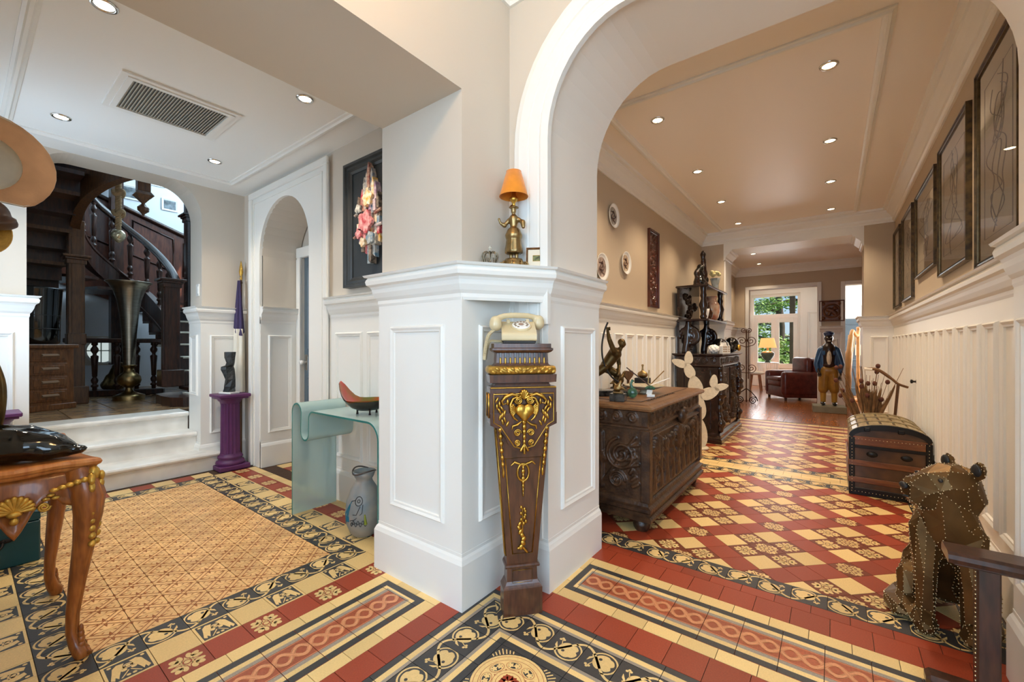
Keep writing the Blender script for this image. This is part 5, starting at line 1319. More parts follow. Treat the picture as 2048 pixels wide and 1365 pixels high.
# pictures on stair wall
for (y, z, hy, hz, lab) in ((1.70, 3.62, .15, .11, 'small white bordered black and white photo left of pendant post'), (1.98, 3.92, .15, .10, 'small white bordered landscape photo beside pendant post top'), (2.19, 3.55, .11, .10, 'small framed photo on stair wall beside the dark post')):
    t = thing('stair_photo', lab, 'picture', (-8.9, y, z), PI / 2, 'small photos on the stair wall')
    pframe(t, hy, hz, 0.03, 0.02, 'porcelain'); MB().box(-hy + .03, hy - .03, -.012, 0, -hz + .03, hz - .03).build('print', mat('grey photo print', '#20242a', .4, col2='#8f99a0', vscale=9), t)
# ------------------------------------------------------------------ knotted rope pendant
rp = thing('rope_pendant', 'knotted jute rope pendant with pine-cone glass bulb in stair arch', 'pendant lamp', (-6.19, 1.078, 2.33))
for s2 in range(3):
    MB().tube([(0.015 * math.cos(a * 1.0 + s2 * 2.09), 0.015 * math.sin(a + s2 * 2.09), 0.16 + a * 0.0115) for a in np.linspace(0, 2 * PI * 13, 200)], 0.014, 6).build('rope_strand', 'rope', rp)
for zk in (0.30, 0.52):
    kn = MB()
    kn.tube([(0.045 * math.cos(a) * (1 + .25 * math.sin(3 * a)), 0.04 * math.sin(a), zk + 0.025 * math.sin(2 * a)) for a in np.linspace(0, 2 * PI, 28)[:-1]], 0.021, 8, closed=True).build('knot', 'rope', rp)
MB().lathe([(0.02, 0.11), (0.024, 0.12), (0.022, 0.17)], 12).build('bulb_holder', 'rope', rp)
MB().lathe([(0.0, -0.02), (0.016, -0.016), (0.05, 0.02), (0.064, 0.05), (0.062, 0.085), (0.045, 0.11), (0.025, 0.12)], 18, cap=False, flute=9, fd=.08).build('glass_bulb', mat('mercury glass', '#c9bd9d', .15, .6, var=.4, vscale=60), rp)
# ------------------------------------------------------------------ trumpet vase
tv = thing('trumpet_vase', 'tall pewter trumpet vase on the stair landing', 'vase', (-6.88, 1.295, SZ))
MB().lathe([(0.15, 0), (0.152, 0.05), (0.15, 0.055), (0.10, 0.075), (0.05, 0.10), (0.036, 0.13), (0.036, 0.15)], 40).build('foot', 'brass', tv)
MB().lathe([(0.036, 0.15), (0.06, 0.165), (0.105, 0.20), (0.118, 0.24), (0.11, 0.285), (0.08, 0.32), (0.058, 0.335), (0.05, 0.37), (0.052, 0.40), (0.075, 0.418), (0.075, 0.426), (0.058, 0.43)], 40).build('bulb_stem', 'brass', tv)
MB().lathe([(0.058, 0.43), (0.062, 0.60), (0.075, 0.85), (0.092, 1.05), (0.115, 1.22), (0.15, 1.34), (0.195, 1.415), (0.222, 1.44), (0.222, 1.445), (0.19, 1.42), (0.14, 1.335), (0.10, 1.2), (0.07, 1.0)], 48, cap=False).build('trumpet', 'pewter', tv)
# ------------------------------------------------------------------ drawer cabinet with black urn
dc = thing('drawer_cabinet', 'oak cabinet with four drawers standing on the stair landing', 'cabinet', (-6.60, 0.50, SZ), math.radians(113))
W_, D_ = 0.42, 0.42
MB().box(-W_ / 2, W_ / 2, -D_ / 2, D_ / 2, 0.05, 0.64, 0, .004).box(-W_ / 2 - .015, W_ / 2 + .015, -D_ / 2 - .015, D_ / 2 + .015, 0, 0.06, 0, .006).build('body', 'oak', dc)
MB().box(-W_ / 2 - .03, W_ / 2 + .03, -D_ / 2 - .03, D_ / 2 + .03, 0.64, 0.68, 0, .008).build('top', 'oak', dc)
for k in range(4):
    z = 0.09 + k * 0.138
    d_ = MB().box(-0.15, 0.15, -D_ / 2 - .012, -D_ / 2, z, z + 0.118, 0, .005).box(-0.125, 0.125, -D_ / 2 - .018, -D_ / 2 - .01, z + .02, z + .098, 0, .004).build('drawer', 'oak', dc)
    MB().prism([(-.02, 0), (-.05, .012), (-.05, .022), (-.02, .034)], lambda u, v, h: (h, -D_ / 2 + u + .005, z + .045 + v), -0.065, 0.065).build('pull', mat('worn pale oak', '#9a7f68', .45), d_)
bu = thing('black_urn', 'tall glossy black lacquer drum standing on oak drawer cabinet', 'urn', (-6.60, 0.50, SZ + 0.68))
MB().lathe([(0.17, 0), (0.185, 0.02), (0.19, 0.3), (0.205, 0.56), (0.215, 0.58), (0.2, 0.59), (0.18, 0.56), (0, 0.5)], 40).build('body', 'black', bu)
for z in (0.16, 0.30, 0.44): MB().lathe([(0.1885 + .018 * max(0, z - .3) * 2.2, z - .004), (0.192 + .018 * max(0, z - .3) * 2.2, z), (0.1885 + .018 * max(0, z - .3) * 2.2, z + .004)], 40, cap=False).build('band', 'blackmat', bu)  # reflected lines of the steps on the drum, built as raised rings
# ------------------------------------------------------------------ herm pedestal in the niche
hm = thing('herm_pedestal', 'tapered mahogany pedestal with gilt bronze mounts standing in niche', 'pedestal', (-1.165, 1.585, 0), math.radians(49))
def plan(w, d, c=0.35): return [(-w, -d), (w, -d), (w, -d * .15), (w * c, d), (-w * c, d), (-w, -d * .15)]
def stack(levels, name, m, parent, smooth=False):
    return ring_stack([(plan(w, d), z) for w, d, z in levels]).build(name, m, parent)
stack([(0.088, 0.095, 0), (0.088, 0.095, 0.118), (0.084, 0.090, 0.124)], 'plinth', 'mahog', hm)
stack([(0.084, 0.090, 0.124), (0.078, 0.085, 0.132), (0.070, 0.078, 0.145), (0.068, 0.075, 0.205)], 'base_cavetto', 'mahog', hm)
stack([(0.068, 0.076, 0.203), (0.077, 0.085, 0.207), (0.079, 0.087, 0.214), (0.077, 0.085, 0.221), (0.069, 0.077, 0.225)], 'base_ring', 'mahog', hm)
stack([(0.069, 0.078, 0.225), (0.122, 0.10, 0.86)], 'shaft', 'mahog', hm)
# head block with ogee apron on the front
stack([(0.150, 0.105, 0.855), (0.150, 0.105, 1.012), (0.146, 0.102, 1.016)], 'head_block', 'mahog', hm)
ogee = [(-0.150, 0.90), (-0.150, 0.85), (-0.115, 0.835), (-0.085, 0.80), (-0.07, 0.765), (-0.045, 0.738), (0, 0.725), (0.045, 0.738), (0.07, 0.765), (0.085, 0.80), (0.115, 0.835), (0.150, 0.85), (0.150, 0.90)]
MB().prism(ogee, FX, -0.112, -0.094).build('apron_board', 'mahog', hm)
stack([(0.128, 0.09, 1.016), (0.122, 0.085, 1.03), (0.150, 0.105, 1.034), (0.152, 0.106, 1.068)], 'neck_slab', 'mahog', hm)
def ringpath(w, d, z): return [(p[0], p[1], z) for p in plan(w, d)]
lt = MB(); pp = ringpath(0.140, 0.098, 1.088); lt.tube(pp, 0.019, 10, closed=True); lt.build('laurel_torus', 'gilt', hm)
lv_ = MB()
for k in range(17):
    x = -0.135 + k * 0.0169
    lv_.ell((x, -0.115, 1.088 + (0.006 if k % 2 else -.006)), (0.012, 0.006, 0.007), 8, rot=Matrix.Rotation(.5 if k < 8 else -.5, 3, 'Y'))
lv_.build('laurel_leaves', 'gilt', hm)
stack([(0.132, 0.09, 1.105), (0.122, 0.085, 1.112), (0.118, 0.082, 1.12), (0.116, 0.08, 1.165)], 'frieze', 'mahog', hm)
for k in range(10):
    x = -0.10 + k * 0.0222
    MB().cap_((x, -0.083, 1.118), (x, -0.082, 1.140), 0.0042, 0.0042, 8).build('brass_rod', 'gold', hm)
    MB().cbox((x, -0.0815, 1.145), (0.011, 0.003, 0.05), bev=.001).build('flute', 'ebony', hm)
stack([(0.118, 0.082, 1.163), (0.130, 0.092, 1.168), (0.138, 0.098, 1.176), (0.138, 0.098, 1.184), (0.130, 0.092, 1.187), (0.130, 0.092, 1.205)], 'cornice_slab', 'mahog', hm)
yf = lambda z: -0.078 - (0.10 - 0.078) * (z - 0.225) / (0.86 - .225)
# gilt fillets on the shaft
def fil(pts, r=0.003, m='gold', nm='gilt_fillet', closed=True): return MB().tube(pts, r, 6, closed=closed).build(nm, m, hm)
wz = lambda z: 0.069 + (0.122 - 0.069) * (z - 0.225) / (0.635)
fil([(sx * (wz(z) - 0.028), yf(z) - .002, z) for sx, z in ((-1, 0.27), (1, 0.27), (1, 0.70), (-1, 0.70))])
fil([(sx * (wz(z) - 0.045 + .02), -0.112 - .004, z) for sx, z in ((-1, 0.0),)] * 0 + [(-0.135, -0.114, 0.862), (-0.135, -0.114, 0.985), (0.135, -0.114, 0.985), (0.135, -0.114, 0.862), (0.105, -0.114, 0.845), (0.075, -0.114, 0.80), (0.045, -0.114, 0.755), (0, -0.114, 0.742), (-0.045, -0.114, 0.755), (-0.075, -0.114, 0.80), (-0.105, -0.114, 0.845)])
fil([(x, -0.1075, 1.0115) for x in np.linspace(-0.148, 0.148, 8)], 0.0035, closed=False)
for z in (0.235,): fil([(sx * (0.045), yf(z) - .002, zz) for sx, zz in ((-1, 0.14), (1, 0.14), (1, 0.195), (-1, 0.195))], 0.0015)
# left side: fillets and recessed panel
fil([(-0.153, y, z) for y, z in ((-0.09, 0.88), (-0.03, 0.88), (-0.03, 0.985), (-0.09, 0.985))], 0.003)
fil([(-wz(z) - .002, yf(z) * .75 + y, z) for y, z in ((-0.012, 0.26), (0.02, 0.26), (0.02, 0.83), (-0.012, 0.83))], 0.0025)
# cartouche
ca = MB()
ca.ell((-0.017, -0.126, 0.915), (0.026, 0.014, 0.028), 14).ell((0.017, -0.126, 0.915), (0.026, 0.014, 0.028), 14).ell((0, -0.126, 0.897), (0.026, 0.014, 0.028), 14).ell((0, -0.128, 0.882), (0.014, 0.012, 0.018), 12)
organic(ca, 'gilt_heart', 'gold', hm, 0.004, 3)
rel = MB()
for s2 in (-1, 1):
    rel.tube([(s2 * x, -0.119, z) for x, z in spiral(0.026, 0.957, 0.003, 0.017, 0.0, 4 * PI, 26)], 0.0045, 6)
    rel.tube([(s2 * x, -0.117, z) for x, z in [(0.03, 0.972), (0.05, 0.965), (0.062, 0.94), (0.058, 0.905), (0.045, 0.88), (0.03, 0.868)]], [0.004, 0.006, 0.007, 0.007, 0.006, 0.004], 7)
    for k in range(7):
        a = -0.9 + k * 0.30; rel.cap_((s2 * (0.034 + .006 * math.cos(a)), -0.116, 0.915 + .01 * math.sin(a)), (s2 * (0.034 + .026 * math.cos(a)), -0.118, 0.915 + .028 * math.sin(a)), 0.004, 0.006, 7)
    rel.tube([(s2 * x, -0.117, z) for x, z in [(0.02, 0.975), (0.055, 0.985), (0.085, 0.972), (0.10, 0.955), (0.095, 0.94), (0.08, 0.945)]], [0.003, 0.008, 0.008, 0.006, 0.005, 0.003], 7)
    for k in range(13):
        t = k / 12; x = 0.075 + 0.045 * t + .01 * math.sin(k * 2.1); z = 0.855 + 0.115 * ((k * 5) % 13) / 12
        rel.ell((s2 * x, -0.115, z), (0.006, 0.004, 0.014), 7, rot=Matrix.Rotation(s2 * (-.5 + .25 * (k % 5)), 3, 'Y'))
    rel.tube([(s2 * x, -0.117, z) for x, z in spiral(0.030, 0.815, 0.003, 0.016, PI, 5 * PI, 24)], 0.004, 6)
    rel.tube([(s2 * x, -0.117, z) for x, z in [(0.012, 0.865), (0.03, 0.85), (0.052, 0.845), (0.055, 0.83)]], [0.003, 0.006, 0.006, 0.003], 7)
    rel.tube([(s2 * x, -0.117, z) for x, z in spiral(0.032, 0.772, 0.002, 0.014, 0, 3.6 * PI, 22)], 0.004, 6)
for k in range(-3, 4): rel.cap_((0, -0.116, 0.963), (0.020 * math.sin(k * .42), -0.12, 0.963 + 0.036 * math.cos(k * .42)), 0.004, 0.007, 7)
for k in range(6): rel.ell((0, -0.118, 0.862 - 0.022 * k), (0.011 - .001 * k, 0.006, 0.013), 8)
for k in (-1, 0, 1): rel.cap_((0, -0.117, 0.765), (0.016 * k, -0.119, 0.738 - (.012 if k == 0 else 0)), 0.005, 0.006, 7)
rel.build('gilt_relief', 'gold', hm)['kind'] = 'stuff'
for s2 in (-1, 1):
    bd = MB()
    for k in range(6):
        z = 0.83 - k * 0.031; bd.ell((s2 * (wz(z) - 0.014), yf(z) - .006, z), (0.011 - .0006 * k, 0.009, 0.012), 10)
        bd.cap_((s2 * (wz(z) - 0.014), yf(z) - .003, z), (s2 * (wz(z - .031) - 0.014), yf(z) - .003, z - .031), .004, .004, 6)
    bd.ell((s2 * (wz(.63) - .014), yf(.63) - .004, 0.635), (.006, .005, .02), 8)
    bd.build('gilt_husk_chain', 'gold', hm)
z0 = 0.635
ov = MB().tube([(0.026 * math.cos(a), yf(z0) - .004, z0 + 0.038 * math.sin(a)) for a in np.linspace(0, 2 * PI, 28)[:-1]], 0.005, 7, closed=True)
ov.tube([(x, yf(z0) - .004, z) for x, z in ((-0.055, 0.668), (-0.04, 0.682), (-0.015, 0.672), (0, 0.665), (0.015, 0.672), (0.04, 0.682), (0.055, 0.668))], [.003, .006, .005, .006, .005, .006, .003], 7)
for k in range(5): ov.ell((0, yf(z0) - .005, 0.655 - 0.016 * k), (0.006 + .003 * (k % 2), 0.005, 0.011), 8)
for k in range(4): ov.ell((0, yf(.57) - .005, 0.592 - 0.018 * k), (0.008 - .0015 * k, 0.005, 0.012), 8)
ov.cap_((0, yf(.55), .66), (0, yf(.55), .53), .003, .002, 6)
ov.build('gilt_ring_drop', 'gold', hm)
ac = MB()
for k in range(7): ac.ell((-0.006 + 0.010 * math.sin(k * .9), yf(.3) - .005, 0.30 + 0.017 * k), (0.012 - .0006 * k, 0.006, 0.014), 8, rot=Matrix.Rotation(.5 * (-1) ** k, 3, 'Y'))
for k in range(9): ac.ell((0.004 + 0.012 * math.sin(k * 2.2), yf(.42) - .005, 0.405 + 0.009 * k), (0.007, 0.005, 0.009), 7)
for x in (-.02, .02): ac.cap_((0, yf(.3) - .003, .30), (x, yf(.3) - .004, .275 + .02 * (x < 0)), .005, .006, 7)
ac.cap_((0, yf(.3) - .002, .29), (0, yf(.4) - .002, .47), .004, .003, 6)
ac.build('gilt_acanthus', 'gold', hm)
# ------------------------------------------------------------------ ivory telephone
tp = thing('rotary_telephone', 'ivory rotary telephone with coiled cord on tapered pedestal', 'telephone', (-1.163, 1.58, 1.205), math.radians(40))
prf_ = [(-0.085, 0.012), (-0.085, 0.045), (-0.06, 0.058), (0.02, 0.098), (0.035, 0.104), (0.06, 0.104), (0.075, 0.09), (0.085, 0.012)]
bod = MB().prism([(p[0], p[1]) for p in prf_], lambda u, v, h: (h, u, v), -0.078, 0.078)
bo = bod.build('body', 'phone', tp); md = bo.modifiers.new('b', 'BEVEL'); md.width = 0.012; md.segments = 3
MB().box(-0.074, 0.074, -0.08, 0.08, 0.0, 0.014, 0, .004).build('base_plate', 'phonedk', tp)
Rt = Matrix.Translation((0.012, -0.022, 0.0795)) @ Matrix.Rotation(math.radians(27), 4, 'X')
MB().lathe([(0.047, -0.002), (0.047, 0.004), (0.044, 0.006)], 32).xf(Rt).build('dial_ring', 'phone', tp)
MB().lathe([(0.041, 0.005), (0.041, 0.009), (0.038, 0.010), (0, 0.010)], 32).xf(Rt).build('finger_wheel', 'porcelain', tp)
for k in range(10):
    a = math.radians(-30 + k * 30); MB().lathe([(0.0058, 0.0102), (0.0058, 0.0108), (0, 0.0108)], 10, (0.029 * math.cos(a), 0.029 * math.sin(a), 0)).xf(Rt).build('finger_hole', mat('finger hole shade', '#8a745c', .5), tp)
MB().lathe([(0.013, 0.0104), (0.012, 0.012), (0, 0.012)], 16).xf(Rt).build('dial_centre', mat('dial label', '#a58a7a', .5), tp)
hs = thing('x', 'x', 'x'); bpy.data.objects.remove(hs)
hn = MB().cap_((-0.105, -0.03, 0.085), (-0.105, -0.03, 0.10), 0.03, 0.028, 14).cap_((0.10, 0.055, 0.095), (0.10, 0.055, 0.11), 0.03, 0.028, 14)
hn.tube(crom([(-0.105, -0.03, 0.112), (-0.06, -0.01, 0.128), (0.0, 0.015, 0.132), (0.06, 0.04, 0.130), (0.10, 0.055, 0.118)], 5), 0.014, 10)
organic(hn, 'handset', 'phone', tp, 0.006, 4)
for s2 in (-1, 1): MB().box(s2 * .045 - .008, s2 * .045 + .008, 0.02, 0.06, 0.095, 0.115, 0, .003).build('cradle', 'phone', tp)
cp_ = crom([(-0.10, -0.035, 0.07), (-0.135, -0.03, 0.04), (-0.150, -0.02, -0.02), (-0.155, -0.01, -0.07), (-0.150, 0.0, -0.04), (-0.135, 0.0, 0.008), (-0.10, 0.0, 0.012), (-0.075, 0.01, 0.01)], 10)
coil = []
for i in range(len(cp_) * 6):
    t = i / 6; k = min(int(t), len(cp_) - 2); p = cp_[k].lerp(cp_[k + 1], t - k); a = i * 1.25
    coil.append(p + Vector((0.008 * math.cos(a), 0.008 * math.sin(a), 0.004 * math.sin(a))))
MB().tube(coil, 0.0024, 5).build('coiled_cord', 'phone', tp)
# ------------------------------------------------------------------ figurine lamp, crown, small frame on the corner shelf
lp = thing('figurine_lamp', 'orange shaded lamp on brass lady figurine base on corner shelf', 'table lamp', (-1.245, 1.655, CAP), math.radians(20))
MB().lathe([(0.062, 0.006), (0.066, 0.014), (0.055, 0.028), (0.045, 0.04), (0.043, 0.048), (0, 0.048)], 28).build('base', 'brass', lp)
for k in range(9):
    a = 2 * PI * k / 9
    MB().tube([(0.05 * math.cos(a) + u * math.cos(a), 0.05 * math.sin(a) + u * math.sin(a), 0.018 + w) for u, w in spiral(0.01, 0, 0.002, 0.016, 0, 3 * PI, 14)], 0.004, 6).build('scroll_foot', 'brass', lp)
fig = MB()
fig.lathe([(0.043, 0.075), (0.046, 0.085), (0.041, 0.12), (0.036, 0.16), (0.027, 0.19), (0.018, 0.205)], 20, flute=10, fd=.12).lathe([(0.040, 0.150), (0.044, 0.165), (0.030, 0.195), (0.018, 0.205)], 16)
fig.cap_((0, 0, 0.205), (0, 0, 0.245), 0.017, 0.024, 12).cap_((0, 0, 0.25), (0, 0, 0.27), 0.01, 0.008).ell((0, -0.003, 0.285), (0.014, 0.015, 0.018), 12).ell((0, 0.002, 0.302), (0.026, 0.026, 0.006), 14).ell((-0.006, 0.003, 0.308), (0.016, 0.016, 0.010), 10)
fig.cap_((-0.024, 0, 0.242), (-0.045, -0.008, 0.215), 0.011, 0.009).cap_((-0.045, -0.008, 0.215), (-0.062, -0.02, 0.225), 0.012, 0.007).cap_((-0.062, -.02, .225), (-0.068, -.025, .245), .006, .007)
fig.cap_((0.024, 0, 0.242), (0.048, -0.005, 0.225), 0.011, 0.009).cap_((0.048, -0.005, 0.225), (0.052, -0.012, 0.20), 0.014, 0.010)
for s2 in (-1, 1): fig.cap_((s2 * .014, 0, 0.048), (s2 * .014, 0, 0.085), 0.008, 0.01)
organic(fig, 'lady_figurine', 'brass', lp, 0.0045, 2)
MB().lathe([(0.008, 0.305), (0.008, 0.325), (0.018, 0.335), (0.020, 0.348), (0.012, 0.360), (0.010, 0.385), (0.014, 0.40)], 16).build('stem', 'gold', lp)
MB().lathe([(0.012, 0.39), (0.018, 0.405), (0.019, 0.42), (0.012, 0.435), (0, 0.44)], 14).build('bulb', 'glass', lp)
MB().lathe([(0.0705, 0.355), (0.036, 0.478), (0.034, 0.478), (0.0685, 0.355)], 40, cap=False).build('lamp_shade', 'orange', lp)
for zz, rr in ((0.356, .070), (0.477, .0355)): MB().tube([(rr * math.cos(a), rr * math.sin(a), zz) for a in np.linspace(0, 2 * PI, 41)[:-1]], 0.0018, 5, closed=True).build('shade_binding', 'orange', lp)
cr = thing('crown_ornament', 'small openwork silver crown ornament beside figurine lamp', 'ornament', (-1.296, 1.535, CAP), math.radians(35))
c_ = mat('oxidised silver', '#8f8674', .35, .9, var=.3, vscale=40)
MB().lathe([(0.026, 0), (0.028, 0.006), (0.026, 0.012)], 20).build('circlet', c_, cr)
for k in range(8):
    a = 2 * PI * k / 8; ca_, sa_ = math.cos(a), math.sin(a)
    MB().tube([(r * ca_, r * sa_, z) for r, z in ((0.026, 0.01), (0.036, 0.03), (0.040, 0.05), (0.034, 0.066), (0.020, 0.070), (0.006, 0.064))], 0.0028, 6).build('arch', c_, cr)
    MB().tube([(r * math.cos(a + b), r * math.sin(a + b), z) for r, b, z in ((0.030, 0.1, 0.02), (0.036, .39, .036), (0.038, .39, .05), (.036, .2, .044))], 0.0025, 5).build('filigree', c_, cr)
MB().cbox((0, 0, 0.086), (0.003, 0.003, 0.026)).cbox((0, 0, 0.090), (0.014, 0.003, 0.003)).ell((0, 0, 0.07), 0.006, 8).build('cross_finial', c_, cr)
sf = thing('stamp_frame', 'small square gilt wood frame with tiny print leaning on corner shelf', 'picture', (-1.158, 1.728, CAP + 0.053), math.radians(30))
sf.rotation_euler = (math.radians(-8), 0, math.radians(30))
pframe(sf, 0.052, 0.053, 0.009, 0.012, mat('aged gilt frame', '#6f4a26', .35, .3, var=.3, vscale=40)); MB().box(-.044, .044, -.005, 0, -.045, .045).build('mount', 'paper', sf)
pframe(sf, 0.020, 0.015, 0.003, 0.007, 'gilt', name='inner_fillet'); MB().box(-.018, .018, -.006, 0, -.013, .013).build('tiny_print', mat('tiny print', '#8a8f5a', .6, col2='#2a2a20', vscale=80), sf)
# ------------------------------------------------------------------ carved chest
ch_ = thing('carved_chest', 'dark carved oak chest against the corridor wall behind the arch jamb', 'chest', (-1.25, 3.28, 0))
cx, cy = 0.34, 0.66
MB().box(-cx + .03, cx - .03, -cy + .03, cy - .03, 0.20, 0.66).build('carcass', 'chest', ch_)
def sq(w, d): return [(-w, -d), (w, -d), (w, d), (-w, d)]
ring_stack([(sq(cx - .01, cy - .01), 0.08), (sq(cx + .01, cy + .01), 0.085), (sq(cx + .012, cy + .012), 0.105), (sq(cx - .004, cy - .004), 0.115), (sq(cx - .002, cy - .002), 0.135), (sq(cx + .008, cy + .008), 0.145), (sq(cx + .008, cy + .008), 0.165), (sq(cx - .012, cy - .012), 0.175), (sq(cx - .018, cy - .018), 0.195), (sq(cx - .028, cy - .028), 0.205)]).build('plinth_moulding', 'chest', ch_)
for (x, y) in ((-cx + .08, -cy + .08), (cx - .08, -cy + .08), (cx - .08, cy - .08), (-cx + .08, cy - .08)): MB().lathe([(0.04, 0), (0.052, 0.02), (0.056, 0.045), (0.045, 0.07), (0.035, 0.082)], 14, (x, y, 0)).build('bun_foot', 'chest', ch_)
ring_stack([(sq(cx - .03, cy - .03), 0.655), (sq(cx - .012, cy - .012), 0.66), (sq(cx - .012, cy - .012), 0.672), (sq(cx - .022, cy - .022), 0.678), (sq(cx - .022, cy - .022), 0.77), (sq(cx - .01, cy - .01), 0.775)]).build('drawer_frieze', 'chest', ch_)
ring_stack([(sq(cx - .01, cy - .01), 0.775), (sq(cx + .012, cy + .012), 0.782), (sq(cx + .018, cy + .018), 0.795), (sq(cx + .012, cy + .012), 0.808), (sq(cx - .01, cy - .01), 0.814), (sq(cx - .02, cy - .02), 0.82)]).build('lid', 'chestlt', ch_)
# carved panels: near end (faces -y) and long front (faces +x)
def scrolls(w, h, rnd, n=7):
    S_ = []
    for s2 in (0, 1):
        f_ = lambda x: x if not s2 else w - x
        S_.append(([(f_(w * .5 - w * .42 * t + 0.0), h * (0.1 + .8 * t)) for t in np.linspace(0, 1, 6)], 0.012, .7))
        S_.append(([(f_(x), z) for x, z in spiral(w * .24, h * .62, 0.004, h * .26, 0, 4.4 * PI, 60)], 0.011, 1.0))
        S_.append(([(f_(x), z) for x, z in spiral(w * .30, h * .22, 0.004, h * .14, PI, 5 * PI, 40)], 0.010, .9))
        for k in range(7): S_.append(([(f_(w * .10 + .01 * k), h * (.15 + .1 * k)), (f_(w * .04 + .02 * (k % 3)), h * (.2 + .1 * k))], 0.012, .8))
    S_.append(([(w * .5, h * .08), (w * .5, h * .92)], 0.02, .8)); S_.append(([(w * .5, h * .55)], 0.05, 1.0))
    return S_
rn = random.Random(2)
e1 = relief(2 * cx - .12, 0.42, scrolls(2 * cx - .12, .42, rn), 110, 76, 0.022)
e1.build('carved_end_panel', 'chest', ch_, (-cx + .06, -cy + .029, 0.22))
w2 = 2 * cy - .12
S2 = []
for k in range(9):       # figures, wings, masks in a frieze
    x = w2 * (k + .5) / 9; 
    S2.append(([(x, 0.30 + .02 * (k % 2))], 0.038, 1.0)); S2.append(([(x, 0.26), (x - .01, 0.16), (x + .01, .05)], 0.036, .85)); S2.append(([(x - .02, .13), (x - .035, .03)], .018, .7)); S2.append(([(x + .02, .13), (x + .04, .03)], .018, .7))
    S2.append(([(x, .24), (x + .05, .20), (x + .06, .13)], .015, .9)); S2.append(([(x, .24), (x - .05, .27), (x - .07, .33)], .015, .9))
for xx in (0.12, w2 - .12, w2 * .5):
    for j in range(6): S2.append(([(xx, .22), (xx + .10 * math.cos(.4 + .28 * j), .22 + .16 * math.sin(.4 + .28 * j))], .013, 1.1)); S2.append(([(xx, .22), (xx - .10 * math.cos(.4 + .28 * j), .22 + .16 * math.sin(.4 + .28 * j))], .013, 1.1))
    S2.append(([(xx + u, .12 + v) for u, v in spiral(0, 0, .004, .085, 0, 3 * PI, 40)], .014, .8))
S2.append(([(0.0, .395), (w2, .395)], .012, .7)); S2.append(([(0.0, .02), (w2, .02)], .014, .7))
e2 = relief(w2, 0.42, S2, 200, 64, 0.032).xf(Matrix.Rotation(PI / 2, 4, 'Z'))
e2.build('carved_front_panel', 'chest', ch_, (cx - .029, -cy + .06, 0.22))
S3 = []
for k in range(12):
    S3.append(([(0.06 + k * .11 + u, .047 + v) for u, v in spiral(0, 0, .003, .034, k, k + 3.6 * PI, 26)], .008, 1.0))
relief(w2, 0.09, S3, 220, 20, 0.012).xf(Matrix.Rotation(PI / 2, 4, 'Z')).build('carved_frieze', 'chest', ch_, (cx - .021, -cy + .06, 0.68))
relief(2 * cx - .12, 0.09, S3[:6], 100, 20, 0.012).build('carved_frieze', 'chest', ch_, (-cx + .06, -cy + .021, 0.68))
MB().ell((cx + .0, 0.05, 0.665), (0.035, 0.055, 0.06), 12).ell((cx + .012, 0.05, 0.70), (.03, .03, .035), 10).build('carved_mask', 'chest', ch_)
for (x, y) in ((cx - .03, -cy + .03), (-cx + .03, -cy + .03), (cx - .03, cy - .03)):
    MB().box(x - .03, x + .03, y - .03, y + .03, 0.20, 0.66, 0, .006).build('corner_post', 'chest', ch_)
top_ = MB()
for k in range(10): top_.tube([(cx - .09, -cy + .2 + .06 * k, .821), (cx - .075, -cy + .23 + .06 * k, .821), (cx - .09, -cy + .26 + .06 * k, .821)], .004, 5)
top_.tube([(-cx + .05, -cy + .12, .821), (cx - .1, -cy + .12, .821), (cx - .1, cy - .12, .821)], .004, 5); top_.build('lid_inlay', 'chest', ch_)
# ------------------------------------------------------------------ archer bronze
ab = thing('archer_bronze', 'bronze nude archer drawing a bow on dark plinth atop carved chest', 'statue', (-1.36, 2.98, 0.82), math.radians(33))
MB().box(-0.20, 0.20, -0.085, 0.085, 0, 0.025, 0, .004).box(-0.185, 0.185, -0.075, 0.075, 0.025, 0.04, 0, .004).build('plinth', 'blackmarble', ab)
A = MB(); z = 0.04
pel = Vector((-0.015, 0, 0.215)); chs = Vector((0.055, 0, 0.31)); nk = Vector((0.095, 0, 0.345))
A.cap_(pel, chs, 0.040, 0.050, 14).ell((0.06, 0, 0.315), (0.052, 0.062, 0.045), 14, rot=Matrix.Rotation(.6, 3, 'Y')).cap_(chs, nk, 0.026, 0.020).ell((0.112, -0.005, 0.388), (0.027, 0.025, 0.034), 14).ell((0.108, 0.004, 0.40), (0.03, 0.028, 0.028), 12).cap_((0.13, -.012, .385), (0.138, -.014, .38), .006, .005)
A.cap_((-0.03, -0.025, 0.205), (-0.115, -0.03, 0.14), 0.036, 0.026).cap_((-0.115, -0.03, 0.14), (-0.175, -0.03, 0.062), 0.025, 0.014).cap_((-0.175, -.03, .058), (-0.145, -.03, .05), .014, .010)
A.cap_((0.0, 0.03, 0.20), (0.085, 0.035, 0.155), 0.036, 0.028).cap_((0.085, 0.035, 0.155), (0.06, 0.035, 0.07), 0.025, 0.015).cap_((0.06, .035, .055), (0.095, .035, .05), .014, .010)
A.cap_((0.04, -0.055, 0.335), (0.005, -0.075, 0.42), 0.022, 0.018).cap_((0.005, -0.075, 0.42), (-0.005, -0.06, 0.485), 0.017, 0.012).ell((-0.005, -.058, .50), (.013, .012, .016), 10)
A.cap_((0.085, 0.05, 0.315), (0.10, 0.06, 0.23), 0.021, 0.017).cap_((0.10, 0.06, 0.23), (0.085, 0.0, 0.16), 0.016, 0.012).ell((0.08, -.012, .152), (.013, .013, .014), 10)
organic(A, 'body', 'bronze', ab, 0.006, 4)
fc_ = MB()
for s2 in (-1, 1):
    fc_.ell((0.134, -0.005 + s2 * .010, .392), .004, 7)
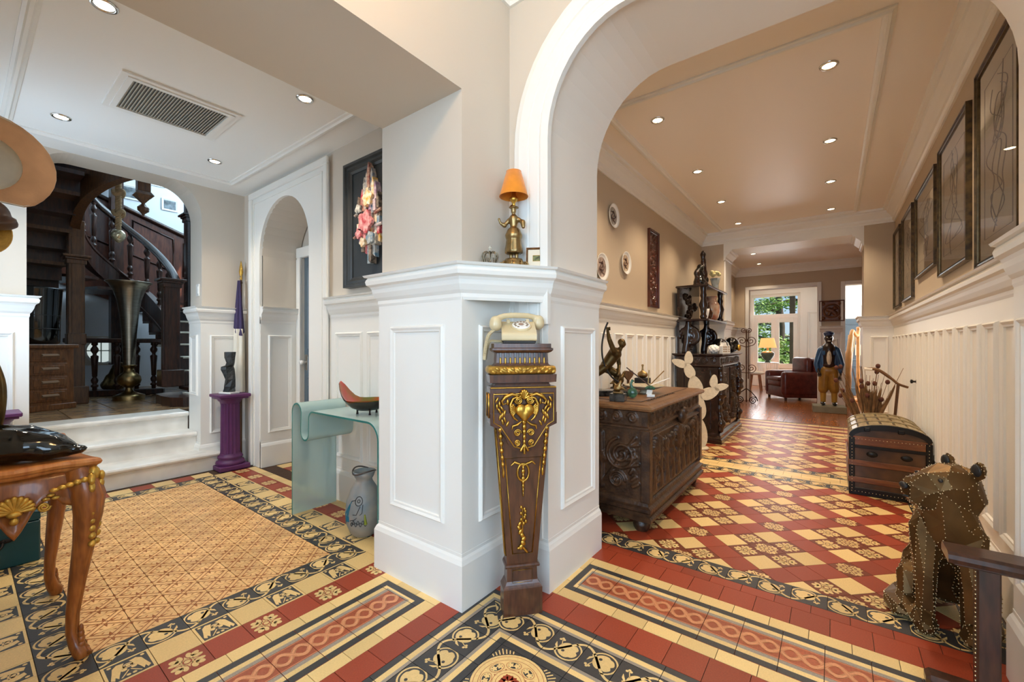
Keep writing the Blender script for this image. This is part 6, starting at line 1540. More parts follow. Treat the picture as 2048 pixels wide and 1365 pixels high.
fc_.cap_((0.128, -.005, .374), (0.134, -.005, .374), .004, .003, 6); fc_.ell((0.108, .024, .385), (.008, .004, .010), 8); fc_.ell((0.108, -.03, .385), (.008, .004, .010), 8)
fc_.build('face_features', 'bronze', ab)
for (c, dr) in (((-0.005, -.058, .50), 1), ((0.08, -.012, .152), -1)):
    for k in range(4): MB().tube([Vector(c) + Vector((0.012 - .003 * k, -.008, .010 - .006 * k)), Vector(c) + Vector((0.016, -.018, .008 - .006 * k)), Vector(c) + Vector((0.004, -.022, .007 - .006 * k))], 0.0035, 6).build('finger', 'bronze', ab)
MB().tube(crom([(-0.005, -0.075, 0.545), (-0.03, -0.075, 0.48), (-0.048, -0.07, 0.36), (-0.03, -0.055, 0.24), (0.03, -0.03, 0.14), (0.11, -0.015, 0.085)], 6), 0.0065, 8).build('bow', 'blackmat', ab)
# small bronze on black marble block
sb = thing('marble_block_bronze', 'small bronze fragment on black marble cube at near chest corner', 'sculpture', (-1.155, 2.71, 0.82), math.radians(10))
MB().box(-0.05, 0.05, -0.045, 0.045, 0, 0.052, 0, .003).build('marble_block', 'blackmarble', sb); MB().box(-0.03, 0.03, -.025, .025, .052, .066, 0, .003).build('step', 'brass', sb)
organic(MB().ell((-.005, 0, .085), (.028, .022, .022), 10).cap_((0, 0, .09), (.015, 0, .13), .015, .010).cap_((.01, 0, .10), (.045, .01, .075), .012, .006).cap_((-.01, 0, .10), (-.03, 0, .12), .010, .006), 'bronze_fragment', 'brass', sb, .005, 2)
# swan of green glass
sg = thing('glass_swan', 'green speckled blown glass swan on carved chest', 'figurine', (-1.13, 2.90, 0.82), math.radians(25))
organic(MB().ell((0, 0, .04), (.036, .03, .038), 14).cap_((0.0, 0, .07), (-.012, 0, .10), .014, .010).cap_((-.012, 0, .10), (-.004, 0, .125), .009, .009).cap_((-.004, 0, .128), (.016, 0, .12), .009, .004), 'body', 'greeng', sg, .005, 3)
# glass stirrer bowl and others
pb = thing('stone_dish', 'wide flat speckled ceramic dish with three long sticks on chest', 'dish', (-1.19, 3.30, 0.82))
MB().lathe([(0.035, 0), (0.03, 0.02), (0.10, 0.035), (0.15, 0.055), (0.155, 0.06), (0.15, 0.062), (0.09, 0.045), (0, 0.038)], 36, cap=False).build('dish', 'stone', pb)
for (p, q_, m) in (((0.05, -0.02, 0.06), (-0.11, -0.09, 0.20), 'dark'), ((0.03, 0.0, 0.06), (0.035, 0.01, 0.18), 'brass'), ((0.04, 0.03, 0.06), (0.16, 0.12, 0.115), 'porcelain'), ((0.03, .05, .06), (.11, .14, .17), 'brass')):
    MB().tube([p, q_], 0.0045, 6).build('stick', m, pb)
gf = thing('glass_flower', 'green and clear faceted glass flower head on white stand', 'ornament', (-1.06, 3.06, 0.82))
for k in range(14):
    a = k * 2.4; r = 0.028 * math.sqrt((k + .5) / 14); MB().ell((r * math.cos(a), r * math.sin(a), .062 + .012 * (1 - k / 14)), (.012, .012, .010), 6).build('petal', 'greeng', gf)
MB().cbox((0.012, -0.02, 0.012), (0.055, 0.03, 0.02), rot=Matrix.Rotation(.3, 3, 'Z'), bev=.003).cbox((0.0, -0.015, 0.035), (0.04, 0.012, 0.035), rot=Matrix.Rotation(-.5, 3, 'X'), bev=.002).build('white_stand', 'porcelain', gf)
bd1 = thing('bronze_bird', 'dark bronze bird pair on oval base at back of chest', 'figurine', (-1.47, 3.46, 0.82), math.radians(70))
organic(MB().ell((0, 0, .075), (.06, .03, .04), 12).cap_((.03, 0, .09), (.06, 0, .125), .02, .014).ell((.066, 0, .135), (.018, .014, .016), 10).cap_((.08, 0, .135), (.1, 0, .13), .006, .003).cap_((-.04, 0, .07), (-.1, 0, .05), .02, .008).cap_((0, 0, .03), (0, 0, .06), .02, .02), 'bird', 'bronze', bd1, .006, 3)
MB().lathe([(0.09, 0), (0.09, .015), (0.08, .02), (0, .02)], 24, sy=.55).build('oval_base', 'blackmat', bd1)
hr_ = thing('heart_carving', 'dark wooden heart-shaped carving at back of chest', 'carving', (-1.45, 3.62, 0.82), math.radians(60))
MB().prism([(0.05 * 16 * math.sin(t) ** 3 / 16, 0.11 + 0.055 * (13 * math.cos(t) - 5 * math.cos(2 * t) - 2 * math.cos(3 * t) - math.cos(4 * t)) / 16) for t in np.linspace(0, 2 * PI, 33)[:-1]], FX, -0.012, 0.012).build('heart', 'dark2', hr_)
MB().box(-.04, .04, -.03, .03, 0, .03, 0, .004).cbox((0, 0, .04), (.02, .014, .05)).build('foot', 'dark2', hr_)
hc = thing('helmet_box', 'small dark box with bronze helmet figure at far end of chest', 'ornament', (-1.40, 3.84, 0.82))
MB().box(-.06, .06, -.05, .05, 0, .075, 0, .004).build('box', 'blackmat', hc)
organic(MB().ell((0, 0, .105), (.05, .035, .035), 12).cap_((0, 0, .13), (0, 0, .18), .012, .008).ell((0, 0, .19), .013, 8), 'helmet', 'brass', hc, .006, 2)
# ------------------------------------------------------------------ wall plates and carved panel
pm = [mat('plate scene %d' % i, c, .2, col2=c2, vscale=14, coat=.4) for i, (c, c2) in enumerate((('#b8b4ac', '#7a7064'), ('#d9c3b4', '#4a2f2a'), ('#e0cdb2', '#8a6a4a')))]
for i, (y, z, r, lab) in enumerate(((3.77, 2.42, .115, 'highest painted porcelain plate on the corridor wall'), (3.52, 1.90, .125, 'painted porcelain plate on the corridor wall nearest the arch jamb'), (4.07, 2.02, .115, 'painted porcelain plate on the corridor wall nearest the carved panel'))):
    t = thing('wall_plate', lab, 'plate', (-1.67, y, z), PI / 2, 'painted plates on the corridor wall')
    Rx = Matrix.Rotation(PI / 2, 4, 'X')
    MB().lathe([(r * .5, 0.002), (r * .9, .014), (r, .026), (r * .99, .029), (r * .9, .018), (r * .72, .012)], 32, cap=False).xf(Rx).build('rim', 'porcelain', t)
    MB().lathe([(r * .73, .0125), (r * .4, .010), (0, .010)], 32, cap=False).xf(Rx).build('painted_centre', pm[i], t)
    for k in range(5):
        a = k * 1.3; MB().tube([(r * .5 * math.cos(a + j * .5) * (.3 + .2 * j), -.0135, r * .55 * math.sin(a + j * .4) * (.4 + .15 * j)) for j in range(4)], .004, 5).build('painted_stroke', mat('plate line', '#5a3a30', .4), t)
cpn = thing('carved_wall_relief', 'narrow dark red-brown carved wooden panel on corridor wall', 'carving', (-1.67, 4.90, 2.075), PI / 2)
pframe(cpn, 0.165, 0.445, 0.03, 0.03, mat('red brown carving', '#3f1c12', .3, col2='#5c2c1e', vscale=9, coat=.3))
Sp = []
for k in range(9):
    Sp.append(([(0.135 + .05 * (-1) ** k + u, .06 + .09 * k + v) for u, v in spiral(0, 0, .003, .05, k, k + 3.4 * PI, 30)], .010, 1))
    Sp.append(([(.135, .06 + .09 * k)], .022, 1.0)); Sp.append(([(.05 + .17 * (k % 2), .08 + .09 * k), (.135, .11 + .09 * k)], .012, .8))
relief(0.27, 0.83, Sp, 56, 170, .016).build('carved_field', MATS['red brown carving'], cpn, (-.135, -.004, -.415))
MB().tube([(0.02, -.01, .45), (.02, -.01, .465)], .004, 6).build('hook', 'brass', cpn)
# ------------------------------------------------------------------ carved cabinet with shelves
kb = thing('carved_cabinet', 'tall ebonised carved cabinet with open shelves on corridor wall', 'cabinet', (-1.345, 6.25, 0))
bx_, by_ = 0.285, 0.70
ring_stack([(sq(bx_, by_), 0.0), (sq(bx_, by_), 0.05), (sq(bx_ - .015, by_ - .015), 0.06), (sq(bx_ - .015, by_ - .015), 0.10), (sq(bx_ - .045, by_ - .045), 0.125)]).build('plinth', 'ebony', kb)
MB().box(-bx_ + .03, bx_ - .05, -by_ + .05, by_ - .05, 0.12, 0.93).build('body', 'ebony', kb)
ring_stack([(sq(bx_ - .04, by_ - .04), 0.92), (sq(bx_ - .02, by_ - .02), 0.935), (sq(bx_ - .025, by_ - .025), 0.95), (sq(bx_ - .03, by_ - .03), 1.05), (sq(bx_ - .005, by_ - .005), 1.065), (sq(bx_ + .01, by_ + .01), 1.075), (sq(bx_ + .01, by_ + .01), 1.09)]).build('top', 'ebony', kb)
def toX(mb): return mb.xf(Matrix.Rotation(PI / 2, 4, 'Z'))
def leafstrokes(w, h, n, sd):
    r = random.Random(sd); S_ = []
    for k in range(n):
        x = w * (.15 + .7 * r.random()); z = h * (k + .5) / n; rr = min(w * .3, .05 + .03 * r.random())
        S_.append(([(x + u, z + v) for u, v in spiral(0, 0, .004, rr, r.random() * 6, 4 * PI, 26)], .012, 1.0))
        S_.append(([(x, z), (x + r.uniform(-.06, .06), z + r.uniform(-.05, .05))], .02, .9))
    S_.append(([(w / 2, 0.02), (w / 2, h - .02)], .012, .8)); return S_
for i, (y0, y1) in enumerate(((-0.52, -0.04), (0.04, 0.52))):
    d_ = MB().box(bx_ - .05, bx_ - .035, y0, y1, 0.15, 0.90, 0, .004).build('door', 'ebony', kb)
    toX(relief(y1 - y0 - .08, 0.66, leafstrokes(y1 - y0 - .08, .66, 9, i), 50, 80, .03)).build('carved_door_panel', 'ebony', d_, (bx_ - .034, y0 + .04, 0.195))
for y in (-0.60, 0.60):     # caryatid brackets at the front corners
    c = MB()
    for (z, r, x) in ((.17, .045, .0), (.24, .06, .01), (.32, .04, 0), (.42, .035, -.005), (.52, .05, .0), (.60, .065, .015), (.68, .06, .02), (.76, .045, .01), (.82, .045, .012), (.87, .035, .01), (.91, .05, 0)): c.ell((bx_ - .04 + x, y, z), (r, r * .95, .055), 12)
    organic(c, 'caryatid', 'ebony', kb, .014, 2)
toX(relief(1.2, .09, [([(.05 + .1 * k + u, .045 + v) for u, v in spiral(0, 0, .003, .034, k, k + 3.5 * PI, 20)], .009, 1) for k in range(12)], 150, 16, .014)).build('carved_frieze', 'ebony', kb, (bx_ - .03, -.6, .956))
relief(.46, .09, [([(.04 + .095 * k + u, .045 + v) for u, v in spiral(0, 0, .003, .034, k, k + 3.5 * PI, 20)], .009, 1) for k in range(5)], 60, 16, .014).build('carved_frieze', 'ebony', kb, (-bx_ + .05, -by_ + .03, .956))
for (z0, z1) in ((0.17, 0.50), (0.54, 0.88)):
    panel(kb, (bx_ - .09, -by_ + .05), (-bx_ + .09, -by_ + .05), z0, z1, 0.0, .40, 'ebony', off=0.0, name='end_panel') if False else MB().add(*(lambda t: (t.v, t.f))(rframe(-.19, .15, z0, z1, .03, -by_ + .03, -by_ + .05).xf(Matrix(((1, 0, 0, 0), (0, 0, 1, 0), (0, 1, 0, 0), (0, 0, 0, 1)))))).build('end_panel', 'ebony', kb)
# upper shelves
MB().box(-bx_ + .0, -bx_ + .03, -.52, .52, 1.09, 1.96).build('back_board', 'ebony', kb)
for z, dx, hy in ((1.50, .40, .58), (1.93, .40, .60)):
    MB().box(-bx_, -bx_ + dx, -hy, hy, z, z + .03, 0, .01).build('shelf', 'ebony', kb)
for y in (-.5, .5):
    MB().lathe([(.03, 0), (.045, .03), (.03, .06), (.04, .12), (.055, .18), (.03, .26), (.04, .30), (.03, .34), (.04, .40)], 12, (-bx_ + .32, y, 1.53)).build('turned_support', 'ebony', kb)
    c = MB()
    for (x, z) in spiral(-bx_ + .16, 1.30, .02, .14, 0, 3 * PI, 24): c.ell((x, y * .98, z), (.035, .035, .035), 8)
    c.cap_((-bx_ + .1, y * .98, 1.1), (-bx_ + .14, y * .98, 1.5), .05, .04)
    organic(c, 'scroll_bracket', 'ebony', kb, .016, 2)
toX(relief(.9, .36, leafstrokes(.9, .36, 6, 9), 60, 30, .03)).build('carved_back_panel', 'ebony', kb, (-bx_ + .031, -.45, 1.12)); toX(relief(.8, .34, leafstrokes(.8, .34, 6, 4), 60, 30, .03)).build('carved_back_panel', 'ebony', kb, (-bx_ + .031, -.4, 1.56))
KX, KY = -1.345, 6.25
# things on the cabinet
lt_ = thing('lute', 'dark glossy lute leaning across the cabinet worktop', 'instrument', (KX + .12, KY - .12, 1.09), math.radians(25))
organic(MB().ell((0, -.12, .10), (.10, .13, .095), 16), 'bowl', 'black', lt_, .014, 2); MB().tube([(0.03, -.02, .14), (.10, .30, .05)], .018, 8).build('neck', 'mahog', lt_); MB().tube([(.10, .30, .05), (.13, .36, .02)], .02, 6).build('pegbox', 'dark', lt_)
wc = thing('coral_ball', 'knobbly white ceramic coral ball on cabinet worktop', 'ornament', (KX + .17, KY - .56, 1.09))
cb_ = MB()
for k in range(40):
    zf = 1 - 2 * (k + .5) / 40; a = k * 2.4; r = math.sqrt(1 - zf * zf); cb_.ell((.055 * r * math.cos(a), .055 * r * math.sin(a), .055 + .045 * zf), .016, 7)
organic(cb_, 'body', 'porcelain', wc, .007, 1)
for i, (y, w, lab) in enumerate(((-.36, .045, 'tiny white and gold porcelain house beside the coral ball'), (-.22, .05, 'tiny white porcelain house nearer the dark mask'))):
    t = thing('porcelain_house', lab, 'figurine', (KX + .24, KY + y, 1.09), math.radians(60), 'porcelain houses on the cabinet')
    MB().prism([(-w, 0), (w, 0), (w, .09), (w * .6, .11), (w * .35, .14), (-w * .35, .14), (-w * .6, .11), (-w, .09)], FX, -.025, .025).build('facade', 'porcelain', t)
    for r_ in range(3):
        for c in (-1, 0, 1): MB().cbox((c * w * .55, -.026, .025 + r_ * .028), (.013, .003, .017)).build('window', mat('gold window', '#8a6a3a', .4, .4), t)
mk = thing('dark_mask', 'round dark carved head with small gold face on cabinet end', 'sculpture', (KX + .20, KY + .40, 1.09))
organic(MB().ell((0, 0, .11), (.10, .11, .11), 14).ell((.02, -.08, .06), (.05, .05, .05), 10).ell((.02, .08, .06), (.05, .05, .05), 10), 'head', 'black', mk, .014, 2); MB().ell((.095, -.02, .07), (.03, .035, .045), 10).build('gold_face', 'gold', mk)
def jar(lab, x, y, z, prof, m, extra=None):
    t = thing('porcelain_jar', lab, 'vase', (x, y, z)); MB().lathe(prof, 28, cap=False).build('body', m, t)
    return t
j1 = jar('big cream oriental jar with red and gold flowers on middle shelf', KX - .02, KY + .20, 1.53, [(.055, 0), (.09, .05), (.11, .14), (.105, .22), (.075, .28), (.06, .30), (.075, .35), (.068, .35), (.05, .30), (0, .1)], mat('oriental jar glaze', '#e5d5b8', .15, col2='#b5522e', vscale=7, coat=.4))
j2 = jar('small brown glazed bottle beside the oriental jar', KX + .0, KY - .08, 1.53, [(.03, 0), (.055, .05), (.06, .1), (.03, .16), (.018, .2), (.022, .24), (0, .24)], mat('brown bottle glaze', '#4a2a1a', .15, var=.3, coat=.4))
j3 = jar('white ribbed porcelain cup at the corner of middle shelf', KX + .03, KY - .40, 1.53, [(.03, 0), (.035, .02), (.05, .09), (.055, .13), (.05, .13), (.03, .03), (0, .02)], 'porcelain')
cv = thing('crystal_vase', 'clear cut crystal vase with pale flowers on top shelf', 'vase', (KX + .0, KY + .34, 1.96))
MB().lathe([(.045, 0), (.05, .01), (.045, .10), (.07, .19), (.065, .19), (.04, .10), (0, .02)], 20, cap=False, flute=10, fd=.08).build('vase', mat('crystal', '#e9efee', .08, trans=.7, ior=1.3), cv)
for k in range(8):
    a = k * .785; MB().ell((.05 * math.cos(a), .05 * math.sin(a), .24 + .02 * (k % 3)), (.03, .03, .025), 7).build('flower', mat('pale yellow petals', '#d9cf9a', .8), cv)
for i, (y, hgt, r, lab, c) in enumerate(((-.36, .22, .05, 'small dark carved figure at near end of top shelf', 'ebony'), (-.20, .32, .08, 'glazed dark group of figures on top shelf', 'black'), (-.02, .52, .065, 'tallest dark carved figure with round head on top shelf', 'ebony'), (.14, .20, .05, 'small dark and blue glazed figure beside crystal vase', 'black'))):
    t = thing('carved_figure', lab, 'figurine', (KX - .08, KY + y, 1.96), 0, 'dark figures on the top shelf')
    rr = random.Random(i); c_ = MB().lathe([(r, 0), (r, .03), (r * .8, .04)], 12)
    for k in range(6): c_.ell((rr.uniform(-.3, .3) * r, rr.uniform(-.3, .3) * r, .04 + (hgt - .1) * k / 5), (r * (.9 - .08 * k), r * (.85 - .06 * k), hgt * .16), 10)
    c_.ell((0, 0, hgt - .04), (.04, .04, .045), 12); organic(c_, 'body', c, t, .012, 2)
# ------------------------------------------------------------------ cactus sculpture
ks = thing('cactus_sculpture', 'flat off-white cactus sculpture of oval pads beside cabinet', 'sculpture', (-1.25, 5.24, 0), math.radians(22))
MB().lathe([(.11, 0), (.11, .012), (.10, .016), (0, .016)], 28).build('foot_disc', 'cork', ks)
def pad(cx, cz, a, b, rot, y=0.0, th=.016):
    pts = [(cx + a * math.cos(t) * math.cos(rot) - b * math.sin(t) * math.sin(rot) * (1 - .25 * math.cos(t)), cz + a * math.cos(t) * math.sin(rot) + b * math.sin(t) * math.cos(rot) * (1 - .25 * math.cos(t))) for t in np.linspace(0, 2 * PI, 29)[:-1]]
    o = MB().prism(pts, FX, y - th, y + th, 0, True).build('pad', 'cork', ks); md = o.modifiers.new('b', 'BEVEL'); md.width = .006; md.segments = 2; md.limit_method = 'ANGLE'
for (cx_, cz, a, b, rot) in ((0.02, .17, .17, .075, PI / 2), (0.0, .47, .15, .08, PI / 2), (-.035, .72, .12, .078, 1.75), (-.10, .90, .095, .055, 1.95), (-.105, 1.05, .075, .045, PI / 2), (-.21, .985, .085, .045, 2.75), (.12, .64, .11, .065, .45), (.165, .78, .075, .04, 1.45), (.245, .715, .075, .038, .28)):
    pad(cx_, cz, a, b, rot)
# ------------------------------------------------------------------ framed drawings on the right wall
def drawing(lab, y0, y1, z0, z1, seed):
    yc, zc = (y0 + y1) / 2, (z0 + z1) / 2; hx, hz = (y1 - y0) / 2, (z1 - z0) / 2
    t = thing('framed_drawing', lab, 'picture', (0.625, yc, zc), -PI / 2, 'line drawings on the corridor wall')
    pframe(t, hx, hz, .03, .028, mat('black gold frame', '#2e241a', .3, .2, col2='#5f4c2c', vscale=24))
    pframe(t, hx - .026, hz - .026, .008, .022, mat('dim gilt fillet', '#5f4d30', .35, .5, var=.3, vscale=30), name='inner_fillet')
    MB().box(-hx + .028, hx - .028, -.010, 0, -hz + .028, hz - .028).build('paper', 'paper', t)
    MB().quad((-hx + .03, -.016, -hz + .03), (hx - .03, -.016, -hz + .03), (hx - .03, -.016, hz - .03), (-hx + .03, -.016, hz - .03)).build('glazing', MATS['picture glass'], t)
    r = random.Random(seed); hw, hh = hx - .12, hz - .16
    for k in range(4):
        pts = [(r.uniform(-hw, hw) * (.4 + .5 * (j % 2)), -.0115, -hh + 2 * hh * j / 6 + r.uniform(-.05, .05)) for j in range(7)]
        MB().tube(crom(pts, 6), .0022, 4).build('pencil_line', 'ink', t)
    MB().tube([(hw * .35 * math.cos(a) + .02, -.0115, hh * .45 + hh * .3 * math.sin(a)) for a in np.linspace(0, 2 * PI, 22)[:-1]], .0022, 4, closed=True).build('pencil_line', 'ink', t)
    MB().tube([(x, -.0115, z) for x, z in ((-hw, -hh - .03), (-hw, hh + .03), (hw, hh + .03), (hw, -hh - .03))], .0015, 4, closed=True).build('plate_mark', 'ink', t)
drawing('framed line drawing of a face, largest and cut by the arch', 2.62, 3.28, 1.60, 2.62, 1)
drawing('framed line drawing second from the arch, with gilt inner edge', 3.46, 4.28, 1.68, 2.58, 2)
drawing('framed line drawing in the middle of the row of five', 4.42, 5.36, 1.80, 2.55, 3)
drawing('framed line drawing fourth from the arch', 5.56, 6.30, 1.66, 2.57, 4)
drawing('framed line drawing farthest from the arch beside the pier', 6.52, 7.10, 1.64, 2.58, 5)
# ------------------------------------------------------------------ travelling trunk
tr = thing('travel_trunk', 'old dome-topped travel trunk with wooden slats against corridor wall', 'trunk', (0.345, 4.74, 0))
tx, ty = 0.235, 0.37
MB().box(-tx, tx, -ty, ty, 0.02, 0.40).build('body', 'trunkd', tr)
dome = [(-tx, 0.40)] + [(-tx * math.cos(PI * i / 14), 0.475 + 0.085 * math.sin(PI * i / 14)) for i in range(15)] + [(tx, 0.40)]
MB().prism(dome[::-1], FX, -ty, ty).build('lid', 'trunkd', tr)
for k in range(9):
    a0 = PI * (k + .1) / 9; a1 = PI * (k + .9) / 9
    q = [(-tx * 1.01 * math.cos(a), 0.478 + 0.09 * math.sin(a)) for a in (a0, (a0 + a1) / 2, a1)] + [(-tx * .96 * math.cos(a), 0.47 + 0.08 * math.sin(a)) for a in (a1, a0)]
    MB().prism(q[::-1], FX, -ty + .004, ty - .004).build('lid_slat', 'trunkw', tr)
for y in (-ty + .02, -.12, .12, ty - .02):
    q = [(-tx * 1.03 * math.cos(PI * i / 14), 0.478 + 0.098 * math.sin(PI * i / 14)) for i in range(15)]; q2 = [(-tx * .98 * math.cos(PI * i / 14), 0.47 + 0.085 * math.sin(PI * i / 14)) for i in range(15)][::-1]
    MB().prism((q + q2)[::-1], FX, y - .018, y + .018).build('lid_strap', 'trunkw', tr)
for z in (0.10, 0.235): MB().box(-tx - .012, tx + .012, -ty - .012, -ty, z, z + .045, 0, .004).build('end_slat', 'trunkr', tr); MB().box(-tx - .012, -tx, -ty, ty, z, z + .045, 0, .004).build('side_slat', 'trunkr', tr)
MB().box(-tx - .004, tx + .004, -ty - .006, -ty, .40, .47, 0, .003).build('lid_band', 'trunkr', tr); MB().box(-tx - .006, tx + .006, -ty - .008, -ty, .375, .40, 0, .003).build('rim_band', 'trunkm', tr)
MB().box(-tx - .008, tx + .008, -ty - .008, ty, 0.0, .06, 0, .004).build('bottom_band', 'trunkm', tr)
for sx in (-1, 1): MB().box(sx * tx - .03 if sx > 0 else -tx - .008, tx + .008 if sx > 0 else -tx + .03, -ty - .010, -ty + .02, .02, .46, 0, .004).build('corner_iron', 'trunkm', tr)
q = [(-tx * 1.035 * math.cos(PI * i / 14), 0.474 + 0.098 * math.sin(PI * i / 14)) for i in range(15)]; q2 = [(-tx * .93 * math.cos(PI * i / 14), 0.455 + 0.075 * math.sin(PI * i / 14)) for i in range(15)][::-1]
MB().prism((q + q2)[::-1], FX, -ty - .010, -ty + .012).build('lid_edge_iron', 'trunkm', tr)
for x in (-.10, .10):
    MB().ell((x, -ty - .012, .335), (.035, .012, .022), 12).build('clasp', 'trunkm', tr); MB().cbox((x - .03, -ty - .006, .53), (.04, .03, .03), bev=.005).build('lid_cleat', 'trunkm', tr)
rv = MB()
for k in range(22):
    for z in (.03, .45): rv.ell((-tx + .01 + k * .0214, -ty - .010, z), .0035, 5)
for k in range(16): 
    for sx in (-1, 1): rv.ell((sx * (tx - .012), -ty - .012, .05 + k * .024), .0035, 5)
rv.build('nail_heads', 'rivet', tr)['kind'] = 'stuff'
# ------------------------------------------------------------------ dried flowers and cane in a stand behind the trunk
df = thing('dried_bouquet', 'fan of dried flowers and thistles standing behind the trunk', 'bouquet', (0.28, 5.55, 0))
MB().lathe([(.09, 0), (.10, .02), (.10, .30), (.11, .33), (.10, .33), (.09, .3)], 20, cap=False).build('holder', 'dark2', df)
rr = random.Random(9)
for k in range(70):
    a = rr.uniform(-.85, .60); L_ = rr.uniform(.40, .76); b = rr.uniform(-.35, .35)
    p = Vector((0.02 * a, 0.02 * b, .25)); e = Vector((a * .34 * L_ / .6, b * .3, .25 + L_ * math.cos(a * .5)))
    o = MB().tube([p, p.lerp(e, .5) + Vector((0, 0, .03)), e], [.004, .003, .002], 5).build('stem', 'dried', df)
    if k % 4 == 0: MB().ell(e, (.02, .02, .024), 7).build('flower_head', 'driedfl', df)
    else:
        MB().ell(p.lerp(e, .6), (.012, .004, .13), 7, rot=Matrix.Rotation(a * .55, 3, 'Y')).build('dried_leaf', 'dried', df)
cn = thing('walking_cane', 'dark walking cane with pale horn handle leaning behind trunk', 'cane', (0.44, 5.40, 0))
MB().tube([(0.0, 0.10, 0.0), (0.05, -.02, .82)], .012, 8).build('shaft', 'dark2', cn)
MB().tube(crom([(-.20, -.06, .965), (-.10, -.05, .96), (0.0, -.035, .88), (.05, -.02, .83), (.12, -.01, .80)], 5), [.014] * 10 + [.011] * 11, 8).build('handle', 'chestlt', cn)
MB().tube([(-.20, -.06, .965), (-.14, -.055, .963)], .0155, 8).build('horn_tip', 'sheep', cn)
kh = thing('wall_stop', 'small black knob on the corridor wainscot above the trunk', 'knob', (0.613, 5.35, 0.86)); kh.rotation_euler = (0, -PI / 2, 0)
MB().lathe([(.01, 0), (.008, .02), (.018, .03), (.018, .04), (0, .045)], 12).build('knob_head', 'trunkm', kh); MB().lathe([(.02, 0), (.02, .004)], 12).build('rosette', 'trunkm', kh)
# ------------------------------------------------------------------ riveted big cat
ln = thing('lioness_statue', 'seated lioness statue of riveted brass plates beside arch jamb', 'statue', (0.395, 2.63, 0), math.radians(-6)); ln.scale = (0.90, 0.90, 1.0)
B = MB()
B.cap_((0, .11, .16), (0, -.02, .40), .125, .13, 14).cap_((0, -.02, .38), (0, -.07, .46), .13, .105, 14)
B.cap_((0, -.06, .42), (-.01, -.07, .57), .11, .10, 14)
for s2 in (-1, 1):
    B.cap_((s2 * .075, -.09, .40), (s2 * .075, -.15, .20), .062, .042, 12).cap_((s2 * .075, -.15, .20), (s2 * .075, -.155, .06), .040, .036, 12).ell((s2 * .078, -.20, .034), (.05, .08, .036), 12)
    B.ell((s2 * .10, .08, .15), (.07, .12, .13), 14).cap_((s2 * .125, .0, .16), (s2 * .135, -.03, .06), .055, .04, 12).ell((s2 * .14, -.07, .037), (.045, .085, .038), 12)
B.cap_((0, .20, .04), (-.16, .14, .035), .03, .028).cap_((-.16, .14, .035), (-.21, -.04, .035), .028, .026).cap_((-.21, -.04, .035), (-.17, -.15, .035), .026, .03)
hd_ = Matrix.Rotation(math.radians(-58), 3, 'Z'); hc_ = Vector((0.01, -.08, .605))
def Hd(p): return hc_ + hd_ @ Vector(p)
B.ell(Hd((0, 0, .0)), (.098, .115, .092), 14, rot=hd_).ell(Hd((0, -.10, -.035)), (.066, .085, .056), 12, rot=hd_).cap_(Hd((0, -.04, .035)), Hd((0, -.155, -.006)), .048, .036).ell(Hd((0, -.11, -.075)), (.055, .065, .028), 12, rot=hd_).ell(Hd((0, .04, -.05)), (.09, .085, .08), 12).cbox(Hd((0, -.155, -.03)), (.075, .05, .055), rot=hd_)
for s2 in (-1, 1): B.ell(Hd((s2 * .085, .055, .082)), (.040, .018, .040), 10, rot=hd_)
lo_ = organic(B, 'plate_body', 'lion', ln, .016, 2, dec=.055)
lo_.data.polygons.foreach_set('use_smooth', [False] * len(lo_.data.polygons))
rv = MB(); me = lo_.data; rr = random.Random(4)
bm = bmesh.new(); bm.from_mesh(me); bm.normal_update()
for e in bm.edges:
    if len(e.link_faces) != 2 or e.calc_length() < .012: continue
    if e.calc_face_angle(0) < .30: continue
    n = max(1, int(e.calc_length() / .017)); nn = (e.link_faces[0].normal + e.link_faces[1].normal).normalized()
    for k in range(n):
        p = e.verts[0].co.lerp(e.verts[1].co, (k + .5) / n) + nn * .001; rv.ell(p, .0027, 5, m=4)
bm.free(); rv.build('rivets', 'rivet', ln)['kind'] = 'stuff'
for s2 in (-1, 1):
    MB().ell(Hd((s2 * .062, -.080, .030)), (.024, .009, .008), 10, rot=hd_ @ Matrix.Rotation(s2 * -.5, 3, 'Z')).build('eye', 'blackmat', ln)
    MB().ell(Hd((s2 * .086, .040, .084)), (.026, .010, .026), 10, rot=hd_).build('ear_hollow', 'blackmat', ln)
MB().ell(Hd((0, -.190, -.012)), (.026, .012, .015), 10, rot=hd_).build('nose', 'blackmat', ln)
MB().tube([Hd((s * .046 * math.sin(abs(s) * PI / 2 + .0001), -.190 + .10 * s * s, -.058 + .004 * abs(s))) for s in np.linspace(-1, 1, 9)], .004, 5).build('mouth_seam', 'blackmat', ln)
# ------------------------------------------------------------------ low wooden rail stand in the archway
wr = thing('low_rail_stand', 'low dark wooden rail on a studded post at the arch jamb', 'stand', (0.41, 2.085, 0), 0)
MB().box(-0.028, 0.028, -0.028, 0.028, 0.03, 0.455, 0, .005).build('post', 'dark', wr)
MB().box(-0.085, 0.09, -0.045, 0.045, 0.455, 0.468, 0, .003).build('cornice_strip', 'dark', wr)
MB().prism([(-.058, .466), (.058, .466), (.062, .48), (.055, .492), (.045, .50), (-.045, .50), (-.055, .492), (-.062, .48)], lambda u, v, h: (h, u, v), -0.10, 0.092).build('top_rail', 'dark', wr)
MB().box(-0.15, 0.07, -0.035, 0.035, 0.0, 0.045, 0, .012).build('foot', 'dark', wr)
sd = MB()
for k in range(26): sd.ell((-.0295, -.018, .06 + k * .0152), .003, 5)
sd.build('studs', 'rivet', wr)['kind'] = 'stuff'
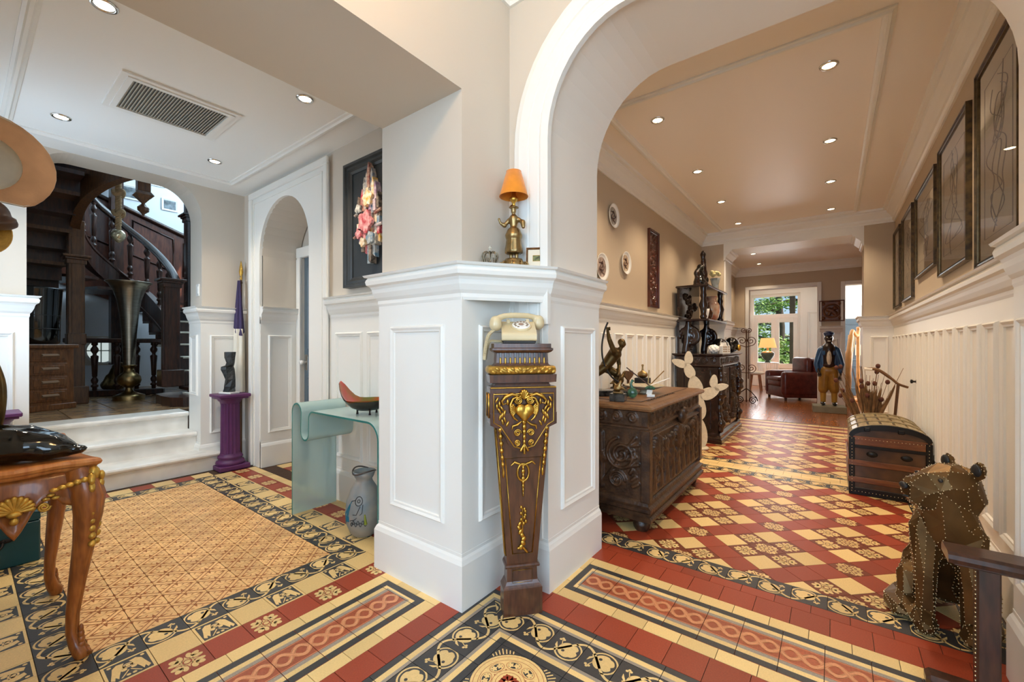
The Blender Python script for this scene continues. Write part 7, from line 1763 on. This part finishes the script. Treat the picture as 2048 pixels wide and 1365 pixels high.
# ------------------------------------------------------------------ far room
bo_ = thing('boy_statue', 'painted boy statue in blue jacket, cap and mustard breeches on plinth', 'statue', (-0.06, 9.45, 0), math.radians(4)); bo_.scale = (0.80, 0.9, 1.0)
MB().box(-.30, .30, -.22, .22, 0, .115, 0, .006).build('plinth', mat('olive grey plinth', '#8a8368', .5, var=.1), bo_)
z = .115
bdy = MB().ell((0, -.02, z + 1.20), (.078, .088, .105), 14).cap_((0, 0, z + 1.03), (0, -.01, z + 1.13), .045, .042).cap_((0, 0, z + .75), (0, 0, z + 1.0), .12, .13, 14)
for s2 in (-1, 1): bdy.ell((s2 * .08, -.01, z + 1.20), (.014, .02, .028), 8)
bdy.cap_((0, -.10, z + 1.195), (0, -.115, z + 1.185), .018, .02, 8)
bdy.cap_((-.15, 0, z + .97), (-.22, -.02, z + .74), .045, .038).cap_((-.22, -.02, z + .74), (-.19, -.10, z + .60), .034, .026).ell((-.18, -.12, z + .575), (.032, .03, .035), 10)
bdy.cap_((.15, 0, z + .97), (.23, 0, z + .74), .045, .038).cap_((.23, 0, z + .74), (.20, -.06, z + .55), .034, .026).ell((.195, -.07, z + .51), (.03, .026, .035), 10)
for s2 in (-1, 1): bdy.cap_((s2 * .085, 0, z + .62), (s2 * .10, 0, z + .25), .075, .05).cap_((s2 * .10, 0, z + .25), (s2 * .105, 0, z + .05), .045, .032)
organic(bdy, 'body', 'skin', bo_, .014, 3)
fe = MB().ell((-.032, -.098, z + 1.215), (.012, .008, .009), 8).ell((.032, -.098, z + 1.215), (.012, .008, .009), 8).ell((0, -.102, z + 1.152), (.034, .012, .009), 10)
fe.build('eyes_and_smile', 'porcelain', bo_)
for (cx_, cz) in ((-.18, z + .555), (.195, z + .49)):
    for k in range(4): MB().cap_((cx_ - .024 + .016 * k, -.125 if cx_ < 0 else -.075, cz + .01), (cx_ - .024 + .016 * k, -.135 if cx_ < 0 else -.085, cz - .032), .0085, .007, 7).build('finger', 'skin', bo_)
    MB().cap_((cx_ + (.03 if cx_ < 0 else -.03), -.12 if cx_ < 0 else -.07, cz + .015), (cx_ + (.035 if cx_ < 0 else -.035), -.135 if cx_ < 0 else -.085, cz - .015), .009, .008, 7).build('thumb', 'skin', bo_)
cpm = mat('navy painted cap', '#1c2f55', .35, coat=.2)
organic(MB().ell((0, .01, z + 1.285), (.105, .11, .045), 16).ell((0, 0, z + 1.26), (.09, .10, .04), 14), 'cap', cpm, bo_, .010, 2); MB().ell((0, -.10, z + 1.262), (.062, .05, .010), 14, rot=Matrix.Rotation(.25, 3, 'X')).build('cap_peak', cpm, bo_)
MB().ell((0, -.035, z + .86), (.065, .115, .20), 18).build('shirt', 'shirt', bo_)
for k in range(4): MB().ell((0, -.146 + .006 * abs(k - 2), z + .80 + .055 * k), .006, 6).build('shirt_button', 'dark', bo_)
jk = MB()
for s2 in (-1, 1):
    jk.cap_((s2 * .11, .02, z + .66), (s2 * .10, .01, z + 1.0), .085, .075, 14).cap_((s2 * .145, 0, z + .98), (s2 * .225, -.015, z + .74), .068, .058).cap_((s2 * .225, -.015, z + .74), (s2 * .20, -.06, z + .62), .055, .046)
    jk.cap_((s2 * .05, -.06, z + 1.04), (s2 * .09, -.10, z + .92), .022, .026)
jk.cap_((-.1, .06, z + .7), (.1, .06, z + .7), .07, .07).cap_((-.1, .05, z + .95), (.1, .05, z + .95), .075, .075)
organic(jk, 'jacket', 'jacket', bo_, .013, 3)
tz = MB().cap_((-.06, 0, z + .62), (.06, 0, z + .62), .11, .11, 14)
for s2 in (-1, 1): tz.cap_((s2 * .075, 0, z + .60), (s2 * .10, 0, z + .30), .105, .10).ell((s2 * .10, 0, z + .27), (.088, .088, .05), 12)
organic(tz, 'breeches', 'trouser', bo_, .014, 3)
MB().lathe([(.122, z + .70), (.128, z + .715), (.128, z + .735), (.12, z + .745)], 24, cap=False, sy=.95).build('belt', 'dark', bo_)
for s2 in (-1, 1):
    MB().lathe([(.05, z + .06), (.055, z + .16), (.06, z + .25)], 14, (s2 * .10, 0, 0), cap=False).build('sock', mat('yellow sock', '#b58a34', .6), bo_)
    organic(MB().ell((s2 * .105, -.04, z + .035), (.05, .10, .035), 12).ell((s2 * .105, .02, z + .05), (.042, .05, .045), 10), 'shoe', 'black', bo_, .009, 2)
# carved plaque behind
pq = thing('carved_plaque', 'square brown carved relief plaque above the boy statue', 'plaque', (-0.02, 10.4, 1.865))
plm = mat('brown plaque wood', '#4f2a16', .4, col2='#7a4a28', vscale=8)
pframe(pq, .20, .205, .03, .035, plm)
Sq = [([(.17 + .125 * math.cos(a), .175 + .125 * math.sin(a)) for a in np.linspace(0, 2 * PI, 30)], .012, .9)]
Sq += [([(.12, .2), (.17, .18), (.22, .13)], .04, 1.0), ([(.22, .23)], .03, 1.1), ([(.17, .18), (.13, .10)], .022, .9), ([(.2, .14), (.24, .09)], .02, .9), ([(.19, .2), (.25, .22)], .016, .9)] + [([(x, zz)], .03, .8) for x in (.035, .305) for zz in (.035, .315)]
relief(.34, .35, Sq, 60, 60, .025).build('carved_field', plm, pq, (-.17, -.006, -.175))
# wrought iron stand
ws = thing('iron_stand', 'tall scrolled wrought iron stand beside the far opening', 'stand', (-1.42, 9.85, 0), math.radians(10))
MB().tube([(0, 0, 0.02), (0, 0, 1.52)], .012, 8).tube([(.035, 0, .5), (.035, 0, 1.5)], .009, 8).build('upright', 'rust', ws)
for s2 in (-1, 1):
    MB().tube([(s2 * x, 0, zz) for x, zz in [(0.0, .30), (.10, .22), (.18, .12), (.20, .05)] + spiral(.12, .06, .08, .01, 0, 4 * PI, 30)], .009, 6).build('scroll_foot', 'iron', ws)
    MB().tube([(s2 * x, 0, zz) for x, zz in [(0.0, .62)] + spiral(.09, .72, .09, .01, -PI / 2, 3 * PI, 30)], .007, 6).build('lower_scroll', 'rust', ws)
    MB().tube([(s2 * x, 0, zz) for x, zz in [(0.0, 1.15)] + spiral(.08, 1.28, .10, .01, -PI / 2, 3 * PI, 30)], .007, 6).build('middle_scroll', 'rust', ws)
    MB().tube([(s2 * x, 0, zz) for x, zz in [(0.0, 1.5)] + spiral(.05, 1.50, .055, .01, PI, 4 * PI, 22)], .007, 6).build('top_scroll', 'rust', ws)
# armchair
ac_ = thing('leather_armchair', 'oxblood leather armchair seen beyond the far opening', 'armchair', (-0.70, 11.25, 0), math.radians(-58))
def soft(nm, x0, x1, y0, y1, z0, z1, r=.06, m='leather'):
    o = MB().box(x0, x1, y0, y1, z0, z1).build(nm, m, ac_); b = o.modifiers.new('b', 'BEVEL'); b.width = r; b.segments = 4; o.data.polygons.foreach_set('use_smooth', [True] * len(o.data.polygons)); return o
soft('base', -.40, .40, -.40, .38, .06, .30, .03); soft('seat_cushion', -.27, .27, -.43, .25, .28, .47, .06); soft('seat_roll', -.27, .27, -.45, .22, .40, .50, .045)
for s2 in (-1, 1): soft('arm', s2 * .33 - .085, s2 * .33 + .085, -.42, .32, .10, .62, .07)
bk = soft('backrest', -.36, .36, .16, .42, .28, .95, .08); bk.rotation_euler = (math.radians(-8), 0, 0); soft('back_cushion', -.28, .28, .10, .26, .45, .92, .07)
for sx in (-.34, .34):
    for sy in (-.34, .32): MB().lathe([(.025, 0), (.03, .06)], 10, (sx, sy, 0)).build('foot', 'dark', ac_)
# stool
so = thing('sheepskin_stool', 'round cream sheepskin stool with splayed wooden legs', 'stool', (-1.62, 12.7, 0))
organic(MB().ell((0, 0, .46), (.22, .22, .055), 18), 'cushion', 'sheep', so, .02, 1)
for k in range(4):
    a = PI / 4 + k * PI / 2; MB().tube([(.12 * math.cos(a), .12 * math.sin(a), .44), (.19 * math.cos(a), .19 * math.sin(a), 0)], [.026, .018], 8).build('leg', 'walnut', so)
# side table with lit lamp
sd_ = thing('wire_side_table', 'white wire drum side table by the garden window', 'side table', (-1.42, 13.4, 0))
MB().lathe([(.24, .70), (.25, .705), (.25, .72), (0, .72)], 28).build('top', 'porcelain', sd_)
for k in range(16):
    a = 2 * PI * k / 16; MB().tube([(.17 * math.cos(a), .17 * math.sin(a), 0), (.24 * math.cos(a), .24 * math.sin(a), .70)], .007, 5).build('wire', 'porcelain', sd_)
MB().tube([(.17 * math.cos(a), .17 * math.sin(a), .01) for a in np.linspace(0, 2 * PI, 25)[:-1]], .008, 5, closed=True).build('base_ring', 'porcelain', sd_)
tl = thing('ceramic_table_lamp', 'lit orange shaded table lamp with green grey urn base', 'table lamp', (-1.42, 13.4, .72))
MB().lathe([(.07, 0), (.07, .02), (.05, .04), (.12, .12), (.16, .20), (.165, .25), (.13, .29), (.04, .31), (.03, .34), (.03, .42)], 28).build('urn_base', mat('green grey ceramic', '#4f5a4a', .3, var=.3, vscale=9), tl)
MB().lathe([(.215, .40), (.155, .66), (.15, .66), (.21, .40)], 32, cap=False).build('lamp_shade', 'shadeon', tl)
pl = bpy.data.lights.new('table_lamp_light', 'POINT'); pl.energy = 8; pl.color = (1, .6, .3); pl.shadow_soft_size = .06
po = bpy.data.objects.new('table_lamp_light', pl); COL.objects.link(po); po.location = (-1.42, 13.4, 1.24)
# harp
hp_ = thing('pedal_harp', 'golden maple harp standing in the room behind the boy statue', 'harp', (0.30, 11.5, 0), math.radians(72))
MB().tube(crom([(-.30, 0, .06), (-.22, 0, .5), (-.10, 0, 1.0), (0.02, 0, 1.40)], 5), [.085] * 6 + [.07] * 5 + [.05] * 5, 12).build('soundbox', 'harp', hp_)
MB().tube(crom([(.02, 0, 1.38), (.10, 0, 1.50), (.25, 0, 1.42), (.38, 0, 1.40), (.46, 0, 1.52), (.44, 0, 1.58)], 5), [.035] * 26, 10).build('neck', 'harp', hp_)
MB().tube([(.44, 0, .06), (.45, 0, 1.50)], .035, 12).build('pillar', 'harp', hp_); MB().box(-.36, .50, -.09, .09, 0, .07, 0, .02).build('foot', 'harp', hp_)
for k in range(14):
    t = k / 13; MB().tube([(-.24 + .24 * t, 0, .35 + .95 * t), (.36 - .30 * t, 0, 1.41 + .05 * t)], .002, 4).build('string', 'brass', hp_)
# ------------------------------------------------------------------ garden behind the windows
gr = struct(MB().box(-30, 30, 14.6, 60, -.45, -.35).build('ground', 'lawn'))
struct(MB().box(-30, -9.4, -20, 14, -.45, -.35).build('ground', 'lawn'))
def leafy(mb, c, r, n, sz, rr):
    for k in range(n):
        u = Vector((rr.gauss(0, 1), rr.gauss(0, 1), rr.gauss(0, 1))).normalized() * r * rr.random() ** .4
        p = Vector(c) + Vector((u.x, u.y, u.z * .55)); d1 = Vector((rr.uniform(-1, 1), rr.uniform(-1, 1), rr.uniform(-.5, .5))).normalized() * sz; d2 = d1.orthogonal().normalized() * sz * .5
        mb.add([p - d1, p + d2, p + d1, p - d2], [[0, 1, 2, 3]])
def tree(lab, x, y, seed, hgt=6.0):
    rr = random.Random(seed); t = thing('cedar_tree', lab, 'tree', (x, y, -.4), 0, 'garden trees outside the window')
    MB().tube([(0, 0, 0), (.1, 0, hgt * .5), (0, .1, hgt)], [.28, .2, .06], 8).build('trunk', 'bark', t)
    lf = MB()
    for k in range(14):
        a = rr.uniform(0, 2 * PI); zz = hgt * (.08 + .9 * k / 14); L_ = rr.uniform(1.6, 2.6) * (1.1 - .5 * k / 14); e = Vector((L_ * math.cos(a), L_ * math.sin(a), zz + rr.uniform(-.3, .2)))
        MB().tube([(0, 0, zz), Vector((0, 0, zz)).lerp(e, .5) + Vector((0, 0, .1)), e], [.07, .05, .015], 6).build('branch', 'bark', t)
        for j in range(4): leafy(lf, Vector((0, 0, zz)).lerp(e, .35 + .2 * j), .55, 60, .07, rr)
    lf.build('foliage', 'leafg', t)
for i, (x, y, lab) in enumerate(((-2.9, 19.5, 'spreading green garden tree filling the left window leaf'), (-.6, 18.8, 'pale green garden tree behind the right window leaf'), (-2.2, 25, 'distant green tree behind the window transom'), (1.6, 23, 'distant green tree beyond the garden wall'))):
    tree(lab, x, y, i + 3, 5.0 + i % 2)
gp = thing('garden_post', 'dark vertical veranda post outside the garden window', 'post', (-0.98, 15.4, -.35)); MB().box(-.07, .07, -.07, .07, 0, 3.4).build('shaft', 'bark', gp); MB().box(-.1, .1, -.1, .1, 0, .08).build('footing', 'bark', gp)
